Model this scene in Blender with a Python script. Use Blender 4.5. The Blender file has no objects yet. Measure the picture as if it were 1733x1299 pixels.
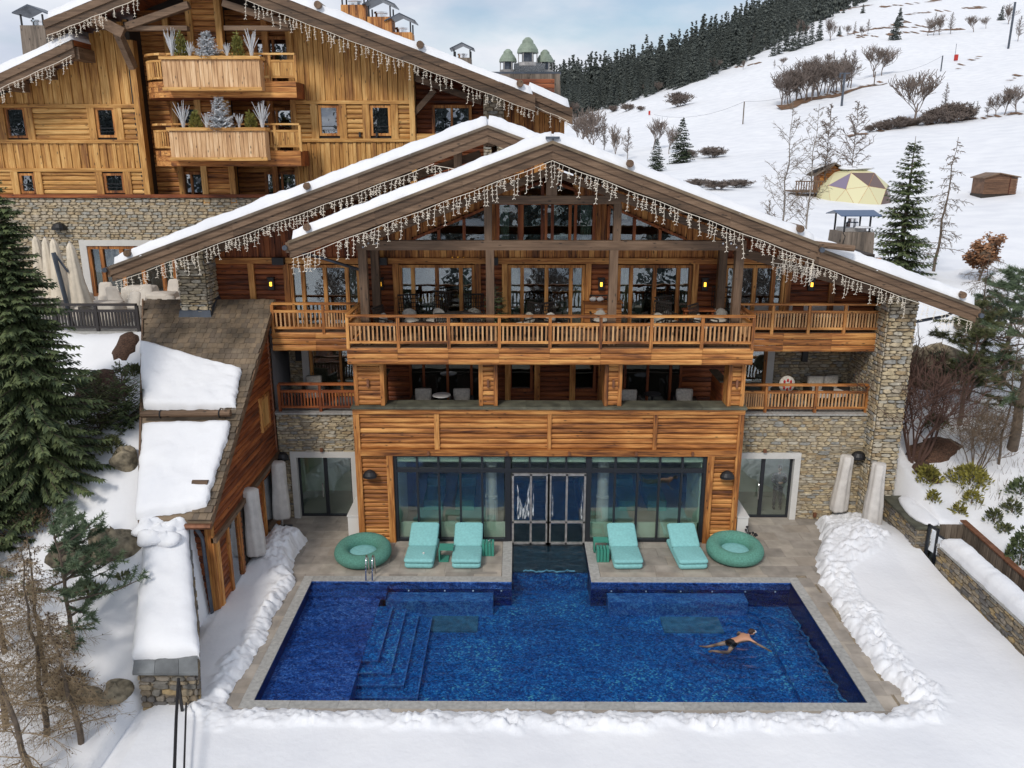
import bpy, math, random
import numpy as np
from mathutils import Vector, Matrix

random.seed(7)
rng = np.random.default_rng(7)
SC = bpy.context.scene
COL = SC.collection
HC = 13.0                       # drone height above the pool deck
FPX = 1383.0                    # focal length in photo pixels
PIT = math.atan(386.5 / FPX)
YAW = math.atan(9.5 / FPX)

# ---------------------------------------------------------------- camera, sky, sun, exposure
cam = bpy.data.cameras.new('camera')
cam.sensor_width = 36.0
cam.lens = 36.0 * FPX / 1733.0
cam.clip_end = 6000
cam.clip_start = 0.1
co = bpy.data.objects.new('camera', cam)
COL.objects.link(co)
co.location = (0, 0, HC)
co.rotation_euler = (math.pi / 2 - PIT, 0, YAW)
SC.camera = co

SUN_EL, SUN_AZ = math.radians(42), math.radians(205)     # azimuth clockwise from +Y: behind the camera, a little left
W = bpy.data.worlds.new('World')
SC.world = W
W.use_nodes = True
nt = W.node_tree
nt.nodes.clear()
def wn(t, **k):
    n = nt.nodes.new(t)
    for a, b in k.items(): setattr(n, a, b)
    return n
sky = wn('ShaderNodeTexSky', sky_type='NISHITA', sun_disc=False, sun_elevation=SUN_EL, sun_rotation=SUN_AZ)
sky.air_density = 1.2; sky.dust_density = 1.0; sky.ozone_density = 3.5
tc = wn('ShaderNodeTexCoord')
mp = wn('ShaderNodeMapping'); mp.inputs['Scale'].default_value = (1.0, 1.0, 2.6); mp.inputs['Location'].default_value = (0.35, 0.1, 0.2)
nz = wn('ShaderNodeTexNoise'); nz.inputs['Scale'].default_value = 2.4; nz.inputs['Detail'].default_value = 8; nz.inputs['Roughness'].default_value = .52
rp = wn('ShaderNodeValToRGB'); rp.color_ramp.elements[0].position = .33; rp.color_ramp.elements[1].position = .50
nz2 = wn('ShaderNodeTexNoise'); nz2.inputs['Scale'].default_value = 4.5; nz2.inputs['Detail'].default_value = 6
rp2 = wn('ShaderNodeValToRGB')
rp2.color_ramp.elements[0].position = .3; rp2.color_ramp.elements[0].color = (4.7, 5.3, 6.6, 1)
rp2.color_ramp.elements[1].position = .7; rp2.color_ramp.elements[1].color = (8.6, 8.8, 9.1, 1)
mx = wn('ShaderNodeMix', data_type='RGBA')
bg = wn('ShaderNodeBackground'); bg.inputs['Strength'].default_value = .104
out = wn('ShaderNodeOutputWorld')
L = nt.links.new
L(tc.outputs['Generated'], mp.inputs['Vector']); L(mp.outputs['Vector'], nz.inputs['Vector']); L(mp.outputs['Vector'], nz2.inputs['Vector'])
L(nz.outputs['Fac'], rp.inputs['Fac']); L(nz2.outputs['Fac'], rp2.inputs['Fac'])
L(rp.outputs['Color'], mx.inputs['Factor']); L(sky.outputs['Color'], mx.inputs['A']); L(rp2.outputs['Color'], mx.inputs['B'])
L(mx.outputs['Result'], bg.inputs['Color']); L(bg.outputs['Background'], out.inputs['Surface'])

sun = bpy.data.lights.new('sun', 'SUN')
sun.energy = 1.75; sun.angle = math.radians(11); sun.color = (1.0, .93, .84)
so = bpy.data.objects.new('sun', sun); COL.objects.link(so)
dv = Vector((math.sin(SUN_AZ) * math.cos(SUN_EL), math.cos(SUN_AZ) * math.cos(SUN_EL), math.sin(SUN_EL)))
so.rotation_euler = dv.to_track_quat('Z', 'Y').to_euler()
SC.view_settings.view_transform = 'Standard'
SC.view_settings.look = 'None'
SC.view_settings.exposure = 0.10
SC.view_settings.gamma = 1.0
SC.view_settings.use_curve_mapping = False

# ---------------------------------------------------------------- helpers
_cp, _sp, _cy, _sy = math.cos(PIT), math.sin(PIT), math.cos(YAW), math.sin(YAW)
def ray(px, py):
    u = (px - 866.5) / FPX; v = (649.5 - py) / FPX
    x, y, z = u, _cp + v * _sp, -_sp + v * _cp
    return x * _cy - y * _sy, x * _sy + y * _cy, z
def F(px, py, Y):               # survey point on the vertical plane at distance Y -> x, z
    r = ray(px, py); t = Y / r[1]
    return r[0] * t, HC + r[2] * t
def G(px, py, z=0.0):           # survey point on the level plane z -> x, y
    r = ray(px, py); t = (z - HC) / r[2]
    return r[0] * t, r[1] * t

def mat(name, col, rough=.7, metal=0.0, emit=None, es=1.0, noise=None, bump=0.0, bscale=40.0):
    m = bpy.data.materials.new(name); m.use_nodes = True
    n = m.node_tree.nodes; l = m.node_tree.links.new
    b = n['Principled BSDF']
    b.inputs['Base Color'].default_value = (*col, 1); b.inputs['Roughness'].default_value = rough; b.inputs['Metallic'].default_value = metal
    if emit: b.inputs['Emission Color'].default_value = (*emit, 1); b.inputs['Emission Strength'].default_value = es
    if noise:
        sc, amt = noise
        g = n.new('ShaderNodeNewGeometry'); t = n.new('ShaderNodeTexNoise'); t.inputs['Scale'].default_value = sc; t.inputs['Detail'].default_value = 6
        l(g.outputs['Position'], t.inputs['Vector'])
        r = n.new('ShaderNodeValToRGB'); r.color_ramp.elements[0].position = .3; r.color_ramp.elements[1].position = .7
        r.color_ramp.elements[0].color = (*[c * (1 - amt) for c in col], 1); r.color_ramp.elements[1].color = (*[min(1, c * (1 + amt)) for c in col], 1)
        l(t.outputs['Fac'], r.inputs['Fac'])
        oi = n.new('ShaderNodeObjectInfo'); mr = n.new('ShaderNodeMapRange'); mr.inputs['To Min'].default_value = 1 - amt * .5; mr.inputs['To Max'].default_value = 1 + amt * .5
        l(oi.outputs['Random'], mr.inputs['Value'])
        v = n.new('ShaderNodeVectorMath'); v.operation = 'SCALE'; l(r.outputs['Color'], v.inputs[0]); l(mr.outputs['Result'], v.inputs['Scale'])
        l(v.outputs['Vector'], b.inputs['Base Color'])
    if bump:
        g = n.new('ShaderNodeNewGeometry'); t = n.new('ShaderNodeTexNoise'); t.inputs['Scale'].default_value = bscale; t.inputs['Detail'].default_value = 5
        bp = n.new('ShaderNodeBump'); bp.inputs['Strength'].default_value = bump; bp.inputs['Distance'].default_value = .03
        l(g.outputs['Position'], t.inputs['Vector']); l(t.outputs['Fac'], bp.inputs['Height']); l(bp.outputs['Normal'], b.inputs['Normal'])
    return m

def wood(name, dark, mid, light, axis='x', wear=.27):
    m = bpy.data.materials.new(name); m.use_nodes = True
    n = m.node_tree.nodes; l = m.node_tree.links.new
    b = n['Principled BSDF']; b.inputs['Roughness'].default_value = .65
    g = n.new('ShaderNodeNewGeometry'); oi = n.new('ShaderNodeObjectInfo')
    off = n.new('ShaderNodeVectorMath'); off.operation = 'SCALE'; off.inputs[0].default_value = (37, 53, 71); l(oi.outputs['Random'], off.inputs['Scale'])
    add = n.new('ShaderNodeVectorMath'); add.operation = 'ADD'; l(g.outputs['Position'], add.inputs[0]); l(off.outputs['Vector'], add.inputs[1])
    def mapped(along, across):
        s = {'x': (along, across, across), 'y': (across, along, across), 'z': (across, across, along)}[axis]
        mp = n.new('ShaderNodeMapping'); mp.inputs['Scale'].default_value = s; l(add.outputs['Vector'], mp.inputs['Vector']); return mp
    m1 = mapped(1.2, 19); t1 = n.new('ShaderNodeTexNoise'); t1.inputs['Scale'].default_value = 1; t1.inputs['Detail'].default_value = 7; t1.inputs['Roughness'].default_value = .6; l(m1.outputs['Vector'], t1.inputs['Vector'])
    m2 = mapped(.45, 2.2); t2 = n.new('ShaderNodeTexNoise'); t2.inputs['Scale'].default_value = 1; t2.inputs['Detail'].default_value = 3; l(m2.outputs['Vector'], t2.inputs['Vector'])
    mxv = n.new('ShaderNodeMath'); mxv.operation = 'MULTIPLY_ADD'; mxv.inputs[1].default_value = .55; l(t1.outputs['Fac'], mxv.inputs[0])
    m2b = n.new('ShaderNodeMath'); m2b.operation = 'MULTIPLY'; m2b.inputs[1].default_value = .5; l(t2.outputs['Fac'], m2b.inputs[0]); l(m2b.outputs[0], mxv.inputs[2])
    rm = n.new('ShaderNodeMath'); rm.operation = 'MULTIPLY_ADD'; rm.inputs[1].default_value = .22 * wear * 2; l(oi.outputs['Random'], rm.inputs[0]); 
    sh = n.new('ShaderNodeMath'); sh.operation = 'SUBTRACT'; sh.inputs[1].default_value = .11 * wear * 2; l(mxv.outputs[0], sh.inputs[0]); l(sh.outputs[0], rm.inputs[2])
    r = n.new('ShaderNodeValToRGB'); e = r.color_ramp.elements
    e[0].position = .37; e[0].color = (*dark, 1); e[1].position = .68; e[1].color = (*light, 1)
    k = r.color_ramp.elements.new(.52); k.color = (*mid, 1)
    l(rm.outputs[0], r.inputs['Fac'])
    m3 = mapped(2.2, 5.5); vo = n.new('ShaderNodeTexVoronoi'); vo.inputs['Scale'].default_value = 1; l(m3.outputs['Vector'], vo.inputs['Vector'])
    kr = n.new('ShaderNodeMapRange'); kr.inputs['From Min'].default_value = .07; kr.inputs['From Max'].default_value = .16; kr.inputs['To Min'].default_value = .25; kr.inputs['To Max'].default_value = 1; l(vo.outputs['Distance'], kr.inputs['Value'])
    v = n.new('ShaderNodeVectorMath'); v.operation = 'SCALE'; l(r.outputs['Color'], v.inputs[0]); l(kr.outputs['Result'], v.inputs['Scale'])
    l(v.outputs['Vector'], b.inputs['Base Color'])
    bp = n.new('ShaderNodeBump'); bp.inputs['Strength'].default_value = .35; bp.inputs['Distance'].default_value = .01; l(t1.outputs['Fac'], bp.inputs['Height']); l(bp.outputs['Normal'], b.inputs['Normal'])
    return m

def ramp_mat(name, cols, rough=.85, island=True, nscale=9.0, namt=.3, bump=.4):
    """one colour per piece out of a list (object random + island random), broken up by noise"""
    m = bpy.data.materials.new(name); m.use_nodes = True
    n = m.node_tree.nodes; l = m.node_tree.links.new
    b = n['Principled BSDF']; b.inputs['Roughness'].default_value = rough
    g = n.new('ShaderNodeNewGeometry'); oi = n.new('ShaderNodeObjectInfo')
    a = n.new('ShaderNodeMath'); a.operation = 'ADD'; l(oi.outputs['Random'], a.inputs[0]); l(g.outputs['Random Per Island'], a.inputs[1])
    fr = n.new('ShaderNodeMath'); fr.operation = 'FRACT'; l(a.outputs[0], fr.inputs[0])
    r = n.new('ShaderNodeValToRGB'); r.color_ramp.interpolation = 'CONSTANT'
    while len(r.color_ramp.elements) < len(cols): r.color_ramp.elements.new(.5)
    for i, c in enumerate(cols):
        r.color_ramp.elements[i].position = i / len(cols); r.color_ramp.elements[i].color = (*c, 1)
    l(fr.outputs[0], r.inputs['Fac'])
    t = n.new('ShaderNodeTexNoise'); t.inputs['Scale'].default_value = nscale; t.inputs['Detail'].default_value = 7; l(g.outputs['Position'], t.inputs['Vector'])
    mr = n.new('ShaderNodeMapRange'); mr.inputs['From Min'].default_value = .3; mr.inputs['From Max'].default_value = .7; mr.inputs['To Min'].default_value = 1 - namt; mr.inputs['To Max'].default_value = 1 + namt; l(t.outputs['Fac'], mr.inputs['Value'])
    v = n.new('ShaderNodeVectorMath'); v.operation = 'SCALE'; l(r.outputs['Color'], v.inputs[0]); l(mr.outputs['Result'], v.inputs['Scale'])
    l(v.outputs['Vector'], b.inputs['Base Color'])
    bp = n.new('ShaderNodeBump'); bp.inputs['Strength'].default_value = bump; bp.inputs['Distance'].default_value = .02; l(t.outputs['Fac'], bp.inputs['Height']); l(bp.outputs['Normal'], b.inputs['Normal'])
    return m

def glass_mat(name, tint=(.75, .8, .78), base=.2, rough=0.0):
    m = bpy.data.materials.new(name); m.use_nodes = True
    n = m.node_tree.nodes; l = m.node_tree.links.new; n.remove(n['Principled BSDF'])
    t = n.new('ShaderNodeBsdfTransparent'); t.inputs['Color'].default_value = (*tint, 1)
    gl = n.new('ShaderNodeBsdfGlossy'); gl.inputs['Roughness'].default_value = rough; gl.inputs['Color'].default_value = (.92, .96, 1, 1)
    lw = n.new('ShaderNodeLayerWeight'); lw.inputs['Blend'].default_value = .25
    ma = n.new('ShaderNodeMath'); ma.operation = 'MULTIPLY_ADD'; ma.inputs[1].default_value = .7; ma.inputs[2].default_value = base; l(lw.outputs['Fresnel'], ma.inputs[0])
    mi = n.new('ShaderNodeMixShader'); l(ma.outputs[0], mi.inputs['Fac']); l(t.outputs[0], mi.inputs[1]); l(gl.outputs[0], mi.inputs[2])
    # old panes are never perfectly flat
    g = n.new('ShaderNodeNewGeometry'); nz = n.new('ShaderNodeTexNoise'); nz.inputs['Scale'].default_value = 1.3; l(g.outputs['Position'], nz.inputs['Vector'])
    bp = n.new('ShaderNodeBump'); bp.inputs['Strength'].default_value = .12; bp.inputs['Distance'].default_value = .05; l(nz.outputs['Fac'], bp.inputs['Height']); l(bp.outputs['Normal'], gl.inputs['Normal'])
    l(mi.outputs[0], n['Material Output'].inputs['Surface'])
    return m

def snow_mat():
    m = bpy.data.materials.new('snow'); m.use_nodes = True
    n = m.node_tree.nodes; l = m.node_tree.links.new; b = n['Principled BSDF']
    b.inputs['Roughness'].default_value = .6; b.inputs['Specular IOR Level'].default_value = .25
    g = n.new('ShaderNodeNewGeometry')
    t = n.new('ShaderNodeTexNoise'); t.inputs['Scale'].default_value = 7; t.inputs['Detail'].default_value = 8; l(g.outputs['Position'], t.inputs['Vector'])
    t2 = n.new('ShaderNodeTexNoise'); t2.inputs['Scale'].default_value = .35; t2.inputs['Detail'].default_value = 5; l(g.outputs['Position'], t2.inputs['Vector'])
    r = n.new('ShaderNodeValToRGB'); r.color_ramp.elements[0].position = .3; r.color_ramp.elements[1].position = .65
    r.color_ramp.elements[0].color = (.75, .765, .80, 1); r.color_ramp.elements[1].color = (.85, .86, .88, 1)
    l(t2.outputs['Fac'], r.inputs['Fac']); l(r.outputs['Color'], b.inputs['Base Color'])
    bp = n.new('ShaderNodeBump'); bp.inputs['Strength'].default_value = .3; bp.inputs['Distance'].default_value = .04; l(t.outputs['Fac'], bp.inputs['Height']); l(bp.outputs['Normal'], b.inputs['Normal'])
    return m

OD, OM, OL = (.085, .024, .006), (.42, .158, .036), (.76, .385, .115)
YD, YM, YL = (.22, .085, .02), (.53, .265, .068), (.79, .49, .18)
RD, RM, RL = (.05, .011, .004), (.22, .055, .014), (.42, .13, .032)
BD, BM, BL = (.06, .036, .02), (.135, .08, .045), (.22, .14, .085)
M = {}
for ax in 'xyz':
    M['orange' + ax] = wood('orange_larch_' + ax, OD, OM, OL, ax)
    M['yellow' + ax] = wood('yellow_larch_' + ax, YD, YM, YL, ax)
    M['red' + ax] = wood('red_stained_larch_' + ax, RD, RM, RL, ax)
    M['beam' + ax] = wood('brown_beam_' + ax, BD, BM, BL, ax, .3)
M['pale' + 'z'] = wood('pale_larch_z', (.32, .16, .07), (.62, .37, .18), (.84, .60, .36), 'z')
M['greyz'] = wood('grey_larch_z', (.07, .055, .042), (.16, .125, .095), (.26, .21, .165), 'z')
M['baluster'] = wood('baluster_larch', (.25, .11, .04), (.52, .27, .11), (.74, .46, .22), 'z')
M['stone'] = ramp_mat('facade_stone', [(.42, .345, .22), (.48, .40, .27), (.34, .29, .21), (.50, .41, .26), (.40, .345, .26), (.35, .26, .15), (.46, .42, .335), (.33, .285, .21), (.28, .275, .25), (.42, .34, .22)])
M['stone_dark'] = ramp_mat('garden_wall_stone', [(.20, .16, .11), (.27, .22, .15), (.16, .15, .13), (.31, .23, .12), (.23, .20, .16), (.13, .12, .11)])
M['stone_pale'] = ramp_mat('pale_house_stone', [(.45, .37, .25), (.48, .41, .30), (.39, .36, .29), (.51, .42, .28), (.43, .37, .28), (.40, .31, .19), (.35, .34, .30)])
M['mortar'] = mat('mortar', (.25, .205, .145), .95, noise=(12, .3), bump=.5)
M['shingle'] = ramp_mat('wood_shingle', [(.15, .115, .08), (.175, .13, .085), (.13, .10, .072), (.195, .145, .095), (.16, .125, .088), (.18, .135, .09)], nscale=1.3, namt=.5)
M['snow'] = snow_mat()
M['glass'] = glass_mat('window_glass', (.70, .76, .74), .16)
M['glass_hall'] = glass_mat('hall_glass', (.93, .98, .95), .12)
M['glass_dark'] = glass_mat('blue_window_glass', (.35, .4, .45), .34)
M['frame'] = mat('anthracite_frame', (.018, .021, .027), .45)
M['black'] = mat('black_metal', (.012, .012, .014), .5)
M['zinc'] = mat('zinc_metal', (.10, .115, .14), .4, .6, noise=(3, .25))
M['copper'] = mat('copper', (.25, .11, .06), .45, .5, noise=(5, .3))
M['silver'] = mat('steel_frame', (.42, .40, .38), .4, .5, noise=(6, .3))
M['chrome'] = mat('chrome', (.75, .75, .76), .12, 1.0)
M['green_dome'] = mat('verdigris_cowl', (.22, .27, .21), .6, noise=(4, .2))
M['white'] = mat('white_render', (.62, .61, .58), .7, noise=(3, .06))
M['white_box'] = mat('white_panel', (.72, .71, .68), .5)
M['mint'] = mat('pale_mint_wall', (.62, .74, .62), .8)
M['curtain'] = mat('pale_green_curtain', (.42, .50, .40), .9, noise=(9, .2))
M['dark'] = mat('dark_interior', (.035, .026, .02), .8)
M['floor_in'] = mat('interior_floor', (.16, .11, .07), .35)
M['hall_floor'] = mat('hall_floor', (.38, .36, .31), .4)
M['cushion'] = mat('turquoise_cushion', (.23, .52, .52), .85, noise=(14, .1), bump=.15, bscale=120)
M['ring'] = mat('jade_weave', (.11, .30, .235), .9, noise=(20, .2), bump=.6, bscale=160)
M['lamp_green'] = mat('jade_lacquer', (.05, .27, .20), .4)
M['cover'] = mat('grey_canvas_cover', (.60, .57, .535), .85, noise=(4, .1), bump=.6, bscale=6)
M['cream'] = mat('cream_canvas', (.66, .58, .46), .9, noise=(4, .1), bump=.5, bscale=7)
M['linen'] = mat('beige_dust_cover', (.62, .57, .50), .9, noise=(3, .1), bump=.8, bscale=6)
M['wicker'] = mat('dark_wicker', (.022, .016, .013), .6, noise=(50, .5), bump=.8, bscale=90)
M['pillow'] = mat('cream_pillow', (.5, .47, .41), .9, noise=(14, .2))
M['plaid'] = mat('plaid_pillow', (.26, .25, .22), .9, noise=(28, .7))
M['glow'] = mat('amber_lamp', (1, .6, .1), .5, emit=(1, .48, .04), es=3.0)
M['fairy'] = mat('fairy_light', (.72, .67, .58), .5, emit=(1, .84, .64), es=.16)
M['coping'] = mat('grey_granite_coping', (.36, .355, .335), .8, noise=(9, .2), bump=.3)
M['cap'] = mat('mossy_slate_cap', (.085, .085, .06), .7, noise=(2.2, .5), bump=.3)
M['slate'] = mat('slate_slab', (.15, .16, .165), .7, noise=(2.5, .3), bump=.3)
M['tile'] = ramp_mat('patio_tile', [(.31, .275, .235), (.35, .31, .265), (.28, .25, .215), (.38, .335, .28), (.33, .285, .235)], rough=.75, nscale=2.2, namt=.22, bump=.1)
M['rock'] = mat('boulder', (.19, .16, .11), .95, noise=(5, .65), bump=1, bscale=8)
M['mulch'] = mat('bark_mulch', (.085, .045, .028), .95, noise=(18, .6), bump=1, bscale=25)
M['bark'] = mat('grey_brown_bark', (.13, .10, .075), .95, noise=(6, .35), bump=.6)
M['bark_red'] = mat('reddish_twig', (.095, .052, .040), .9)
M['twig'] = mat('brown_twig', (.15, .11, .075), .95)
M['twig_far'] = mat('far_bare_twigs', (.17, .135, .115), .95)
M['birch'] = mat('birch_bark', (.30, .27, .24), .9, noise=(5, .3))
M['straw'] = mat('larch_twig', (.25, .185, .11), .95)
M['brownx'] = wood('brown_log_x', (.06, .03, .015), (.15, .075, .04), (.24, .13, .07), 'x')
def leaf(name, c1, c2):
    m = bpy.data.materials.new(name); m.use_nodes = True
    n = m.node_tree.nodes; l = m.node_tree.links.new; b = n['Principled BSDF']; b.inputs['Roughness'].default_value = .7
    g = n.new('ShaderNodeNewGeometry'); t = n.new('ShaderNodeTexNoise'); t.inputs['Scale'].default_value = 1.4; t.inputs['Detail'].default_value = 4; l(g.outputs['Position'], t.inputs['Vector'])
    a = n.new('ShaderNodeMath'); a.operation = 'MULTIPLY_ADD'; a.inputs[1].default_value = .55; l(g.outputs['Random Per Island'], a.inputs[0]); 
    s = n.new('ShaderNodeMath'); s.operation = 'SUBTRACT'; s.inputs[1].default_value = .25; l(t.outputs['Fac'], s.inputs[0]); l(s.outputs[0], a.inputs[2])
    r = n.new('ShaderNodeValToRGB'); r.color_ramp.elements[0].position = .15; r.color_ramp.elements[1].position = .8
    r.color_ramp.elements[0].color = (*c1, 1); r.color_ramp.elements[1].color = (*c2, 1); l(a.outputs[0], r.inputs['Fac']); l(r.outputs['Color'], b.inputs['Base Color'])
    return m
M['spruce'] = leaf('spruce_needles', (.022, .042, .018), (.135, .17, .065))
M['spruce_far'] = leaf('far_conifer', (.022, .032, .032), (.095, .11, .095))
M['pine'] = leaf('pine_needles', (.035, .065, .035), (.14, .19, .10))
M['shrub'] = leaf('evergreen_shrub', (.03, .04, .014), (.13, .14, .05))
M['goldbush'] = leaf('yellow_green_leaf', (.07, .065, .012), (.30, .27, .05))
M['copperleaf'] = leaf('copper_beech_leaf', (.14, .06, .025), (.38, .19, .09))
M['frosted'] = mat('frosted_needles', (.68, .70, .72), .8)
M['skin'] = mat('skin', (.50, .26, .16), .5)
M['hair'] = mat('brown_hair', (.035, .015, .01), .7)
M['trunks'] = mat('black_swim_shorts', (.01, .01, .012), .6)

class MB:
    def __init__(s): s.v = []; s.f = []
    def box(s, x0, x1, y0, y1, z0, z1):
        b = len(s.v)
        s.v += [(x0, y0, z0), (x1, y0, z0), (x1, y1, z0), (x0, y1, z0), (x0, y0, z1), (x1, y0, z1), (x1, y1, z1), (x0, y1, z1)]
        s.f += [(b, b + 3, b + 2, b + 1), (b + 4, b + 5, b + 6, b + 7), (b, b + 1, b + 5, b + 4), (b + 1, b + 2, b + 6, b + 5), (b + 2, b + 3, b + 7, b + 6), (b + 3, b, b + 4, b + 7)]
        return s
    def hexa(s, p):     # eight corners, bottom ring then top ring
        b = len(s.v); s.v += [tuple(q) for q in p]
        s.f += [(b, b + 3, b + 2, b + 1), (b + 4, b + 5, b + 6, b + 7), (b, b + 1, b + 5, b + 4), (b + 1, b + 2, b + 6, b + 5), (b + 2, b + 3, b + 7, b + 6), (b + 3, b, b + 4, b + 7)]
        return s
    def bar(s, p, q, w, h, up=(0, 0, 1)):
        p = Vector(p); q = Vector(q); d = (q - p).normalized(); sd = d.cross(Vector(up))
        if sd.length < 1e-4: sd = Vector((1, 0, 0))
        sd = sd.normalized() * w / 2; u = sd.cross(d).normalized() * h / 2
        return s.hexa([p - sd - u, p + sd - u, q + sd - u, q - sd - u, p - sd + u, p + sd + u, q + sd + u, q - sd + u])
    def tube(s, pts, rad, n=6, caps=True):
        b = len(s.v); pts = [Vector(p) for p in pts]; m = len(pts)
        if not hasattr(rad, '__len__'): rad = [rad] * m
        prev = None
        for i, p in enumerate(pts):
            d = (pts[min(i + 1, m - 1)] - pts[max(i - 1, 0)])
            d = d.normalized() if d.length > 1e-6 else Vector((0, 0, 1))
            if prev is None or abs(prev.dot(d)) > .95: a = d.orthogonal().normalized()
            else: a = (prev - d * prev.dot(d)).normalized()
            prev = a; c = d.cross(a)
            for k in range(n):
                t = 2 * math.pi * k / n
                s.v.append(tuple(p + (a * math.cos(t) + c * math.sin(t)) * rad[i]))
        for i in range(m - 1):
            for k in range(n):
                k2 = (k + 1) % n
                s.f.append((b + i * n + k, b + i * n + k2, b + (i + 1) * n + k2, b + (i + 1) * n + k))
        if caps:
            s.f.append(tuple(b + k for k in range(n))[::-1]); s.f.append(tuple(b + (m - 1) * n + k for k in range(n)))
        return s
    def lathe(s, prof, cx=0, cy=0, n=20, sx=1, sy=1):
        b = len(s.v); m = len(prof)
        for r, z in prof:
            for k in range(n):
                t = 2 * math.pi * k / n; s.v.append((cx + r * math.cos(t) * sx, cy + r * math.sin(t) * sy, z))
        for i in range(m - 1):
            for k in range(n):
                k2 = (k + 1) % n; s.f.append((b + i * n + k, b + i * n + k2, b + (i + 1) * n + k2, b + (i + 1) * n + k))
        s.f.append(tuple(b + k for k in range(n))[::-1]); s.f.append(tuple(b + (m - 1) * n + k for k in range(n)))
        return s
    def poly_y(s, pts, y0, y1):      # polygon in x,z extruded along y
        b = len(s.v); n = len(pts)
        s.v += [(x, y0, z) for x, z in pts] + [(x, y1, z) for x, z in pts]
        s.f += [tuple(range(b, b + n)), tuple(range(b + 2 * n - 1, b + n - 1, -1))]
        s.f += [(b + i, b + n + i, b + n + (i + 1) % n, b + (i + 1) % n) for i in range(n)]
        return s
    def blob(s, c, r, seed=0, n=10, m=7, amp=.25):
        rr = random.Random(seed); b = len(s.v); ph = [rr.uniform(0, 6.3) for _ in range(6)]
        for i in range(m + 1):
            th = math.pi * i / m
            for k in range(n):
                t = 2 * math.pi * k / n
                q = 1 + amp * (math.sin(2 * t + ph[0]) * math.sin(th) * .5 + math.sin(3 * t + ph[1] + 2 * th) * .35 + math.sin(4 * th + ph[2] + t) * .3)
                s.v.append((c[0] + r[0] * q * math.sin(th) * math.cos(t), c[1] + r[1] * q * math.sin(th) * math.sin(t), c[2] + r[2] * q * math.cos(th)))
        for i in range(m):
            for k in range(n):
                k2 = (k + 1) % n; s.f.append((b + i * n + k, b + (i + 1) * n + k, b + (i + 1) * n + k2, b + i * n + k2))
        return s
    def mesh(s, name, m, smooth=False):
        me = bpy.data.meshes.new(name); me.from_pydata(s.v, [], s.f); me.update()
        if m: me.materials.append(M[m] if isinstance(m, str) else m)
        if smooth: me.polygons.foreach_set('use_smooth', [True] * len(me.polygons))
        return me

WM = {}
def tag(o, label=None, cat=None, group=None, kind=None):
    if label: o['label'] = label
    if cat: o['category'] = cat
    if group: o['group'] = group
    if kind: o['kind'] = kind
    return o
def link(o, parent=None, local=False, world=None):
    COL.objects.link(o)
    if world is not None: o.matrix_basis = world
    if parent is not None:
        o.parent = parent
        if not local: o.matrix_parent_inverse = WM.get(parent.name, Matrix()).inverted()
    WM[o.name] = world.copy() if world is not None else Matrix()
    return o
def part(name, mb, m, parent=None, smooth=False, local=False):
    o = bpy.data.objects.new(name, mb.mesh(name, m, smooth) if isinstance(mb, MB) else mb)
    return link(o, parent, local)
def thing(name, label, cat, loc=(0, 0, 0), rz=0.0, group=None, rot=None):
    o = bpy.data.objects.new(name, None); COL.objects.link(o)
    o.location = loc; o.rotation_euler = rot if rot else (0, 0, rz)
    WM[o.name] = Matrix.LocRotScale(Vector(loc), o.rotation_euler.copy(), None)
    return tag(o, label, cat, group)
def solo(name, mb, m, label, cat, group=None, kind=None, smooth=False):
    return tag(part(name, mb, m, None, smooth), label, cat, group, kind)
def struct(name, mb, m, smooth=False):
    return tag(part(name, mb, m, None, smooth), kind='structure')
def at(o, loc, rz=0, s=1.0):
    """move a single-mesh thing built about the origin"""
    o.location = loc; o.rotation_euler = (0, 0, rz); o.scale = (s, s, s); return o
def copy_tree(o, loc=None, rz=None, label=None, group=None, parent=None, s=None):
    c = o.copy(); COL.objects.link(c)
    if parent is not None: c.parent = parent
    for ch in o.children: copy_tree(ch, parent=c)
    if loc is not None: c.location = loc
    if rz is not None: c.rotation_euler = (0, 0, rz)
    if s is not None: c.scale = (s, s, s)
    if label: c['label'] = label
    if group: c['group'] = group
    return c

UM = {}
def extr(prof):
    b = MB(); n = len(prof)
    b.v = [(0, y, z) for y, z in prof] + [(1, y, z) for y, z in prof]
    b.f = [(i, i + 1, n + i + 1, n + i) for i in range(n - 1)] + [tuple(range(n)), tuple(range(2 * n - 1, n - 1, -1))]
    return b
def unit(key):
    if key == 'plank': return extr([(0, .02), (.5, .05), (.92, .25), (1, .5), (.92, .75), (.5, .95), (0, .98)])
    if key == 'board': return extr([(0, .02), (.85, .02), (1, .07), (1, .93), (.85, .98), (0, .98)])
    if key == 'box': return MB().box(0, 1, 0, 1, 0, 1)
    if key == 'tile': return extr([(0, .004), (.9, .004), (1, .01), (1, .99), (.9, .996), (0, .996)])
    if key.startswith('stone'):
        r = random.Random(int(key[5:]) + 100); b = MB(); n = 7
        an = sorted([(k + r.uniform(-.25, .25)) / n for k in range(n)])
        def ring(sc, y):
            for t in an:
                a = 2 * math.pi * t; c, s_ = math.cos(a), math.sin(a); q = 1 / max(abs(c), abs(s_)) ** .8
                b.v.append((.5 + .47 * sc * c * q, y, .5 + .47 * sc * s_ * q))
        ring(1.0, 0); ring(1.0, .65); ring(.84, 1.0)
        for k in range(n):
            k2 = (k + 1) % n
            b.f += [(k, k2, n + k2, n + k), (n + k, n + k2, 2 * n + k2, 2 * n + k)]
        b.f.append(tuple(range(2 * n, 3 * n)))
        return b
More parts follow.
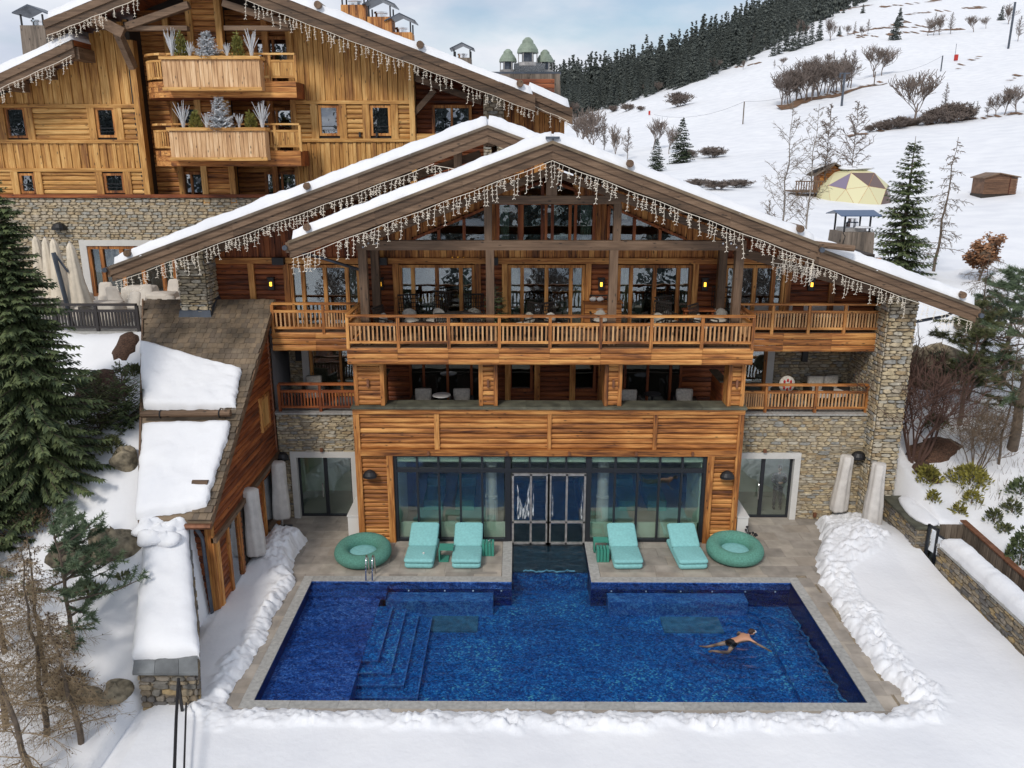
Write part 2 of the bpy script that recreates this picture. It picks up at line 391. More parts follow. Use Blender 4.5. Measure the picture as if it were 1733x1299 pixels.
def inst(name, key, m, parent, O, a, n, b):
    """a unit piece placed with its length along a, its depth along n and its width along b"""
    k = (key, m)
    if k not in UM: UM[k] = unit(key).mesh(key + '_' + m, m)
    o = bpy.data.objects.new(name, UM[k])
    w = Matrix(((a[0], n[0], b[0], O[0]), (a[1], n[1], b[1], O[1]), (a[2], n[2], b[2], O[2]), (0, 0, 0, 1)))
    return link(o, parent, False, w)
X, Yv, Z = Vector((1, 0, 0)), Vector((0, 1, 0)), Vector((0, 0, 1))
def planks(parent, O, a, b, n, La, Lb, pitch, m, depth=.035, key='plank', holes=(), lim=None, name='plank', jitter=.12, rnd=None, joints=0):
    O = Vector(O); cnt = max(1, round(Lb / pitch)); p = Lb / cnt; rr = rnd or random
    for i in range(cnt):
        b0 = i * p; b1 = b0 + p; bm = (b0 + b1) / 2
        a0, a1 = lim(bm) if lim else (0, La)
        if a1 - a0 < .05: continue
        segs = [(a0, a1)]
        for h in holes:
            if h[2] < bm < h[3]:
                ns = []
                for s0, s1 in segs:
                    if h[1] <= s0 or h[0] >= s1: ns.append((s0, s1))
                    else:
                        if h[0] > s0 + .04: ns.append((s0, h[0]))
                        if h[1] < s1 - .04: ns.append((h[1], s1))
                segs = ns
        if joints:
            ns = []
            for s0, s1 in segs:
                if s1 - s0 > joints * 1.3:
                    c = s0 + (s1 - s0) * rr.uniform(.3, .7); ns += [(s0, c - .004), (c + .004, s1)]
                else: ns.append((s0, s1))
            segs = ns
        for s0, s1 in segs:
            d = depth * (1 + rr.uniform(-jitter, jitter))
            inst(name, key, m, parent, O + a * s0 + b * b0, a * (s1 - s0), n * d, b * p * .985)
def stones(parent, O, a, n, La, Lb, m, sw=(.14, .5), sh=(.07, .17), holes=(), nind=100, lim=None, depth=.05, b=Z, name='stone'):
    """coursed rubble: every stone its own relief, the largest as objects, the rest joined"""
    O = Vector(O); lst = []; z = 0
    while z < Lb - .03:
        h = random.uniform(*sh); h = min(h, Lb - z)
        u = -random.uniform(0, .2)
        while u < La:
            w = random.uniform(*sw) * (1 if h > .1 else 1.1)
            u0, u1 = max(u, 0), min(u + w, La); u += w
            if u1 - u0 < .04: continue
            um, zm = (u0 + u1) / 2, z + h / 2
            if lim and not lim(um, zm): continue
            if any(q[0] < um < q[1] and q[2] < zm < q[3] for q in holes): continue
            dz = random.uniform(-.015, .015)
            lst.append((u0, z + dz, u1 - u0, h * random.uniform(.9, 1.12)))
        z += h
    lst.sort(key=lambda q: -q[2] * q[3])
    rest = MB()
    us = {k: unit('stone%d' % k) for k in range(5)}
    for i, (u0, z0, w, h) in enumerate(lst):
        k = random.randrange(5); d = depth * random.uniform(.6, 1.25)
        P = O + a * u0 + b * z0; aa, nn, bb = a * w * .97, n * d, b * h * .95
        if i < nind: inst(name, 'stone%d' % k, m, parent, P, aa, nn, bb)
        else:
            q = us[k]; o = len(rest.v)
            rest.v += [tuple(P + aa * v[0] + nn * v[1] + bb * v[2]) for v in q.v]
            rest.f += [tuple(o + j for j in f) for f in q.f]
    if rest.v:
        r = part('small_stones', rest, m, parent); r['kind'] = 'stuff'

# value noise on arrays
_perm = rng.random((256, 256))
def vnoise(x, y):
    xi = np.floor(x).astype(int); yi = np.floor(y).astype(int); fx = x - xi; fy = y - yi
    fx = fx * fx * (3 - 2 * fx); fy = fy * fy * (3 - 2 * fy)
    g = lambda i, j: _perm[i & 255, j & 255]
    return (g(xi, yi) * (1 - fx) + g(xi + 1, yi) * fx) * (1 - fy) + (g(xi, yi + 1) * (1 - fx) + g(xi + 1, yi + 1) * fx) * fy
def fbm(x, y, o=4):
    s = 0; a = 1; t = 0
    for k in range(o):
        s = s + a * vnoise(x * 2 ** k + 17 * k, y * 2 ** k + 31 * k); t += a; a *= .5
    return s / t
_pj = rng.random((256, 256, 2))
def cells(x, y):
    """distance to the nearest jittered cell point, 0..~1"""
    xi = np.floor(x).astype(int); yi = np.floor(y).astype(int); best = np.full(np.shape(x), 9.0)
    for dx in (-1, 0, 1):
        for dy in (-1, 0, 1):
            j = _pj[(xi + dx) & 255, (yi + dy) & 255]
            best = np.minimum(best, np.hypot(xi + dx + j[..., 0] - x, yi + dy + j[..., 1] - y))
    return best
def grid_mesh(name, XX, YY, ZZ, m, keep=None, smooth=True):
    nr, nc = XX.shape
    co_ = np.stack([XX, YY, ZZ], -1).reshape(-1, 3)
    idx = np.arange(nr * nc).reshape(nr, nc)
    q = np.stack([idx[:-1, :-1], idx[:-1, 1:], idx[1:, 1:], idx[1:, :-1]], -1).reshape(-1, 4)
    if keep is not None:
        kk = (keep[:-1, :-1] | keep[:-1, 1:] | keep[1:, 1:] | keep[1:, :-1]).reshape(-1); q = q[kk]
        used, inv = np.unique(q, return_inverse=True); co_ = co_[used]; q = inv.reshape(-1, 4)
    me = bpy.data.meshes.new(name)
    me.vertices.add(len(co_)); me.vertices.foreach_set('co', co_.ravel().astype('f'))
    me.loops.add(len(q) * 4); me.loops.foreach_set('vertex_index', q.ravel().astype('i'))
    me.polygons.add(len(q)); me.polygons.foreach_set('loop_start', np.arange(0, len(q) * 4, 4, dtype='i'))
    me.update(calc_edges=True); me.validate()
    me.materials.append(M[m] if isinstance(m, str) else m)
    if smooth: me.polygons.foreach_set('use_smooth', np.ones(len(q), bool))
    return me
def snow_cap(label, P00, P10, P11, P01, t, res=.12, lump=.05, edge=.12, ragged=.06, seed=0, name='snow_cap'):
    """thick snow lying on a (tilted) four-cornered surface, edges rounded and uneven"""
    P = [Vector(p) for p in (P00, P10, P11, P01)]
    lu = max((P[1] - P[0]).length, (P[2] - P[3]).length); lv = max((P[3] - P[0]).length, (P[2] - P[1]).length)
    nu, nv = max(4, int(lu / res)), max(4, int(lv / res))
    U, V = np.meshgrid(np.linspace(0, 1, nu + 1), np.linspace(0, 1, nv + 1))
    A = [np.array(p) for p in P]
    def pos(U, V): return (1 - U)[..., None] * (1 - V)[..., None] * A[0] + U[..., None] * (1 - V)[..., None] * A[1] + U[..., None] * V[..., None] * A[2] + (1 - U)[..., None] * V[..., None] * A[3]
    du = np.minimum(U, 1 - U) * lu; dv = np.minimum(V, 1 - V) * lv
    nse = fbm(U * lu * 2.2 + seed * 7, V * lv * 2.2 + seed * 3)
    d = np.minimum(du, dv)
    h = t * np.clip(d / edge, 0, 1) ** .45 * (1 + lump / max(t, .01) * (nse - .5) * 2)
    big = fbm(U * lu * .6 + seed, V * lv * .6)
    h = h * (.8 + .4 * big)
    base = pos(U, V)
    # ragged outline: push the border rows in or out along the sheet
    e = (d < edge * 1.01)
    nr = (fbm(U * lu * 3 + 5 + seed, V * lv * 3 + 9) - .5) * 2 * ragged
    ud = A[1] - A[0]; ud = ud / np.linalg.norm(ud); vd = A[3] - A[0]; vd = vd / np.linalg.norm(vd)
    wu = np.clip(1 - du / edge, 0, 1); wv = np.clip(1 - dv / edge, 0, 1)
    bu = np.where((du > 0) & (wu > 0), edge * .35, 0); bv = np.where((dv > 0) & (wv > 0), edge * .35, 0)
    base = base + ((np.sign(U - .5) * (wu * nr + bu)))[..., None] * ud + ((np.sign(V - .5) * (wv * nr + bv)))[..., None] * vd
    base[..., 2] += h
    me = grid_mesh(name, base[..., 0], base[..., 1], base[..., 2], 'snow')
    o = link(bpy.data.objects.new(name, me))
    return tag(o, label, 'snow', kind='stuff')

# ================================================================ TERRAIN
_cols = [-700, 0, 500, 900, 1000, 1100, 1200, 1300, 1400, 1500, 1600, 1733, 2100, 2600]
_rows = {82: [345, 345, 345, 345, 342, 340, 338, 336, 340, 342, 336, 326, 320, 320],
         160: [285, 285, 285, 285, 280, 272, 262, 250, 240, 218, 206, 190, 180, 180],
         250: [235, 235, 235, 235, 232, 217, 200, 185, 172, 156, 145, 124, 100, 90],
         350: [215, 215, 215, 210, 203, 176, 150, 130, 114, 100, 90, 76, 50, 40],
         450: [200, 200, 200, 195, 184, 152, 117, 86, 65, 56, 50, 42, 20, 10],
         600: [185, 185, 185, 175, 166, 135, 94, 48, 28, 14, 9, 6, -10, -20],
         800: [170, 170, 170, 158, 150, 126, 84, 30, -4, -20, -26, -30, -40, -40],
         1000: [168, 168, 168, 156, 149, 126, 84, 30, -10, -35, -45, -50, -60, -60]}
_ry = np.array([45] + sorted(_rows)); _cx = np.array(_cols, float)
_tz = np.array([[6.6] * len(_cols)] + [[F(c, y, Y)[1] for c, y in zip(_cols, _rows[Y])] for Y in sorted(_rows)])
def hill(x, Y):                 # arrays; Y >= 45
    zc = Y * _cp + 4 * _sp
    px = 876 + FPX * x / zc
    ci = np.clip((np.interp(px, _cx, np.arange(len(_cx)))), 0, len(_cx) - 1.001); ri = np.clip(np.interp(Y, _ry, np.arange(len(_ry))), 0, len(_ry) - 1.001)
    c0 = ci.astype(int); r0 = ri.astype(int); fc = ci - c0; fr = ri - r0
    fc = fc * fc * (3 - 2 * fc) * .5 + fc * .5
    z = (_tz[r0, c0] * (1 - fc) + _tz[r0, c0 + 1] * fc) * (1 - fr) + (_tz[r0 + 1, c0] * (1 - fc) + _tz[r0 + 1, c0 + 1] * fc) * fr
    amp = np.clip((Y - 50) / 250, 0, 1)
    return z + amp * (fbm(x / 38, Y / 38) - .5) * 3.2 + np.clip((Y - 46) / 20, 0, 1) * (fbm(x / 7 + 9, Y / 7) - .5) * .5
LP = ([-60, 5, 14, 16.5, 19, 21, 25, 27.6, 28.2, 35, 45], [-3, -.1, .1, .25, 1.6, 2.8, 5.2, 6.88, 6.88, 6.6, 6.6])
RP_ = ([-60, 5, 16, 20, 24, 27, 30, 33, 38, 45], [-3, -1, .2, .7, 1.1, 1.9, 3.0, 4.5, 5.7, 6.6])
def near(x, Y):
    zl = np.interp(Y, *LP) + np.where(x < -9.5, (fbm(x * .5, Y * .5) - .5) * .7, 0)
    zr = np.interp(Y, *RP_) + np.clip(x - 15, 0, 12) * .06 + (fbm(x * .6 + 40, Y * .6) - .5) * .55
    yard = np.where(Y < 33, np.where(Y > 12, -1.6, np.interp(Y, [-60, 5, 12], [-3, -.3, -.05])), np.interp(Y, [33, 40, 45], [-1.6, 5.5, 6.6]))
    tl = np.clip((-8.95 - x) / .35, 0, 1); edge_r = np.where(Y < 24.6, 14.75, 13.5)
    tr = np.clip((x - edge_r) / .3, 0, 1)
    chan = (x > 13.2) & (x <= 14.8) & (Y < 24.6)
    z = yard * (1 - tl) * (1 - tr) + zl * tl + zr * tr
    return np.where(chan & (tr < .5), -.2, z)
def ground_z(x, Y):
    x = float(x); Y = float(Y)
    if Y <= 45: return float(near(np.array([x]), np.array([Y]))[0])
    return float(hill(np.array([x]), np.array([Y]))[0])
def on(px, y_or_none=None, Y=None):
    """ground point seen at photo column px at distance Y"""
    x = (px - 876) / FPX * (Y * _cp + 5 * _sp); z = ground_z(x, Y)
    x = (px - 876) / FPX * (Y * _cp + (HC - z) * _sp)
    return x, Y, ground_z(x, Y)
def ground_at(px, py, y0=20, y1=1100):
    """walk the line of sight until it meets the ground"""
    Y = y0
    while Y < y1:
        x, z = F(px, py, Y)
        if z <= ground_z(x, Y): break
        Y *= 1.01 if Y > 60 else 1.005
    x, z = F(px, py, Y)
    return x, Y, ground_z(x, Y)

xs = np.arange(-46, 46.01, .28); ys = np.arange(12, 45.01, .28)
XX, YY = np.meshgrid(xs, ys); ZZ = near(XX, YY)
o = link(bpy.data.objects.new('snowy_ground', grid_mesh('snowy_ground', XX, YY, ZZ, 'snow'))); tag(o, kind='structure')
yv = np.concatenate([np.arange(45, 100, 1.5), np.geomspace(100, 1300, 150)])
cv = np.linspace(-900, 2700, 230)
YY, CC = np.meshgrid(yv, cv, indexing='ij'); XX = (CC - 876) / FPX * (YY * _cp + 4 * _sp)
o = link(bpy.data.objects.new('snowy_hillside', grid_mesh('snowy_hillside', XX, YY, hill(XX, YY), 'snow'))); tag(o, kind='structure')
# valley behind the camera and to the sides (mirrored in the windows)
for nm, x0, x1, y0, y1 in (('snowy_valley', -400, 400, -320, 12), ('snowy_slope_left', -400, -46, 12, 45), ('snowy_slope_right', 46, 400, 12, 45)):
    xs = np.linspace(x0, x1, 60); ys = np.linspace(y0, y1, 40); XX, YY = np.meshgrid(xs, ys)
    if y1 == 12: ZZ = np.interp(YY, [-320, -120, -40, 0, 12], [70, 6, -9, -2, -.05]) + (fbm(XX / 30, YY / 30) - .5) * 3 * np.clip(-YY / 30, 0, 1)
    else: ZZ = np.interp(YY, [12, 45], [-.05, 6.6]) + 0 * XX
    o = link(bpy.data.objects.new(nm, grid_mesh(nm, XX, YY, ZZ, 'snow'))); tag(o, kind='structure')

# ================================================================ POOL
PX0, PX1, PY0, PY1 = -6.52, 8.66, 17.36, 23.28
CX0, CX1 = -.17, 2.35          # channel to the indoor pool
def pool_mat(name, cols, sc=21):
    m = bpy.data.materials.new(name); m.use_nodes = True
    n = m.node_tree.nodes; l = m.node_tree.links.new; b = n['Principled BSDF']; b.inputs['Roughness'].default_value = .3
    g = n.new('ShaderNodeNewGeometry'); v = n.new('ShaderNodeTexVoronoi'); v.inputs['Scale'].default_value = sc; v.distance = 'CHEBYCHEV'
    wv = n.new('ShaderNodeTexNoise'); wv.inputs['Scale'].default_value = 2.6; wv.inputs['Detail'].default_value = 3
    mixv = n.new('ShaderNodeVectorMath'); mixv.operation = 'MULTIPLY_ADD'; mixv.inputs[1].default_value = (.10, .10, .0)
    l(g.outputs['Position'], wv.inputs['Vector']); l(wv.outputs['Color'], mixv.inputs[0]); l(g.outputs['Position'], mixv.inputs[2]); l(mixv.outputs['Vector'], v.inputs['Vector'])
    sp = n.new('ShaderNodeSeparateColor'); l(v.outputs['Color'], sp.inputs['Color'])
    r = n.new('ShaderNodeValToRGB')
    while len(r.color_ramp.elements) < len(cols): r.color_ramp.elements.new(.5)
    for i, (p, c) in enumerate(cols): r.color_ramp.elements[i].position = p; r.color_ramp.elements[i].color = (*c, 1)
    rs = n.new('ShaderNodeMath'); rs.operation = 'MULTIPLY_ADD'; rs.inputs[1].default_value = .82; rs.inputs[2].default_value = .08; l(sp.outputs['Red'], rs.inputs[0])
    t = n.new('ShaderNodeTexNoise'); t.inputs['Scale'].default_value = .8; t.inputs['Detail'].default_value = 4; l(g.outputs['Position'], t.inputs['Vector'])
    ad = n.new('ShaderNodeMath'); ad.operation = 'MULTIPLY_ADD'; ad.inputs[1].default_value = .75; l(t.outputs['Fac'], ad.inputs[0])
    s = n.new('ShaderNodeMath'); s.operation = 'SUBTRACT'; s.inputs[1].default_value = .33; l(rs.outputs[0], s.inputs[0]); l(s.outputs[0], ad.inputs[2]); l(ad.outputs[0], r.inputs['Fac'])
    l(r.outputs['Color'], b.inputs['Base Color']); return m
M['mosaic'] = pool_mat('blue_mosaic', [(0, (.003, .035, .13)), (.35, (.007, .085, .30)), (.7, (.015, .16, .47)), (.93, (.04, .29, .62)), (1, (.14, .52, .62))])
M['mosaic_violet'] = pool_mat('violet_blue_mosaic', [(0, (.008, .028, .13)), (.4, (.018, .075, .29)), (.8, (.05, .15, .46)), (1, (.14, .27, .6))])
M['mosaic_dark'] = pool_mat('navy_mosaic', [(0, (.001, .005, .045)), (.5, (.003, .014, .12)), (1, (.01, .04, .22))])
M['mosaic_light'] = pool_mat('light_mosaic', [(0, (.01, .09, .30)), (.5, (.03, .19, .45)), (1, (.12, .42, .6))])
M['mosaic_bench'] = pool_mat('bench_mosaic', [(0, (.012, .07, .28)), (.5, (.04, .16, .46)), (1, (.12, .34, .62))])
WL = -.07; DEP = -.88
b = MB().box(PX0 - .2, PX1 + .2, PY0 - .2, PY1 + .2, DEP - .1, DEP).box(CX0 - .2, CX1 + .2, PY1 + .2, 33, DEP - .1, DEP)
struct('pool_floor', b, 'mosaic')
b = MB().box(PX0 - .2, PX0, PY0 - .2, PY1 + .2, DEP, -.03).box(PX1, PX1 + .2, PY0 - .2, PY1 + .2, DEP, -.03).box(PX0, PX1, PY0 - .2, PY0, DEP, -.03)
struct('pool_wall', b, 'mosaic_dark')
b = MB().box(PX0, CX0, PY1, PY1 + .2, -.28, -.03).box(CX1, PX1, PY1, PY1 + .2, -.28, -.03)
struct('pool_wall', b, 'mosaic_violet')
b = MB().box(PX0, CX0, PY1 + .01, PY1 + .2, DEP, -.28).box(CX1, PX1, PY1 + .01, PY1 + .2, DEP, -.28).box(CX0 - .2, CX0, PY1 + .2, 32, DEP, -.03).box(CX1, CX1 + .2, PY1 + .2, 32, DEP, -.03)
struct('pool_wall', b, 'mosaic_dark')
# shallow shelf on the left, steps, benches
b = MB().box(PX0, -4.27, PY0, 21.45, DEP, -.34).box(PX0, -4.27, 21.45, PY1, DEP, -.345)
struct('pool_shelf', b, 'mosaic_violet')
b = MB().box(PX0, -4.1, 22.72, 23.0, -.345, -.24).box(PX0, -4.1, 23.0, PY1, -.345, -.14)
struct('pool_shelf', b, 'mosaic_violet')
st = MB()
for k, (w, y) in enumerate([(.45, 19.55), (.85, 19.15), (1.25, 18.78), (1.65, 18.42)]):
    zt = -.36 - .115 * k
    st.box(-4.27, -4.27 + w, y, 22.35, DEP + .001 * k, zt) if k == 0 else st.box(-4.27 + .4 * k + .05, -4.27 + w, y, 22.35, DEP, zt).box(-4.27, -4.27 + .4 * k + .05, y, y + .37, DEP, zt)
struct('pool_steps', st, 'mosaic')
b = MB()
for k, (w, y) in enumerate([(.45, 19.55), (.85, 19.15), (1.25, 18.78), (1.65, 18.42)]):
    zt = -.36 - .115 * k
    b.box(-4.27, -4.27 + w + .01, y - .02, y + .03, zt - .02, zt + .012).box(-4.27 + w - .03, -4.27 + w + .015, y + .03, 22.35, zt - .02, zt + .012)
struct('pool_step_edges', b, 'mosaic_bench')
b = MB().box(-4.1, -.75, 22.72, PY1 - .01, DEP, -.40).box(2.85, 7.2, 22.72, PY1 - .01, DEP, -.40)
struct('pool_bench', b, 'mosaic_bench')
b = MB().box(7.45, 8.1, PY0 + .02, 22.3, DEP, -.72)
struct('pool_bench', b, 'mosaic')
b = MB(); n = 46
for i in range(n):
    y0 = PY0 + .05 + i * .108; xx = PX1 - .06 + .05 * math.sin(i * .9) + .03 * math.sin(i * 2.1)
    x2 = PX1 - .06 + .05 * math.sin((i + 1) * .9) + .03 * math.sin((i + 1) * 2.1)
    b.hexa([(xx - .06, y0, -.8), (xx, y0, -.8), (x2, y0 + .108, -.8), (x2 - .06, y0 + .108, -.8), (xx - .06, y0, -.765), (xx, y0, -.765), (x2, y0 + .108, -.765), (x2 - .06, y0 + .108, -.765)])
struct('floor_refraction_line', b, 'mosaic_light')  # wobble of the floor edge seen through water, built as a pale strip
b = MB(); 
for i in range(20):
    x0_ = .2 + i * .085; y0 = 24.18 + .05 * math.sin(i * .8) + .03 * math.sin(i * 2.3); y1 = 24.18 + .05 * math.sin((i + 1) * .8) + .03 * math.sin((i + 1) * 2.3)
    b.hexa([(x0_, y0, -.16), (x0_ + .085, y1, -.16), (x0_ + .085, y1 + .05, -.16), (x0_, y0 + .05, -.16), (x0_, y0, -.13), (x0_ + .085, y1, -.13), (x0_ + .085, y1 + .05, -.13), (x0_, y0 + .05, -.13)])
M['edge_light'] = mat('pale_mosaic_edge', (.30, .62, .72), .4)
struct('threshold_refraction_line', b, 'edge_light')  # bright squiggle of refracted light at the step, painted as a cyan strip
b = MB().box(-.15, 2.33, 24.24, 33, -.22, -.17); struct('pool_step', MB().box(-.15, 2.33, 24.26, 33, DEP, -.22), 'mosaic')
M['threshold'] = mat('dark_threshold_tiles', (.025, .06, .085), .35, noise=(6, .4))
struct('pool_threshold', b, 'threshold')
M['plate'] = mat('grey_green_plate', (.05, .17, .27), .5, noise=(5, .3))
for x0_, x1_, lb in ((-2.95, -1.2, 'left'), (4.45, 6.25, 'right')):
    solo('massage_plate', MB().box(x0_, x1_, 21.75, 22.6, DEP, DEP + .05), 'plate', 'grey green plate on the pool floor under water, %s of the two' % lb, 'floor plate', 'underwater plates')
for side, x_ in [('l', q) for q in (-3.45, -2.3, -1.4, -.5)] + [('r', q) for q in (3.0, 4.1, 5.2, 6.2, 7.25, 8.2)]:
    b = MB().box(x_ - .022, x_ + .022, PY1 - .02, PY1 + .012, -.36, -.325)
    solo('pool_light', b, mat('pool_spot', (.8, .85, .9), .4) if 'pool_spot' not in bpy.data.materials else bpy.data.materials['pool_spot'], 'small round white underwater spot in the far pool wall, %s' % dict(zip((-3.45, -2.3, -1.4, -.5, 3.0, 4.1, 5.2, 6.2, 7.25, 8.2), ('nearest the steps', 'second right of the steps', 'second left of the channel', 'just left of the channel', 'just right of the channel', 'second right of the channel', 'third right of the channel', 'third from the right corner', 'second from the right corner', 'at the right corner')))[x_], 'pool light', 'spots along the far pool wall')
b = MB(); pts = [(1.0 + (.17 + .07 * math.sin(5 * t)) * math.cos(t), 18.6 + (.2 + .07 * math.sin(4 * t + 1)) * math.sin(t)) for t in [k * math.pi / 9 for k in range(18)]]
o_ = len(b.v); b.v += [(x, y, DEP + .012) for x, y in pts] + [(x, y, DEP - .02) for x, y in pts]; b.f += [tuple(range(18))] + [(i, (i + 1) % 18, 18 + (i + 1) % 18, 18 + i) for i in range(18)]
solo('floor_drain', b, 'mosaic_light', 'pale shimmering drain in the middle of the pool floor', 'drain')
# water: clear blue, gently rippled
m = bpy.data.materials.new('pool_water'); m.use_nodes = True
n = m.node_tree.nodes; l = m.node_tree.links.new; n.remove(n['Principled BSDF'])
t = n.new('ShaderNodeBsdfRefraction'); t.inputs['Color'].default_value = (.80, .93, 1, 1); t.inputs['IOR'].default_value = 1.06; t.inputs['Roughness'].default_value = 0
tr = n.new('ShaderNodeBsdfTransparent'); tr.inputs['Color'].default_value = (.80, .93, 1, 1)
gl = n.new('ShaderNodeBsdfGlossy'); gl.inputs['Roughness'].default_value = .03
fr = n.new('ShaderNodeFresnel'); fr.inputs['IOR'].default_value = 1.33
g = n.new('ShaderNodeNewGeometry')
mpn = n.new('ShaderNodeMapping'); mpn.inputs['Scale'].default_value = (1.0, 1.5, 1); l(g.outputs['Position'], mpn.inputs['Vector'])
nz = n.new('ShaderNodeTexNoise'); nz.inputs['Scale'].default_value = 2.2; nz.inputs['Detail'].default_value = 4; nz.inputs['Distortion'].default_value = .6; l(mpn.outputs['Vector'], nz.inputs['Vector'])
vd = n.new('ShaderNodeVectorMath'); vd.operation = 'DISTANCE'; vd.inputs[1].default_value = (*G(1243, 1083, -.07), -.07); l(g.outputs['Position'], vd.inputs[0])
wm = n.new('ShaderNodeMath'); wm.operation = 'MULTIPLY'; wm.inputs[1].default_value = 15; l(vd.outputs['Value'], wm.inputs[0])
ws = n.new('ShaderNodeMath'); ws.operation = 'SINE'; l(wm.outputs[0], ws.inputs[0])
wf = n.new('ShaderNodeMapRange'); wf.inputs['From Min'].default_value = .3; wf.inputs['From Max'].default_value = 2.6; wf.inputs['To Min'].default_value = .22; wf.inputs['To Max'].default_value = 0; l(vd.outputs['Value'], wf.inputs['Value'])
wa = n.new('ShaderNodeMath'); wa.operation = 'MULTIPLY_ADD'; l(ws.outputs[0], wa.inputs[0]); l(wf.outputs['Result'], wa.inputs[1]); l(nz.outputs['Fac'], wa.inputs[2])
bp = n.new('ShaderNodeBump'); bp.inputs['Strength'].default_value = .6; bp.inputs['Distance'].default_value = .12; l(wa.outputs[0], bp.inputs['Height'])
for q in (gl, fr): l(bp.outputs['Normal'], q.inputs['Normal'])
mi = n.new('ShaderNodeMixShader'); l(fr.outputs[0], mi.inputs['Fac']); l(tr.outputs[0], mi.inputs[1]); l(gl.outputs[0], mi.inputs[2])
l(mi.outputs[0], n['Material Output'].inputs['Surface']); M['water'] = m
b = MB(); b.v = [(PX0, PY0, WL), (PX1, PY0, WL), (PX1, PY1, WL), (CX1, PY1, WL), (CX1, 32, WL), (CX0, 32, WL), (CX0, PY1, WL), (PX0, PY1, WL)]; b.f = [tuple(range(8))]
struct('water', b, 'water')

# coping slabs and patio
cp_ = part('pool_coping', MB().box(PX0 - .3, PX1 + .3, PY0 - .3, PY0 - .005, -.06, -.02).box(PX0 - .3, PX0 - .005, PY0, PY1 + .3, -.06, -.02).box(PX1 + .005, PX1 + .3, PY0, PY1 + .3, -.06, -.02), 'mortar'); tag(cp_, kind='structure')
def slabs(x0, x1, y0, y1, along, stepw, m, parent, z0=-.05, z1=0, name='slab'):
    q = x0 if along == 'x' else y0; e = x1 if along == 'x' else y1
    k = max(1, round((e - q) / stepw)); w = (e - q) / k
    for i in range(k):
        a0 = q + i * w; dz = random.uniform(-.003, .003)
        if along == 'x': inst(name, 'tile', m, parent, (a0 + .003, y0, z0), X * (w - .006), Z * (z1 - z0 + dz), Yv * (y1 - y0))
        else: inst(name, 'tile', m, parent, (x0, a0 + .003, z0), X * (x1 - x0), Z * (z1 - z0 + dz), Yv * (w - .006))
slabs(PX0 - .3, PX1 + .3, PY0 - .3, PY0, 'x', 1.2, 'coping', cp_)
slabs(PX0 - .3, PX0, PY0, PY1 + .3, 'y', 1.2, 'coping', cp_)
slabs(PX1, PX1 + .3, PY0, PY1 + .3, 'y', 1.2, 'coping', cp_)
slabs(PX0, CX0, PY1, PY1 + .3, 'x', 1.2, 'coping', cp_); slabs(CX1, PX1, PY1, PY1 + .3, 'x', 1.2, 'coping', cp_)
slabs(CX0 - .32, CX0, PY1 + .3, 26.1, 'y', .9, 'coping', cp_); slabs(CX1, CX1 + .32, PY1 + .3, 26.1, 'y', .9, 'coping', cp_)
pat = part('patio', MB().box(-9.0, PX0 - .305, 16.5, 28.5, -.3, -.045).box(PX1 + .305, 13.3, 16.5, 28.5, -.3, -.045).box(PX0 - .305, PX1 + .305, 16.5, PY0 - .31, -.3, -.045).box(PX0 - .305, CX0 - .33, PY1 + .305, 28.5, -.3, -.045).box(CX1 + .33, PX1 + .305, PY1 + .305, 28.5, -.3, -.045), 'mortar'); tag(pat, kind='structure')
EXP = [G(*q) for q in ((455, 878), (470, 890), (482, 899), (520, 915), (497, 945), (500, 985), (470, 1030), (448, 1090), (410, 1140), (385, 1190), (402, 1199), (700, 1201), (1000, 1203), (1300, 1203), (1488, 1202), (1533, 1190), (1526, 1172), (1480, 1130), (1446, 1085), (1425, 1045), (1386, 985), (1380, 945), (1392, 920), (1380, 885), (1405, 876))]
EXP = [(-9.6, 28.6)] + EXP + [(13.6, 28.6)]
EXP[1] = (-9.0, 27.9)
def sdist(x, y, P):
    x = np.asarray(x, float); y = np.asarray(y, float); best = np.full(x.shape, 1e9); ins = np.zeros(x.shape, bool)
    for i in range(len(P)):
        (ax, ay), (bx, by) = P[i], P[(i + 1) % len(P)]
        t_ = np.clip(((x - ax) * (bx - ax) + (y - ay) * (by - ay)) / ((bx - ax) ** 2 + (by - ay) ** 2 + 1e-9), 0, 1)
        best = np.minimum(best, np.hypot(x - ax - t_ * (bx - ax), y - ay - t_ * (by - ay)))
        c = ((ay > y) != (by > y)); xi_ = (bx - ax) * (y - ay) / (by - ay + 1e-12) + ax
        ins ^= c & (x < xi_)
    return np.where(ins, -best, best)
r1 = random.Random(5)
yy = 16.6; row = 0
while yy < 28.3:
    hh = .62 if yy > 23.5 else .55
    xx = -9.0 + (row % 2) * .4 - .4
    while xx < 13.3:
        w = .86 if (int(xx * 3) + row) % 5 else .62
        cx, cy = xx + w / 2, yy + hh / 2
        inp = (PX0 - .3 - w / 2 < cx < PX1 + .3 + w / 2) and (PY0 - .3 < cy < PY1 + .3)
        inc = CX0 - .32 - w / 2 < cx < CX1 + .32 + w / 2 and cy > PY1
        underbox = cy > 26.25 and -5.3 < cx < 7.4
        if not inp and not inc and not underbox and float(sdist(np.array([cx]), np.array([cy]), EXP)[0]) < .45:
            inst('tile', 'tile', 'tile', pat, (xx + .003, yy + .003, -.045), X * (w - .006), Z * (.038 + r1.uniform(-.003, .003)), Yv * (hh - .006))
        xx += w
    yy += hh; row += 1
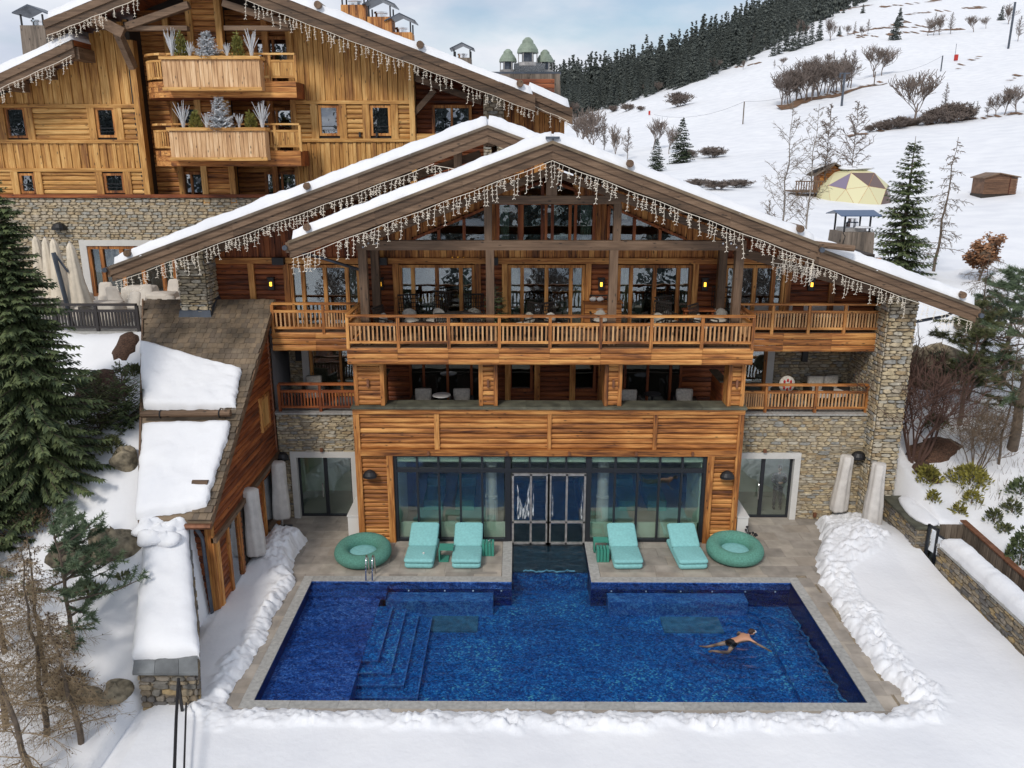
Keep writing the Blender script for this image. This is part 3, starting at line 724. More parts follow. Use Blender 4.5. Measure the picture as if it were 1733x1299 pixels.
# rim fill beside the coping (narrow cut pieces)
slabs(PX0 - .7, PX0 - .305, PY0 - .3, PY1 + .3, 'y', .6, 'tile', pat, -.045, -.008, 'tile')
slabs(PX1 + .305, PX1 + .7, PY0 - .3, PY1 + .3, 'y', .6, 'tile', pat, -.045, -.008, 'tile')
slabs(PX0 - .7, PX1 + .7, PY0 - .5, PY0 - .305, 'x', .8, 'tile', pat, -.045, -.008, 'tile')
slabs(PX0 - .3, CX0 - .33, PY1 + .305, PY1 + .62, 'x', .86, 'tile', pat, -.045, -.008, 'tile')
slabs(CX1 + .33, PX1 + .3, PY1 + .305, PY1 + .62, 'x', .86, 'tile', pat, -.045, -.008, 'tile')
slabs(CX0 - .95, CX0 - .33, PY1 + .62, 26.1, 'y', .6, 'tile', pat, -.045, -.006, 'tile')
slabs(CX1 + .33, CX1 + .95, PY1 + .62, 26.1, 'y', .6, 'tile', pat, -.045, -.006, 'tile')

# yard snow with a lumpy shovelled rim along the paving
xs = np.arange(-9.9, 13.42, .055); ys = np.arange(11.9, 28.0, .055)
XX, YY = np.meshgrid(xs, ys)
D = sdist(XX, YY, EXP) + (fbm(XX * 2.5, YY * 2.5) - .5) * .30 + (fbm(XX * 9, YY * 9) - .5) * .1 - np.where(YY < 17.4, .07, 0)
wq = fbm(XX * 4, YY * 4, 3); wr = fbm(XX * 4 + 50, YY * 4, 3)
lum = .5 - cells(XX * 4.3 + 1.6 * wq, YY * 4.3 + 1.6 * wr) ** 1.6; lum2 = .5 - cells(XX * 10.3 + wr, YY * 10.3 + wq)
lump = np.clip(lum, -.3, .6) * .30 * np.clip(fbm(XX * 1.9 + 3, YY * 1.9, 2) * 1.9 - .45, .1, 1.2) + np.clip(lum2, -.3, .6) * .08 + (fbm(XX * 9, YY * 9) - .5) * .10
pile = np.maximum(np.exp(-((XX - 11.9) ** 2 / 2.6 + (YY - 25.6) ** 2 / 2.4)) * .55, np.exp(-((XX + 8.0) ** 2 / .5 + (YY - 25.2) ** 2 / 2.2)) * .42)
bw = np.where(YY < 17.2, .62, np.where(XX < -6, .35, .75)) + pile * 2.2 + (fbm(XX * 1.1, YY * 1.1) - .5) * .5
band = np.clip(1 - (D - bw) / .3, 0, 1); band = band * band * (3 - 2 * band)
Hh = np.clip(D / (.26 + np.where(YY < 17.4, .3, 0)), 0, 1) ** .65
base = .17 + .05 * (fbm(XX * .5, YY * .5) - .5)
ZZ = Hh * (base + band * (.05 + lump)) + pile * Hh + (fbm(XX * 1.3, YY * 1.3) - .5) * .03 - .06 * (D < .02)
ZZ = np.where(D < 0, -.1, ZZ)
ZZ = ZZ + np.clip((XX - 12.4) / 1, 0, 1) * .12
ZZ = ZZ - np.clip((-8.7 - XX) / 1.2, 0, 1) * .55
keep = D > -.02
o = link(bpy.data.objects.new('snow', grid_mesh('snow', XX, YY, ZZ, 'snow', keep))); tag(o, kind='structure')

# ================================================================ MAIN CHALET
CH = thing('chalet', 'large timber and stone chalet with snowy gable roofs and balconies standing behind the blue pool', 'building', (1.0, 27, 0))
def P(name, mb, m, parent=CH, **k): return part(name, mb, m, parent, **k)
ch_core = P('body', MB().box(-8.6, 13.2, 30.6, 35.0, 4, 7.0).box(-8.6, 13.2, 33.8, 35, -.3, 4).box(-10.8, 13.2, 33.1, 35.0, 7.0, 8.8), 'dark')

def window(parent, x0, x1, z0, z1, Y, fm='orangez', parts_=(1,), fw=.09, glass='glass', curtains=True, depth=.12, name='window', bars=(), cm='curtain', muw=.09, sill=False):
    """frame mesh with one pane per light; parts_ gives the relative widths of the lights"""
    f = MB(); f.box(x0, x1, Y - depth, Y, z1 - fw, z1).box(x0, x1, Y - depth, Y, z0, z0 + fw).box(x0, x0 + fw, Y - depth, Y, z0 + fw, z1 - fw).box(x1 - fw, x1, Y - depth, Y, z0 + fw, z1 - fw)
    tot = sum(parts_); w = (x1 - x0 - 2 * fw); x = x0 + fw; cells_ = []
    for i, p in enumerate(parts_):
        xe = x + w * p / tot; cells_.append((x, xe))
        if i < len(parts_) - 1: f.box(xe - muw / 2, xe + muw / 2, Y - depth * .9, Y, z0 + fw, z1 - fw)
        x = xe
    for zb in bars: f.box(x0 + fw, x1 - fw, Y - depth * .8, Y - .02, zb - .03, zb + .03)
    w_ = P(name, f, fm, parent)
    for a, b_ in cells_: P('pane', MB().box(a + .01, b_ - .01, Y - .05, Y - .035, z0 + fw * .6, z1 - fw * .6), glass, w_)
    if sill: P('sill', MB().box(x0 - .05, x1 + .05, Y - depth - .06, Y, z0 - .05, z0), fm, w_)
    if curtains:
        for a, b_ in ((x0 + fw, x0 + fw + min(.35, w * .16)), (x1 - fw - min(.35, w * .16), x1 - fw)):
            c = MB(); n_ = 8; c.v = []; 
            for i in range(n_ + 1):
                xx = a + (b_ - a) * i / n_; yy = Y + .14 + (.04 if i % 2 else -.02)
                c.v += [(xx, yy, z0 + .03), (xx, yy, z1 - fw)]
            c.f = [(2 * i, 2 * i + 2, 2 * i + 3, 2 * i + 1) for i in range(n_)]
            P('curtain', c, cm, w_)
    return w_
def room(parent, x0, x1, y0, y1, z0, z1, mw='dark', mf='floor_in'):
    r = P('room', MB().box(x0, x1, y1, y1 + .05, z0, z1).box(x0, x0 + .05, y0 + .02, y1, z0, z1).box(x1 - .05, x1, y0 + .02, y1, z0, z1).box(x0, x1, y0 + .02, y1, z1, z1 + .05), mw, parent)
    P('room_floor', MB().box(x0 + .05, x1 - .05, y0 + .02, y1, z0 - .04, z0 + .005), mf, r); return r

# ---- ground floor: timber block round the glazed pool hall (front at Y 26)
bx0, bx1 = -5.5, 7.58
gx0, gx1 = -4.18, 6.40
fr_ = P('timber_block', MB().box(bx0 + .2, gx0 - .1, 26.12, 28.2, -.05, 3.3).box(gx1 + .1, bx1 - .2, 26.12, 28.2, -.05, 3.3).box(bx0 + .1, bx1 - .1, 26.12, 26.9, 3.3, 4.86), 'dark')
for x0_, x1_ in ((bx0, bx0 + .2), (bx1 - .2, bx1)): P('corner_post', MB().box(x0_, x1_, 25.98, 26.2, -.03, 4.72), 'orangez', fr_)
for x0_, x1_ in ((gx0 - .26, gx0 - .04), (gx1 + .04, gx1 + .26)): P('door_post', MB().box(x0_, x1_, 25.94, 26.2, -.03, 3.22), 'orangez', fr_)
for x0_, x1_ in ((bx0 + .2, gx0 - .26), (gx1 + .26, bx1 - .2)): planks(fr_, (x0_, 26.12, -.02), X, Z, -Yv, x1_ - x0_, 3.24, .165, 'orangex', .07)
P('lintel_beam', MB().box(bx0 + .2, bx1 - .2, 25.93, 26.12, 3.22, 3.44), 'orangex', fr_)
pan = [-5.3, -2.79, -2.62, 1.0, 1.14, 4.55, 4.69, 7.38]
for a, c in ((-2.79, -2.62), (1.0, 1.14), (4.55, 4.69)): P('panel_post', MB().box(a, c, 25.97, 26.12, 3.44, 4.7), 'orangez', fr_)
for i in range(4): planks(fr_, (pan[2 * i], 26.12, 3.44), X, Z, -Yv, pan[2 * i + 1] - pan[2 * i], 1.26, .18, 'orangex', .09)
P('parapet_rail', MB().box(bx0, bx1, 25.95, 26.12, 4.70, 4.87), 'orangex', fr_)
slabs(bx0 - .04, bx1 + .04, 25.88, 26.72, 'x', 1.5, 'cap', fr_, 4.88, 4.96, 'cap_slab')
for a in (-.35, 1.75, 4.0, -3.0, 5.9): 
    P('spotlight', MB().box(a - .04, a + .04, 25.84, 25.93, 3.28, 3.4), 'copper', fr_)
# glazing of the hall
def mull(xs_, z0, z1, w=.06): 
    b_ = MB()
    for x in xs_: b_.box(x - w / 2, x + w / 2, 26.06, 26.2, z0, z1)
    return b_
L_x = [gx0 + .04, -3.42, -2.69, -1.95, -1.2, -.42]; R_x = [2.52, 3.35, 4.12, 4.86, 5.62, gx1 - .04]
gf = mull([(-.42 + -.22) / 2, (2.52 + 2.36) / 2], -.05, 3.22, .2)
for x in L_x[:-1] + R_x[1:]: gf.box(x - .035, x + .035, 26.06, 26.2, 0, 3.2)
gf.box(gx0 - .04, gx0 + .06, 26.03, 26.2, 0, 3.22).box(gx1 - .06, gx1 + .04, 26.03, 26.2, 0, 3.22)
gf.box(gx0, gx1, 26.05, 26.2, 2.58, 2.72).box(gx0, -.3, 26.05, 26.2, 0, .1).box(2.45, gx1, 26.05, 26.2, 0, .1).box(gx0, gx1, 26.05, 26.2, 3.14, 3.22)
for x in (-.2 + .62, .42 + .62, 1.05 + .62): gf.box(x - .03, x + .03, 26.06, 26.2, 2.6, 3.2)
hall = P('pool_hall_glazing', gf, 'frame')
for xs_ in (L_x, R_x):
    for i in range(5):
        P('pane', MB().box(xs_[i] + .03, xs_[i + 1] - .03, 26.11, 26.125, .08, 2.6), 'glass_hall', hall)
        P('pane', MB().box(xs_[i] + .03, xs_[i + 1] - .03, 26.11, 26.125, 2.7, 3.16), 'glass_hall', hall)
        P('roller_blind', MB().box(xs_[i] + .03, xs_[i + 1] - .03, 26.16, 26.17, 2.93, 3.18), 'mint', hall)
qx = [-.2, .42, 1.05, 1.67, 2.36]
for i in range(4):
    P('pane', MB().box(qx[i] + .03, qx[i + 1] - .03, 26.11, 26.125, 2.7, 3.16), 'glass_hall', hall)
    P('roller_blind', MB().box(qx[i] + .03, qx[i + 1] - .03, 26.16, 26.17, 2.93, 3.18), 'mint', hall)
# steel door standing in the water channel
dx = [-.15, .47, 1.08, 1.70, 2.32]
df = MB()
for x in dx: df.box(x - .035, x + .035, 26.0, 26.1, -.1, 2.55)
df.box(-.18, 2.35, 26.0, 26.1, 2.48, 2.56).box(-.18, 2.35, 26.0, 26.1, .72, .79).box(-.18, 2.35, 26.0, 26.1, -.1, -.02).box(.99, 1.17, 26.0, 26.1, -.1, 2.5)
dr = P('water_door', df, 'silver', CH)
for i in range(4):
    P('pane', MB().box(dx[i] + .03, dx[i + 1] - .03, 26.04, 26.055, .79, 2.48), 'glass_hall', dr)
    P('pane', MB().box(dx[i] + .03, dx[i + 1] - .03, 26.04, 26.055, -.03, .72), 'glass_hall', dr)
ice = MB(); rr = random.Random(4)
for x0_, x1_ in ((.0, .42), (.52, .57), (.98, 1.03), (1.2, 1.24), (2.2, 2.25)):
    k = 9; o_ = len(ice.v); top = []
    for i in range(k + 1):
        u = i / k; xx = x0_ + (x1_ - x0_) * u
        zt = 1.2 + 1.0 * abs(2 * u - 1) ** 1.2 + rr.uniform(-.06, .06); zb = .84 + rr.uniform(0, .16)
        ice.v += [(xx, 26.03, zb), (xx, 26.03, zt)]
    ice.f += [(o_ + 2 * i, o_ + 2 * i + 2, o_ + 2 * i + 3, o_ + 2 * i + 1) for i in range(k)]
M['frost'] = bpy.data.materials.new('frost'); M['frost'].use_nodes = True
n = M['frost'].node_tree.nodes; l = M['frost'].node_tree.links.new; n['Principled BSDF'].inputs['Base Color'].default_value = (.75, .8, .82, 1)
g = n.new('ShaderNodeNewGeometry'); mp = n.new('ShaderNodeMapping'); mp.inputs['Scale'].default_value = (22, 1, 3); t = n.new('ShaderNodeTexNoise'); t.inputs['Detail'].default_value = 5; t.inputs['Scale'].default_value = 1; l(g.outputs['Position'], mp.inputs['Vector']); l(mp.outputs['Vector'], t.inputs['Vector'])
r = n.new('ShaderNodeMapRange'); r.inputs['From Min'].default_value = .42; r.inputs['From Max'].default_value = .62; r.inputs['To Max'].default_value = .85; l(t.outputs['Fac'], r.inputs['Value']); l(r.outputs['Result'], n['Principled BSDF'].inputs['Alpha'])
P('frost', ice, 'frost', dr)
# interior of the hall
hr = P('pool_hall_interior', MB().box(-5.2, 7.3, 33.6, 33.7, -.1, 3.6).box(-5.3, -5.2, 28.3, 33.6, -.1, 3.6).box(7.3, 7.4, 28.3, 33.6, -.1, 3.6).box(-4.2, -4.1, 26.3, 28.3, 0, 3.3).box(6.3, 6.4, 26.3, 28.3, 0, 3.3).box(-5.3, 7.4, 26.95, 33.7, 3.3, 3.4).box(gx0, -.4, 26.3, 26.36, .0, .62).box(2.5, gx1, 26.3, 26.36, .0, .62), 'mint')
P('hall_floor', MB().box(-5.2, CX0 - .25, 26.3, 33.6, -.1, .0).box(CX1 + .25, 7.3, 26.3, 33.6, -.1, .0), 'hall_floor', hr)
P('water_channel_end', MB().box(CX0 - .25, CX1 + .25, 32, 33.6, -.9, .0), 'hall_floor', hr)
for x in (-.9, 3.0):
    c = MB(); c.lathe([(.24, 0), (.24, .12), (.2, .16), (.2, 1.4), (.23, 1.42), (.23, 1.5), (.2, 1.52), (.2, 3.0), (.26, 3.08), (.26, 3.3)], x, 26.65, 24)
    for k in range(16):
        t = k * math.pi / 8; c.box(x + .2 * math.cos(t) - .012, x + .2 * math.cos(t) + .012, 26.65 + .2 * math.sin(t) - .012, 26.65 + .2 * math.sin(t) + .012, .2, 1.35)
    P('fluted_column', c, 'white', hr)
for x, y, s_ in ((-3.2, 29.5, 1), (-2.0, 29.5, 1), (4.2, 29.5, 1), (5.3, 29.5, 1)):
    P('bench', MB().box(x - .35, x + .35, y - .9, y + .9, .02, .42).box(x - .35, x + .35, y + .5, y + .95, .42, .75), 'ring', hr)
# ---- loggia of the first floor
lg = P('loggia', MB().box(bx0 + .1, bx1 - .1, 26.72, 28.8, 4.0, 4.1), 'slate')
for a, c in ((-5.42, -4.42), (-1.28, -.66), (2.88, 3.46), (6.96, 7.52)):
    cm = P('clad_column', MB().box(a + .06, c - .06, 26.12, 26.62, 4.96, 6.5), 'dark')
    planks(cm, (a + .12, 26.12, 4.97), X, Z, -Yv, c - a - .24, 1.5, .17, 'orangex', .05)
    for q in (a, c - .13): P('post', MB().box(q, q + .13, 26.04, 26.64, 4.965, 6.5), 'orangez', cm)
lw = P('loggia_wall', MB().box(bx0, bx1, 28.86, 28.95, 4.1, 6.9), 'dark')
hol = [(1.55, 4.35, 0, 2.4), (5.2, 6.05, .6, 2.3), (7.5, 8.35, .6, 2.3), (9.0, 11.5, 0, 2.4)]
planks(lw, (bx0, 28.86, 4.1), X, Z, -Yv, 13.08, 2.6, .19, 'redx', .05, holes=hol)
for x0_, x1_, z0_, ps in ((-3.95, -1.15, 4.1, (.5, 1, 1, .5)), (3.5, 6.0, 4.1, (.4, 1, 1, .4))): 
    window(lw, x0_, x1_, z0_, 6.5, 28.9, 'redz', ps, cm='curtain')
for x0_ in (-.3, 2.0): window(lw, x0_, x0_ + .85, 4.7, 6.4, 28.88, 'redz', (1,), curtains=False, depth=.2)
for x in (-.45, .62, 1.9, 2.93): P('post', MB().box(x, x + .2, 28.6, 28.8, 4.1, 6.5), 'orangez', lw)
room(lw, -5.3, 7.4, 29.0, 30.5, 4.1, 6.8)
P('loggia_ceiling', MB().box(bx0 + .05, bx1 - .05, 26.0, 28.8, 6.5, 6.56), 'redx', lg)
for a in (-4.75, 6.95):
    P('side_screen', MB().box(a, a + .1, 26.7, 28.3, 4.1, 5.6), 'redy', lg); P('side_cap', MB().box(a - .1, a + .2, 26.7, 28.3, 5.6, 5.66), 'cap', lg)

# ---- railing maker (balcony is a part, its pieces sub-parts)
def railing(bal, p0, p1, z, posts, nb, mt='orange', h=1.05, bw=.028):
    p0 = Vector((*p0, 0)); p1 = Vector((*p1, 0)); d = (p1 - p0); Ln = d.length; d.normalize(); nn = Vector((-d.y, d.x, 0))
    ax = 'x' if abs(d.x) > .5 else 'y'
    def bar(name, a0, a1, z0, z1, w, m): inst(name, 'box', m, bal, p0 + d * a0 - nn * w / 2 + Z * z0, d * (a1 - a0), nn * w, Z * (z1 - z0))
    bar('top_rail', 0, Ln, z + h - .07, z + h, .15, mt + ax)
    for i, t in enumerate(posts): bar('post', t * Ln - .05, t * Ln + .05, z - .05, z + h - .07, .1, mt + 'z')
    for i in range(len(posts) - 1):
        a0, a1 = posts[i] * Ln + .05, posts[i + 1] * Ln - .05
        bar('rail', a0, a1, z + .70, z + .79, .07, mt + ax); bar('rail', a0, a1, z + .12, z + .2, .07, mt + ax)
        for k in range(nb):
            c = a0 + (a1 - a0) * (k + .5) / nb; bar('baluster', c - bw, c + bw, z + .2, z + .70, .045, 'baluster' if mt == 'orange' else mt + 'z')
def balcony(name, x0, x1, y0, y1, z, zf, nsec, rows=3, mt='orange'):
    b_ = P(name, MB().box(x0 + .03, x1 - .03, y0 + .06, y1, z - .16, z - .01), 'beamx')
    for i in range(nsec):
        a = x0 + (x1 - x0) * i / nsec; w = (x1 - x0) / nsec
        planks(b_, (a + .003, y0 + .06, zf), X, Z, -Yv, w - .006, z - zf - .02, (z - .02 - zf) / rows, mt + 'x', .055, 'plank')
    return b_
FB = balcony('front_balcony', -5.5, 7.58, 25.6, 28.7, 7.05, 6.48, 8)
railing(FB, (-5.45, 25.66), (7.53, 25.66), 7.06, [i / 8 for i in range(9)], 11)
railing(FB, (-5.45, 25.72), (-5.45, 27.95), 7.06, [.02, 1], 14)
railing(FB, (7.53, 25.72), (7.53, 27.95), 7.06, [.02, 1], 14)
for s_, xx in ((1, -5.5), (-1, 7.58)): P('end_board', MB().box(min(xx, xx + s_ * .05), max(xx, xx + s_ * .05), 25.66, 28.0, 6.48, 7.04), 'orangey', FB)
LB = balcony('left_upper_balcony', -8.62, -5.55, 28.0, 28.75, 7.05, 6.36, 2)
railing(LB, (-8.55, 28.05), (-5.6, 28.05), 7.03, [0, .6, 1], 11)
RB = balcony('right_upper_balcony', 7.62, 12.68, 28.0, 28.75, 7.05, 6.36, 3)
railing(RB, (7.65, 28.05), (12.62, 28.05), 7.03, [0, .245, .50, .75, 1], 11)
LB2 = P('left_lower_balcony', MB().box(-8.7, -5.5, 28.0, 31.0, 4.0, 4.06), 'slate')
railing(LB2, (-8.55, 28.1), (-5.62, 28.1), 4.12, [0, .5, 1], 12, 'red')
RB2 = P('right_lower_balcony', MB().box(7.6, 12.9, 28.0, 31.0, 4.0, 4.06), 'slate')
railing(RB2, (7.62, 28.1), (12.5, 28.1), 4.12, [0, .26, .625, 1], 14, 'orange')
slabs(-8.75, -5.5, 27.88, 28.5, 'x', .8, 'coping', LB2, 4.05, 4.11, 'cap_slab'); slabs(7.6, 12.9, 27.88, 28.5, 'x', .8, 'coping', RB2, 4.05, 4.11, 'cap_slab')

# ---- stone wings
def stone_part(name, box_, O, a, n_, La, Lb, nind, holes=(), m='stone', lim=None, **k):
    w = P(name, MB().box(*box_), 'mortar'); stones(w, O, a, n_, La, Lb, m, nind=nind, holes=holes, lim=lim, **k); return w
LWh = [(.42, 2.85, -1, 2.62)]
w1 = P('left_stone_wall', MB().box(-8.7, -8.28, 28, 28.3, -.3, 4.05).box(-5.85, -5.5, 28, 28.3, -.3, 4.05).box(-8.28, -5.85, 28, 28.3, 2.62, 4.05), 'mortar')
stones(w1, (-8.7, 28.0, 0), X, -Yv, 3.2, 4.04, 'stone', sw=(.13, .46), sh=(.05, .135), nind=70, holes=LWh)
w2 = P('right_stone_wall', MB().box(10.3, 13.4, 28, 28.3, -.3, 4.05).box(7.5, 10.3, 28, 28.3, 2.64, 4.05), 'mortar')
stones(w2, (7.5, 28.0, 0), X, -Yv, 5.6, 4.04, 'stone', sw=(.13, .46), sh=(.05, .135), nind=95, holes=[(-1, 2.82, -1, 2.64)])
for nm, x0_, x1_ in (('left_door', -8.28, -5.85), ('right_door', 7.75, 10.3)):
    s_ = P('door_surround', MB().box(x0_, x0_ + .22, 27.9, 28.2, 0, 2.62).box(x1_ - .22, x1_, 27.9, 28.2, 0, 2.62).box(x0_ + .22, x1_ - .22, 27.9, 28.2, 2.4, 2.62), 'white')
    w = window(s_, x0_ + .22, x1_ - .22, 0.0, 2.4, 28.2, 'frame', (1, 1), .07, 'glass_hall', False, .1, 'door', muw=.13)
    P('door_handle', MB().tube([(x1_ / 2 + x0_ / 2 - .12, 28.05, .75), (x1_ / 2 + x0_ / 2 - .12, 28.02, .8), (x1_ / 2 + x0_ / 2 - .12, 28.02, 1.3), (x1_ / 2 + x0_ / 2 - .12, 28.05, 1.35)], .018), 'chrome', s_)
    room(s_, x0_ - .3, x1_ + .3, 28.3, 30.5, 0, 2.9, 'mint', 'hall_floor')
# recessed first-floor side rooms
for nm, x0_, x1_, wx in (('left', -8.7, -5.5, (-7.9, -5.55)), ('right', 7.58, 12.9, (7.6, 9.45))):
    w = P('recessed_stone_wall', MB().box(x0_, x1_, 30.2, 30.35, 4.06, 7.0), 'mortar')
    side = [(wx[0] - x0_ - (.28 if nm == 'left' else 0), wx[1] - x0_ + (0 if nm == 'left' else .3), 0, 2.4)]
    stones(w, (x0_, 30.2, 4.1), X, -Yv, x1_ - x0_, 2.9, 'stone', sw=(.13, .46), sh=(.05, .13), nind=40 if nm == 'right' else 12, holes=side)
    q = wx[0] - .28 if nm == 'left' else wx[1]
    P('white_reveal', MB().box(q, q + .26, 30.05, 30.22, 4.06, 6.6), 'white', w)
    window(w, wx[0], wx[1], 4.1, 6.5, 30.2, 'orangez', (1, 1), .11, 'glass', True, .14)
    P('outdoor_speaker', MB().box(*((-8.4, -8.2) if nm == 'left' else (10.75, 10.95)), 30.0, 30.14, 5.5, 6.0), 'black', w)
    P('ceiling_boards', MB().box(x0_, x1_, 28.1, 30.3, 6.9, 6.96), 'redx', w)
w = P('side_stone_wall', MB().box(12.62, 12.9, 28.3, 30.2, 4.06, 7.0), 'mortar'); stones(w, (12.62, 30.2, 4.1), -Yv, -X, 1.9, 2.9, 'stone', sw=(.13, .46), sh=(.05, .13), nind=8)
# stone pillar at the right corner
def pillar(O, wx, dy, h, nind, taper=0, name='stone_pillar'):
    p_ = P(name, MB().box(O[0] + .03, O[0] + wx - .03, O[1] + .03, O[1] + dy, O[2] - .3, O[2] + h), 'mortar')
    stones(p_, O, X, -Yv, wx, h, 'stone', sw=(.18, .55), sh=(.06, .17), nind=nind)
    stones(p_, (O[0], O[1] + dy, O[2]), -Yv, -X, dy, h, 'stone', nind=int(nind * .35))
    stones(p_, (O[0] + wx, O[1], O[2]), Yv, X, dy, h, 'stone', nind=0)
    return p_
pillar((12.55, 27.3, 0), .93, 1.1, 8.9, 105)
pillar((-11.62, 27.85, 5.6), .95, .95, 4.4, 48)
P('lead_flashing', MB().box(-11.70, -10.6, 27.78, 28.0, 5.9, 7.7 - 0.0).box(-11.70, -11.62, 27.78, 28.6, 5.9, 7.9).box(-10.67, -10.58, 27.78, 28.7, 6.3, 7.9), 'zinc') if False else None
P('roof_flashing', MB().hexa([(-11.75, 27.72, 7.42), (-10.55, 27.72, 7.42), (-10.55, 28.75, 8.1), (-11.75, 28.75, 8.1), (-11.68, 27.8, 7.85), (-10.62, 27.8, 7.85), (-10.62, 28.75, 8.25), (-11.68, 28.75, 8.25)]), 'zinc')

# ---- top floor: restaurant wall with five sliding windows
def r1z(x): return 13.36 - .365 * abs(x - 1.0)
def r2z(x): return 13.85 - .3545 * (-.93 - x if x < -.93 else x + .93)
def under(x): 
    z = r2z(x) - .5
    if -6.6 < x < 8.8: z = max(z, r1z(x) - .5)
    return z
uw = P('upper_wall', MB().box(-10.9, -8.2, 28.9, 29.0, 7.05, 9.4).box(9.5, 12.6, 28.9, 29.0, 7.05, 9.4).box(-5.55, -4.25, 28.9, 29.0, 7.05, 9.4).box(-1.5, -.4, 28.9, 29.0, 7.05, 9.4).box(2.4, 3.5, 28.9, 29.0, 7.05, 9.4).box(6.2, 7.2, 28.9, 29.0, 7.05, 9.4), 'dark')
wins = [(-8.04, -5.58), (-4.18, -1.52), (-.33, 2.37), (3.53, 6.14), (7.3, 9.41)]
for a, c in wins:
    window(uw, a, c, 7.06, 9.3, 28.9, 'orangez', (.45, 1, 1, .45), .1, 'glass', True, .16, muw=.13)
hol = [(a + 10.9 - .02, c + 10.9 + .02, 0, 2.3) for a, c in wins]
planks(uw, (-10.9, 28.9, 7.06), X, Z, -Yv, 23.6, 2.28, .19, 'redx', .05, holes=hol, joints=3.0)
P('wall_beam', MB().box(-10.9, 12.7, 28.74, 28.9, 9.34, 9.54), 'orangex', uw)
for a in [w_[0] - .22 for w_ in wins] + [w_[1] + .02 for w_ in wins] + [-9.5, 11.0]: P('wall_post', MB().box(a, a + .2, 28.72, 28.84, 7.06, 9.34), 'orangez', uw)
# boards of the gable above the beam, with the gable windows left open
def gv(x): return [(-3.63, -1.0), (-.68, 2.64), (3.2, 5.84)]
def gab_top(x):
    return under(x) + .12
def win_top(x):
    if -.72 <= x <= 2.7: return 11.42
    if -3.66 < x < -1.0: return 10.2 + (x + 3.63) * .42
    if 3.1 < x < 5.9: return 10.2 + (5.84 - x) * .42
    return 0
xb = -10.9
while xb < 12.6:
    w = .2; xm = xb + w / 2; top = gab_top(xm); wt = win_top(xm)
    if wt: 
        segs = [(9.54, 10.1), (wt + .06, min(top, wt + 1.0) if not (.2 < xm < 1.8) else wt + .3)]
    else: segs = [(9.54, top)]
    for z0_, z1_ in segs:
        if z1_ - z0_ > .1: inst('board', 'board', 'orangez' if abs(xm - 1) < 6 else 'redz', uw, (xb, 28.9, z0_), Z * (z1_ - z0_), -Yv * .05, X * w * .98)
    xb += w
gb = MB(); gb.poly_y([(-10.9, 9.5), (12.6, 9.5), (8.8, 10.4), (3.0, 12.5), (2.7, 11.5), (5.9, 10.15), (-3.7, 10.15), (-.75, 11.5), (-1.0, 12.5), (-9, 10.6)], 29.0, 29.04) if False else None
gw = MB()
def gable_window(x0, x1, n_, zt):
    f = MB(); nodes = [x0 + (x1 - x0) * i / n_ for i in range(n_ + 1)]
    for x in nodes: f.box(x - .05, x + .05, 28.74, 28.9, 10.1, zt(x))
    f.box(x0, x1, 28.74, 28.9, 10.08, 10.16)
    for i in range(n_):
        a, c = nodes[i], nodes[i + 1]
        f.hexa([(a, 28.74, zt(a) - .05), (c, 28.74, zt(c) - .05), (c, 28.9, zt(c) - .05), (a, 28.9, zt(a) - .05), (a, 28.74, zt(a) + .05), (c, 28.74, zt(c) + .05), (c, 28.9, zt(c) + .05), (a, 28.9, zt(a) + .05)])
    w_ = P('gable_window', f, 'redz', uw)
    for i in range(n_):
        a, c = nodes[i], nodes[i + 1]
        P('pane', MB().hexa([(a, 28.84, 10.12), (c, 28.84, 10.12), (c, 28.85, 10.12), (a, 28.85, 10.12), (a, 28.84, zt(a)), (c, 28.84, zt(c)), (c, 28.85, zt(c)), (a, 28.85, zt(a))]), 'glass', w_)
    return w_
g_ = gable_window(-.68, 2.64, 4, lambda x: 11.42)
for a, c in ((-.6, -.3), (2.2, 2.56)):
    cu = MB(); cu.v = sum([[(a + (c - a) * i / 8, 29.0 + (.04 if i % 2 else 0), 10.15), (a + (c - a) * i / 8, 29.0 + (.04 if i % 2 else 0), 11.4)] for i in range(9)], []); cu.f = [(2 * i, 2 * i + 2, 2 * i + 3, 2 * i + 1) for i in range(8)]
    P('curtain', cu, 'curtain', g_)
gable_window(-3.63, -.98, 3, lambda x: 10.2 + (x + 3.63) * .42)
gable_window(3.15, 5.84, 3, lambda x: 10.2 + (5.84 - x) * .42)
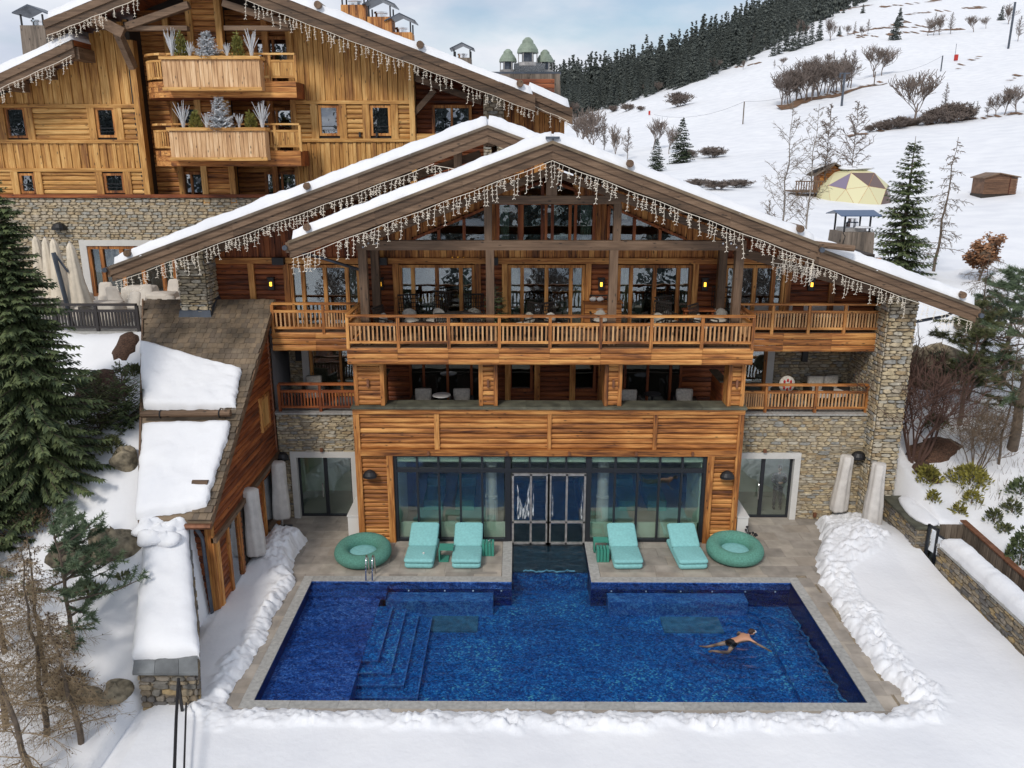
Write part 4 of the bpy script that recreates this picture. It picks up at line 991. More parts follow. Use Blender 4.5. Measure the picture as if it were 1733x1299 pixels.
# small triangular lights under the ridge
gable_window(.05, .85, 1, lambda x: 11.85 + (x - .05) * .35); gable_window(1.2, 2.0, 1, lambda x: 11.85 + (2.0 - x) * .35)
room(uw, -10.8, 12.6, 29.05, 33.0, 7.02, 9.6)
P('gable_room_wall', MB().poly_y([(-6, 9.7), (8, 9.7), (1, 12.5)], 30.3, 30.4), 'redx', uw); P('gable_backing', MB().poly_y([(-10.8, 9.55), (-3.7, 9.55), (-3.7, 10.1), (-1, 11.3), (-1, 12.2), (-9, 10.3), (-10.8, 9.8)], 28.91, 28.95), 'dark', uw)
P('gable_backing', MB().poly_y([(12.6, 9.3), (12.6, 8.8), (5.9, 9.55), (5.9, 10.1), (3.0, 11.2), (3.0, 12.2), (9, 10.1)], 28.91, 28.95), 'dark', uw)
for i, (x, y) in enumerate(((-7.2, 30.2), (-3.3, 30.4), (-1.9, 31.2), (.2, 30.0), (1.9, 30.6), (4.2, 30.2), (5.4, 30.9), (8.0, 30.2))):
    tb = P('dining_table', MB().lathe([(.42, 7.05), (.5, 7.3), (.55, 7.78), (.55, 7.8)], x, y, 14), 'curtain', uw)
    for s_ in (-1, 1): P('dining_chair', MB().box(x + s_ * .8 - .22, x + s_ * .8 + .22, y - .22, y + .22, 7.05, 7.5).box(x + s_ * 1.0 - .05, x + s_ * 1.0 + .05, y - .22, y + .22, 7.5, 8.05), 'wicker', uw)
P('ceiling_lamp', MB().lathe([(.35, 9.2), (.38, 9.25), (.35, 9.3)], -2.3, 30.8, 16), 'glow', uw)
# wall lamps, speakers
for x in (-8.72, -4.85, -.93, 2.95, 6.6, 10.35):
    s_ = P('wall_sconce', MB().box(x - .1, x + .1, 28.7, 28.84, 8.42, 8.82).box(x - .13, x + .13, 28.66, 28.84, 8.82, 8.86), 'black', uw)
    P('lamp_glass', MB().box(x - .035, x + .035, 28.66, 28.7, 8.56, 8.7), 'glow', s_)
for x in (-8.35, -4.75, -.88): P('outdoor_speaker', MB().box(x - .2, x + .2, 28.45, 28.72, 9.33, 9.58), 'black', uw)
for x, z_ in ((-5.0, 2.55), (7.1, 2.55)):
    y_ = 25.95
    s_ = P('wall_lamp', MB().lathe([(.24, z_ - .06), (.24, z_ + .02), (.17, z_ + .14), (.06, z_ + .2)], x, y_ - .12, 14, 1, .8), 'black')
for x, y_, z_ in ((-8.55, 27.8, 2.45), (12.3, 27.75, 2.55)):
    P('wall_lamp', MB().lathe([(.26, z_ - .07), (.26, z_ + .03), (.18, z_ + .15), (.06, z_ + .2)], x, y_, 14, 1, .8), 'black')
for x, z_ in ((-4.95, 5.75), (-.97, 5.75), (3.17, 5.75), (7.24, 5.75)):
    P('wall_sconce', MB().box(x - .035, x + .035, 25.98, 26.05, z_ - .13, z_ + .13), 'copper')
for x in (-7.1, 8.95, 11.0): P('spotlight', MB().box(x - .05, x + .05, 27.8, 27.9, 2.66, 2.78) if x < 10 else MB().box(x - .05, x + .05, 27.82, 27.93, .12, .28), 'copper')

# ---- timber truss and posts
tr_ = P('gable_truss', MB().box(-5.1, 7.2, 25.98, 26.22, 10.12, 10.42), 'beamx')
P('collar_beam', MB().box(-1.05, 3.2, 25.94, 26.2, 11.55, 11.8), 'beamx', tr_)
P('king_post', MB().box(.88, 1.22, 25.97, 26.2, 11.8, 12.75), 'beamz', tr_)
for s_ in (-1, 1):
    f_ = (lambda x: 1.0 + s_ * (x))
    P('rafter_beam', MB().bar((1.0 + s_ * 6.0, 26.1, 10.38), (1.0 + s_ * .1, 26.1, 12.5), .22, .34, (0, 1, 0)), 'beamx', tr_)
    P('bolt_plate', MB().box(1.0 + s_ * 5.6 - .25, 1.0 + s_ * 5.6 + .25, 25.965, 25.98, 10.2, 10.34), 'beamx', tr_)
    for q in (.12, .3, .55): P('bolt', MB().lathe([(.03, 0), (.03, .02)], 0, 0, 8), 'chrome', tr_).matrix_basis = Matrix.Translation((1 + s_ * (6.0 - q), 25.96, 10.22 + (.12 if q > .2 else 0))) @ Matrix.Rotation(math.pi / 2, 4, 'X')
for x in (-4.93, -.88, 3.05, 7.03):
    P('post', MB().box(x - .13, x + .13, 25.98, 26.24, 7.05, 10.12), 'beamz', tr_)
for x in (-.93, 3.12): P('post', MB().box(x - .12, x + .12, 25.98, 26.22, 10.42, 11.55), 'beamz', tr_)
for x in (-4.95, 7.1): P('post', MB().box(x - .14, x + .14, 28.35, 28.63, 7.05, 9.9), 'beamz', tr_)
# side wing beam running up from the stone pillar
P('wing_beam', MB().bar((7.3, 27.6, 9.95), (12.6, 27.6, 8.45), .3, .42, (0, 1, 0)), 'beamx', tr_)
P('wing_beam', MB().bar((-11.5, 28.2, 9.6), (-9.0, 28.2, 10.3), .3, .42, (0, 1, 0)), 'beamx', tr_)

# ---- roofs
def roof(name, xr, zr, slope, xl, xrt, Y0, Y1, logs, purl, snow_label, th=.16, yfn=None, zoff=0, sn=.4):
    rf = P(name, MB(), 'beamx') if False else None
    mb = MB()
    for x_end in (xl, xrt):
        s_ = -1 if x_end < xr else 1; ze = zr - slope * abs(x_end - xr)
        mb.hexa([(xr, Y0 + .12, zr - th), (x_end, Y0 + .12, ze - th), (x_end, Y1, ze - th), (xr, Y1, zr - th), (xr, Y0 + .12, zr), (x_end, Y0 + .12, ze), (x_end, Y1, ze), (xr, Y1, zr)])
    rf = P(name, mb, 'redy')
    # soffit boards run with the verge
    for x_end in (xl, xrt):
        s_ = -1 if x_end < xr else 1; ze = zr - slope * abs(x_end - xr); ln = math.hypot(x_end - xr, ze - zr)
        a_ = Vector((x_end - xr, 0, ze - zr)) / ln
        up_ = Vector((-a_.z, 0, a_.x)) * s_
        if up_.z < 0: up_ = -up_
        planks(rf, Vector((xr, Y0 + .12, zr - th)), a_, Yv, -up_, ln, min(2.3, Y1 - Y0 - .2), .23, 'redx', .02, 'board', name='soffit_board')
        # layered verge: shingle edge, upper board, lower board
        for nm, dz0, dz1, y_, mm in (('shingle_edge', -.03, .06, -.06, 'shingle'), ('verge_board', -.24, -.03, 0.0, 'beamx'), ('barge_board', -.46, -.2, .05, 'beamx')):
            cnt = 3 if nm != 'shingle_edge' else 1
            for k in range(cnt):
                u0, u1 = k / cnt, (k + 1) / cnt
                A = Vector((xr + (x_end - xr) * u0, 0, zr + (ze - zr) * u0)); Bp = Vector((xr + (x_end - xr) * u1, 0, zr + (ze - zr) * u1))
                e_ = .003 * s_ if k < cnt - 1 else 0
                P(nm, MB().hexa([(A.x, Y0 + y_, A.z + dz0), (Bp.x - e_, Y0 + y_, Bp.z + dz0), (Bp.x - e_, Y0 + y_ + .1, Bp.z + dz0), (A.x, Y0 + y_ + .1, A.z + dz0), (A.x, Y0 + y_, A.z + dz1), (Bp.x - e_, Y0 + y_, Bp.z + dz1), (Bp.x - e_, Y0 + y_ + .1, Bp.z + dz1), (A.x, Y0 + y_ + .1, A.z + dz1)]), mm, rf)
        P('eave_board', MB().box(min(x_end, x_end + .1 * s_), max(x_end, x_end + .1 * s_), Y0, Y1, ze - .3, ze), 'beamy', rf)
    for x in purl:
        z_ = zr - slope * abs(x - xr) - th - .04
        P('purlin', MB().box(x - .17, x + .17, Y0 + .35, Y1 - 1.5, z_ - .36, z_ - .02), 'beamy', rf)
    for x in logs:
        z_ = zr - slope * abs(x - xr)
        P('snow_guard_log', MB().tube([(x, Y0 - .12, z_ + .24), (x, Y1 - .3, z_ + .24)], .11, 10), 'beamy', rf)
    for nm, x_end in (('left', xl), ('right', xrt)):
        ze = zr - slope * abs(x_end - xr); s_ = -1 if x_end < xr else 1
        snow_cap(snow_label % nm, (xr - s_ * .0, Y0 - .02, zr + .03), (x_end - s_ * .12, Y0 - .02, ze + .05), (x_end - s_ * .12, Y1, ze + .05), (xr, Y1, zr + .03), sn, res=.11, edge=.17, lump=.09, ragged=.07, seed=int(x_end * 7) % 50, name='roof_snow')
    return rf
R1 = roof('front_gable_roof', 1.0, 13.36, .365, -6.85, 8.95, 24.6, 30.5, (-6.25, 3.25, 8.35), (-4.9, -3.0, -.8, 1.0, 2.8, 5.0, 6.9), 'thick snow lying on the %s slope of the front gable roof over the balcony', sn=.31)
R2 = roof('main_roof', -.93, 13.85, .3545, -13.15, 14.95, 26.3, 31.2, (-12.5, -6.6, 14.35), (-11.0, -8.6, -6.3, -3.9, -.9, 10.3, 12.4), 'thick snow lying on the %s slope of the wide roof behind the front gable', sn=.35)
P('ridge_cap', MB().bar((1.0, 24.5, 13.5), (1.0, 27, 13.5), .4, .06), 'zinc', R1)
P('snow_fence_beam', MB().tube([(9.0, 26.2, 10.35), (10.6, 26.0, 10.18)], .1, 8), 'beamx', R2)
# gutters and downpipes
P('gutter', MB().tube([(-6.95, 24.5, 10.35), (-6.95, 30.4, 10.35)], .08, 8), 'zinc', R1); P('gutter', MB().tube([(9.05, 24.5, 10.3), (9.05, 29, 10.3)], .08, 8), 'zinc', R1)
P('downpipe', MB().tube([(-6.9, 25.2, 10.2), (-6.3, 26.0, 9.9), (-5.0, 27.0, 9.3)], .05, 8), 'zinc', R1)
P('gutter', MB().tube([(-13.3, 26.2, 9.45), (-13.3, 31, 9.45)], .08, 8), 'zinc', R2); P('gutter', MB().tube([(15.05, 26.2, 8.0), (15.05, 31, 8.0)], .08, 8), 'zinc', R2)
P('downpipe', MB().tube([(15.0, 27.5, 8.0), (14.6, 27.5, 7.75), (13.5, 27.6, 7.5)], .055, 8), 'zinc', R2)
P('downpipe', MB().tube([(-8.75, 27.85, 6.9), (-8.72, 27.85, 2.0), (-8.72, 27.85, .2)], .045, 8), 'copper')
# curved gable bracing seen inside the back roof
P('back_brace', MB().bar((-8.5, 27.3, 10.7), (-1.2, 27.3, 13.05), .25, .3, (0, 1, 0)), 'beamx', R2)
P('back_brace', MB().bar((-1.9, 26.9, 12.0), (-1.9, 26.9, 13.3), .25, .25, (0, 1, 0)), 'beamz', R2)
# left and right closing walls
P('end_wall', MB().box(-10.95, -10.85, 28.9, 35, 6.9, 10.2).box(13.3, 13.4, 28.3, 35, 0, 8.6), 'redy')

# ---- metal flue housing behind the right slope
def chimney(name, label, x, Y, zb, w, h, roofc='zinc', tapered=.12, hood='gable', wood_='greyz', slope=0, d=None, sub=True):
    t = thing(name, label, 'chimney', (x, Y, zb), group=None)
    def C(nm, mb, m, p=t): return part(nm, mb, m, p, False, True)
    d = d or w; w2, d2 = w / 2, d / 2; k = 1 - tapered
    C('shaft', MB().hexa([(-w2, -d2, 0), (w2, -d2, 0), (w2, d2, 0), (-w2, d2, 0), (-w2 * k, -d2 * k, h), (w2 * k, -d2 * k, h), (w2 * k, d2 * k, h), (-w2 * k, d2 * k, h)]), wood_)
    nb = max(4, int(w / .16))
    for i in range(nb):
        a = -w2 + w * (i + .5) / nb
        C('board', MB().bar((a, -d2 - .015, .0), (a * k, -d2 * k - .015, h), w / nb * .9, .03, (0, 1, 0)), wood_)
    if hood == 'gable':
        for sx in (-1, 1):
            for sy in (-1, 1): C('leg', MB().box(sx * w2 * k * .9 - .03, sx * w2 * k * .9 + .03, sy * d2 * k * .9 - .03, sy * d2 * k * .9 + .03, h, h + w * .38), 'black')
        r_ = w2 * 1.2; zt = h + w * .38
        C('hood', MB().poly_y([(-r_, zt), (0, zt + w * .26), (r_, zt), (r_, zt + .05), (0, zt + w * .26 + .06), (-r_, zt + .05)], -d2 * 1.15, d2 * 1.15), roofc)
        C('flue_pipe', MB().lathe([(w * .22, h), (w * .22, h + w * .15), (w * .27, h + w * .16), (w * .27, h + w * .22)], 0, 0, 12), 'chrome')
    return t, C

ch1, C = chimney('flue_chimney', 'grey timber chimney with blue metal hood behind the right end of the roof', *F(1437, 428, 32)[:1], 32, F(1436, 428, 32)[1] - 1.15, 1.75, 2.5, hood=None)
ch1.scale = (.8, .8, .8)
for sx in (-1, 1):
    for sy in (-1, 1): part('leg', MB().box(sx * .6 - .035, sx * .6 + .035, sy * .6 - .035, sy * .6 + .035, 2.5, 3.3), 'black', ch1, False, True)
M['bluehood'] = mat('blue_grey_sheet', (.05, .10, .20), .35, .3)
part('hood', MB().hexa([(-.95, -1.0, 3.25), (.95, -1.0, 3.25), (.95, 0, 3.45), (-.95, 0, 3.45), (-.95, -1.0, 3.29), (.95, -1.0, 3.29), (.95, 0, 3.49), (-.95, 0, 3.49)]).hexa([(-.95, 0, 3.45), (.95, 0, 3.45), (.95, 1.0, 3.25), (-.95, 1.0, 3.25), (-.95, 0, 3.49), (.95, 0, 3.49), (.95, 1.0, 3.29), (-.95, 1.0, 3.29)]), 'bluehood', ch1, False, True)
part('flue_pipe', MB().lathe([(.3, 2.5), (.3, 2.9), (.22, 2.95), (.22, 3.1)], 0, 0, 14), 'chrome', ch1, False, True)
part('fan_box', MB().box(-.6, .5, -.5, .4, 2.5, 2.68), 'silver', ch1, False, True)
part('cable', MB().tube([(-.7, -.6, 2.4), (-.8, -.75, 2.1), (-.7, -.85, 1.9), (-.6, -.8, 2.3), (-.72, -.8, 2.5)], .025, 5), 'black', ch1, False, True)
part('snow_patch', MB().blob((.3, -.6, 2.72), (.4, .2, .06), 3), 'snow', ch1, False, True)

# ================================================================ ANNEX WITH SHINGLE ROOF
AN = thing('annex', 'steep shingled lean-to annex with diagonal red boards left of the pool', 'building', (-9.8, 25, 0))
TY, TZ, EY, EZ = 28.6, 8.06, 21.0, 3.15
SL = (TZ - EZ) / (TY - EY)
def az(y): return TZ - SL * (TY - y)
def RPt(px, py):
    r_ = ray(px, py); t = (TZ - SL * TY - HC) / (r_[2] - SL * r_[1]); return r_[0] * t, r_[1] * t, HC + r_[2] * t
def xl(y): return -10.6 - (y - EY) / (TY - EY) * 2.65
XR = -8.62
rfp = part('roof', MB().hexa([(xl(EY), EY, EZ - .14), (XR, EY, EZ - .14), (XR, TY, TZ - .14), (xl(TY), TY, TZ - .14), (xl(EY), EY, EZ), (XR, EY, EZ), (XR, TY, TZ), (xl(TY), TY, TZ)]), 'shingle', AN)
# shingle courses: upper bare part as single shingles
sv = Vector((0, TY - EY, TZ - EZ)); slen = sv.length; sv.normalize(); nrm = Vector((0, -sv.z, sv.y))
crs = 38; ch_ = slen / crs; cnt = 0; rest = MB(); rr = random.Random(3)
bare = [RPt(*q) for q in ((232, 516), (232, 580), (262, 586), (330, 612), (410, 635), (400, 700), (346, 880), (400, 740), (462, 515))]
lst = []
for i in range(crs):
    y = EY + (TY - EY) * i / crs; x = xl(y) + rr.uniform(0, .15)
    while x < XR + .03:
        w = rr.uniform(.15, .23); w = min(w, XR + .05 - x)
        if w > .05:
            xm, ym = x + w / 2, y
            cov = False
            u = (ym - bare[1][1])
            # snow-covered region: below the line from (238,582) to (408,632), left of its right edge
            ln_y = bare[1][1] + (bare[4][1] - bare[1][1]) * (xm - bare[1][0]) / (bare[4][0] - bare[1][0])
            right = -9.85 + (ym - 26.2) * .03 if ym > 24 else -9.45
            cov = ym < ln_y - .15 and xm < XR - .65
            lst.append((not cov, x, y, w))
        x += w
lst.sort(key=lambda q: (not q[0], -q[2]))
for k, (vis, x, y, w) in enumerate(lst):
    lift = .018 + rr.uniform(0, .014); P0 = Vector((x, y - ch_ * .15, az(y - ch_ * .15)))
    dl = rr.uniform(-.02, .02)
    if k < 300: inst('shingle', 'tile', 'shingle', rfp, P0 - sv * dl + nrm * (.035 + lift), X * w * .955, nrm * .03, sv * ch_ * 1.12 - nrm * .04)
    elif vis:
        o_ = len(rest.v); q = unit('tile'); rest.v += [tuple(P0 + nrm * (.035 + lift) + X * (w * .955 * v[0]) + nrm * (.03 * v[1]) + (sv * ch_ * 1.12 - nrm * .04) * v[2]) for v in q.v]; rest.f += [tuple(o_ + j for j in f) for f in q.f]
if rest.v: part('small_shingles', rest, 'shingle', rfp)['kind'] = 'stuff'
part('verge_board', MB().hexa([(XR, EY, EZ - .2), (XR + .06, EY, EZ - .2), (XR + .06, TY, TZ - .2), (XR, TY, TZ - .2), (XR, EY, EZ + .03), (XR + .06, EY, EZ + .03), (XR + .06, TY, TZ + .03), (XR, TY, TZ + .03)]), 'beamy', rfp)
part('verge_board', MB().hexa([(xl(EY) - .06, EY, EZ - .2), (xl(EY), EY, EZ - .2), (xl(TY), TY, TZ - .2), (xl(TY) - .06, TY, TZ - .2), (xl(EY) - .06, EY, EZ + .06), (xl(EY), EY, EZ + .06), (xl(TY), TY, TZ + .06), (xl(TY) - .06, TY, TZ + .06)]), 'beamy', rfp)
part('gutter', MB().tube([(-9.7, EY - .08, EZ - .16), (XR + .05, EY - .08, EZ - .16)], .09, 8), 'copper', rfp)
part('downpipe', MB().tube([(-9.05, 20.95, 2.95), (-9.0, 21.1, 2.7), (-8.98, 21.2, 2.5), (-8.95, 21.25, .0)], .055, 8), 'zinc', rfp)
a0, a1 = RPt(244, 710), RPt(394, 708)
lg_ = part('snow_guard_log', MB().tube([Vector(a0) + nrm * .26, Vector(a1) + nrm * .26], .11, 10), 'beamx', rfp)
for t in (.22, .88): 
    c = Vector(a0).lerp(Vector(a1), t) + nrm * .26
    part('log_hook', MB().tube([c + Vector((0, .12 * math.cos(q), .12 * math.sin(q))) for q in [k * .5 for k in range(10)]], .02, 6), 'black', rfp)
c = Vector(RPt(345, 825)); part('log_hook', MB().tube([c + nrm * .25 - X * .25, c + nrm * .25 + X * .2], .09, 8), 'beamx', rfp)
# diagonal-looking boards run along the side wall
WX = -8.78
sw_ = part('side_wall', MB().hexa([(-10.4, 21.5, -.3), (WX, 21.5, -.3), (WX, 28.3, -.3), (-12, 28.3, -.3), (-10.4, 21.5, az(21.5) - .15), (WX, 21.5, az(21.5) - .15), (WX, 28.3, az(28.3) - .15), (-12, 28.3, az(28.3) - .15)]), 'dark', AN)
holes_ = [(.9, 1.75, -1, 2.2), (2.2, 3.0, -1, 2.25), (4.5, 5.6, .5, 2.2), (4.9, 5.7, 4.0, 5.0)]
planks(sw_, (WX, 21.5, -.05), Yv, Z, X, 6.8, 7.9, .19, 'redy', .06, holes=holes_, lim=lambda b: (max(0, (b - 3.3) / SL + .1), 6.5))
part('belt_beam', MB().hexa([(WX, 21.3, 2.28), (WX + .16, 21.3, 2.28), (WX + .16, 28.0, 2.5), (WX, 28.0, 2.5), (WX, 21.3, 2.44), (WX + .16, 21.3, 2.44), (WX + .16, 28.0, 2.66), (WX, 28.0, 2.66)]), 'beamy', sw_)
for y in (21.45, 22.3, 23.3, 24.65, 25.8, 27.2): part('post', MB().box(WX, WX + .12, y, y + .16, -.05, 2.3), 'orangez', sw_)
part('glass_door', MB().box(WX + .03, WX + .05, 22.46, 23.3, 0, 2.2), 'glass_dark', sw_)
part('shutter', MB().box(WX + .05, WX + .1, 26.4, 27.15, 4.0, 5.0), 'yellowz', sw_); part('shutter_frame', MB().box(WX + .04, WX + .13, 26.3, 26.4, 3.9, 5.1).box(WX + .04, WX + .13, 27.15, 27.25, 3.9, 5.1).box(WX + .04, WX + .13, 26.4, 27.15, 3.9, 4.0).box(WX + .04, WX + .13, 26.4, 27.15, 5.0, 5.1), 'orangez', sw_)
part('window_pane', MB().box(WX + .03, WX + .05, 26.0, 27.1, .5, 2.2), 'glass_dark', sw_); part('window_sill', MB().box(WX + .02, WX + .2, 25.95, 27.15, .4, .5), 'beamy', sw_)
fw_ = part('front_wall', MB().box(-10.5, WX, 21.42, 21.5, -.1, 3.0), 'dark', AN); planks(fw_, (-10.4, 21.42, -.05), X, Z, -Yv, 1.65, 2.9, .2, 'redx', .05)
part('corner_post', MB().box(WX - .16, WX + .06, 21.3, 21.44, -.05, 2.95), 'orangez', fw_)
part('small_window', MB().box(-9.55, -9.35, 21.32, 21.38, 1.5, 2.6), 'curtain', fw_)
slabs(WX + .06, WX + .75, 22.2, 23.6, 'y', .7, 'coping', AN, -.04, .12, 'step')
# snow on the annex roof
def lift(p, h=.03): return (p[0], p[1] + 0, p[2] + h)
snow_cap('upper snow sheet on the shingle roof between bare shingles and the log', lift(RPt(244, 696)), lift(RPt(398, 694)), lift(RPt(409, 634)), lift(RPt(237, 583)), .24, res=.07, edge=.14, ragged=.07, seed=4)
snow_cap('lower snow sheet on the shingle roof hanging over the eave', lift(RPt(230, 882)), lift(RPt(350, 862)), lift(RPt(392, 725)), lift(RPt(243, 726)), .30, res=.07, edge=.18, ragged=.07, seed=9)
b_ = MB()
for k, (x, y, z_, r_) in enumerate(((-10.3, 20.9, 3.0, .42), (-9.9, 20.7, 2.95, .38), (-9.55, 20.95, 3.0, .3), (-10.0, 20.4, 2.9, .4), (-9.6, 20.4, 2.85, .34))): b_.blob((x, y, z_), (r_, r_, .22), k, 16, 10, .3)
solo('snow_pile', b_, 'snow', 'snow slid off the shingle roof onto the head of the ramped garden wall', 'snow', kind='stuff', smooth=True)

# ================================================================ GARDEN WALLS
GW = thing('garden_wall', 'ramped stone garden wall under a long snow cap at the lower left of the pool', 'wall', (-8.4, 17, 0))
A0 = (-9.12, 17.0, 1.0); A1 = (-7.72, 17.0, 1.0)
wall_ = part('wall', MB().hexa([(-9.1, 17.0, -.4), (-7.75, 17.0, -.4), (-9.4, 21.35, -.4), (-10.5, 21.4, -.4), (-9.1, 17.0, 1.0), (-7.75, 17.0, 1.0), (-9.42, 21.35, 2.75), (-10.4, 21.4, 2.75)]), 'mortar', GW)
stones(wall_, (-9.12, 17.0, -.25), X, -Yv, 1.4, 1.2, 'stone_dark', sw=(.18, .45), sh=(.08, .18), nind=60, depth=.07)
dvv = Vector((-1.67, 4.3, 0)); dl_ = dvv.length; dvv.normalize()
stones(wall_, (-7.73, 17.0, -.25), dvv, Vector((dvv.y, -dvv.x, 0)), dl_, 3.2, 'stone_dark', sw=(.18, .45), sh=(.08, .18), nind=60, depth=.05, lim=lambda u, z: z < 1.15 + u * .39)
for k in range(5):
    u0, u1 = k / 5, (k + 1) / 5
    def q(u, s): return Vector((-9.2, 16.9, 1.02)).lerp(Vector((-10.45, 21.4, 2.78)), u) if s == 0 else Vector((-7.62, 16.9, 1.02)).lerp(Vector((-9.36, 21.35, 2.78)), u)
    a, b2, c2, d2 = q(u0, 0), q(u0, 1), q(u1 - .003, 1), q(u1 - .003, 0)
    if k == 0:
        for s0, s1 in ((0, .33), (.335, .7), (.705, 1)):
            e0, e1, e2, e3 = a.lerp(b2, s0), a.lerp(b2, s1), d2.lerp(c2, s1), d2.lerp(c2, s0)
            part('cap_slab', MB().hexa([e0, e1, e2, e3, e0 + Z * .06, e1 + Z * .06, e2 + Z * .06, e3 + Z * .06]), 'slate', GW)
    else: part('cap_slab', MB().hexa([a, b2, c2, d2, a + Z * .06, b2 + Z * .06, c2 + Z * .06, d2 + Z * .06]), 'slate', GW)
snow_cap('long thick snow cap lying on the ramped garden wall', (-9.3, 17.25, 1.15), (-7.74, 17.35, 1.15), (-9.4, 21.2, 2.72), (-10.5, 21.2, 2.72), .42, res=.08, edge=.3, ragged=.06, seed=13)
HR = thing('handrail', 'dark metal handrail running towards the viewer from the end of the garden wall', 'handrail', (-8.05, 15, 0))
part('rail', MB().tube([(-8.06, 16.8, 1.0), (-7.6, 15.5, .9), (-7.05, 14, .75), (-6.5, 12.7, .6)], .035, 8), 'black', HR)
for x, y, zt in ((-8.03, 16.7, .98), (-7.1, 14.1, .75)): part('post', MB().box(x - .03, x + .03, y, y + .05, -.3, zt), 'black', HR)
part('lower_rail', MB().tube([(-7.9, 16.7, .4), (-7.35, 15.2, .35), (-6.8, 13.7, .3)], .022, 6), 'black', HR)

RW = thing('garden_wall', 'long stone garden wall with rounded snow cap at the right edge of the yard', 'wall', (13.4, 20, 0))
wall_ = part('wall', MB().box(13.42, 13.95, 15.5, 23.75, -.4, 1.02), 'mortar', RW)
stones(wall_, (13.42, 23.75, -.1), -Yv, -X, 8.2, 1.13, 'stone_dark', sw=(.18, .5), sh=(.06, .15), nind=230, depth=.06)
stones(wall_, (13.42, 23.75, -.1), X, Yv, .5, 1.12, 'stone_dark', nind=0)
slabs(13.36, 14.0, 15.5, 23.8, 'y', 1.1, 'coping', RW, 1.03, 1.1, 'cap_slab')
snow_cap('rounded snow cap on the long stone wall at the right edge of the yard', (13.38, 15.5, 1.1), (14.02, 15.5, 1.1), (14.02, 23.55, 1.1), (13.38, 23.55, 1.1), .42, res=.07, edge=.26, ragged=.03, seed=21)
RW2 = thing('garden_wall', 'short mossy stone wall between the corner pillar and the glass gate', 'wall', (13.4, 26, 0))
wall_ = part('wall', MB().box(13.2, 13.75, 24.75, 27.3, -.4, 1.16), 'mortar', RW2)
stones(wall_, (13.2, 27.3, -.1), -Yv, -X, 2.55, 1.25, 'stone_dark', sw=(.15, .42), sh=(.06, .15), nind=75, depth=.06)
stones(wall_, (13.2, 24.75, -.1), X, -Yv, .55, 1.25, 'stone_dark', sw=(.15, .42), nind=16, depth=.05)
slabs(13.1, 13.9, 24.65, 27.3, 'y', .8, 'cap', RW2, 1.17, 1.24, 'cap_slab')
solo('snow_patch', MB().blob((13.75, 25.9, 1.3), (.5, 1.1, .16), 6, 18, 10, .2), 'snow', 'flat snow patch on the short stone wall beside the gate', 'snow', kind='stuff', smooth=True)
GT = thing('glass_gate', 'black framed glass gate standing between the two right garden walls', 'gate', (13.5, 24.2, 0))
part('frame', MB().box(13.45, 13.52, 24.55, 24.62, -.1, 1.4).box(13.55, 13.62, 24.18, 24.25, -.1, 1.4).box(13.45, 13.52, 24.55, 24.62, 1.34, 1.4).bar((13.48, 24.6, 1.37), (13.58, 24.2, 1.37), .06, .06).bar((13.6, 24.2, 1.2), (13.7, 23.7, 1.2), .05, .05).bar((13.6, 24.2, .05), (13.7, 23.7, .05), .05, .05), 'frame', GT)
part('pane', MB().hexa([(13.58, 24.2, .08), (13.6, 24.2, .08), (13.7, 23.72, .08), (13.68, 23.72, .08), (13.58, 24.2, 1.18), (13.6, 24.2, 1.18), (13.7, 23.72, 1.18), (13.68, 23.72, 1.18)]), 'glass_hall', GT)
part('pane', MB().hexa([(13.5, 24.56, .08), (13.52, 24.56, .08), (13.58, 24.24, .08), (13.56, 24.24, .08), (13.5, 24.56, 1.3), (13.52, 24.56, 1.3), (13.58, 24.24, 1.3), (13.56, 24.24, 1.3)]), 'glass_hall', GT)
TF = thing('timber_fence', 'dark weathered timber retaining fence stepping down behind the right stone wall', 'fence', (14.7, 22, 0))
part('backing', MB().box(14.72, 14.78, 16.6, 24.8, -.4, .9), 'dark', TF)
y = 24.8; k = 0
while y > 16.6:
    zt = 1.35 - (24.8 - y) * .035 + random.uniform(-.02, .02); inst('plank', 'board', 'greyz', TF, (14.72, y, -.3), Z * (zt + .3), -X * .05, -Yv * .19); y -= .2; k += 1
x = 13.9
while x < 14.7: inst('plank', 'board', 'greyz', TF, (x, 24.75, -.3), Z * 1.62, -Yv * .05, X * .19); x += .2
part('top_rail', MB().hexa([(14.64, 16.6, 1.06), (14.84, 16.6, 1.06), (14.84, 24.9, 1.36), (14.64, 24.9, 1.36), (14.64, 16.6, 1.11), (14.84, 16.6, 1.11), (14.84, 24.9, 1.41), (14.64, 24.9, 1.41)]), 'copper', TF)

# ================================================================ TERRACE ON THE LEFT
ter = struct('terrace', MB().box(-34, -13.35, 28.0, 35.6, 6.7, 7.05).box(-13.35, -10.9, 28.75, 35.6, 6.7, 7.05), 'coping')
TR = thing('terrace_railing', 'dark brown terrace railing in front of the covered dining tables', 'railing', (-14.6, 28.1, 7.05))
railing(TR, (-20.5, 28.1), (-13.3, 28.1), 7.03, [0, .2, .4, .6, .8, 1], 12, 'beam', h=1.0)
M['rail_dark'] = mat('dark_painted_rail', (.035, .03, .03), .6)
for ch in TR.children:
    k = ('box', 'rail_dark')
    if k not in UM: UM[k] = unit('box').mesh('rail_piece', 'rail_dark')
    ch.data = UM[k]

# ================================================================ UPPER CHALET
UC = thing('upper_chalet', 'tall honey coloured timber chalet with flower box balconies at the upper left', 'building', (-11, 35.5, 7))
def U(name, mb, m, parent=UC, **k): return part(name, mb, m, parent, **k)
uy = 35.5
xL, xR = F(72, 30, 33.8)[0], F(906, 156, 33.8)[0]
def X_(px, py=250): return F(px, py, uy)[0]
def Zz(py, px=250): return F(px, py, uy)[1]
zs = 11.3
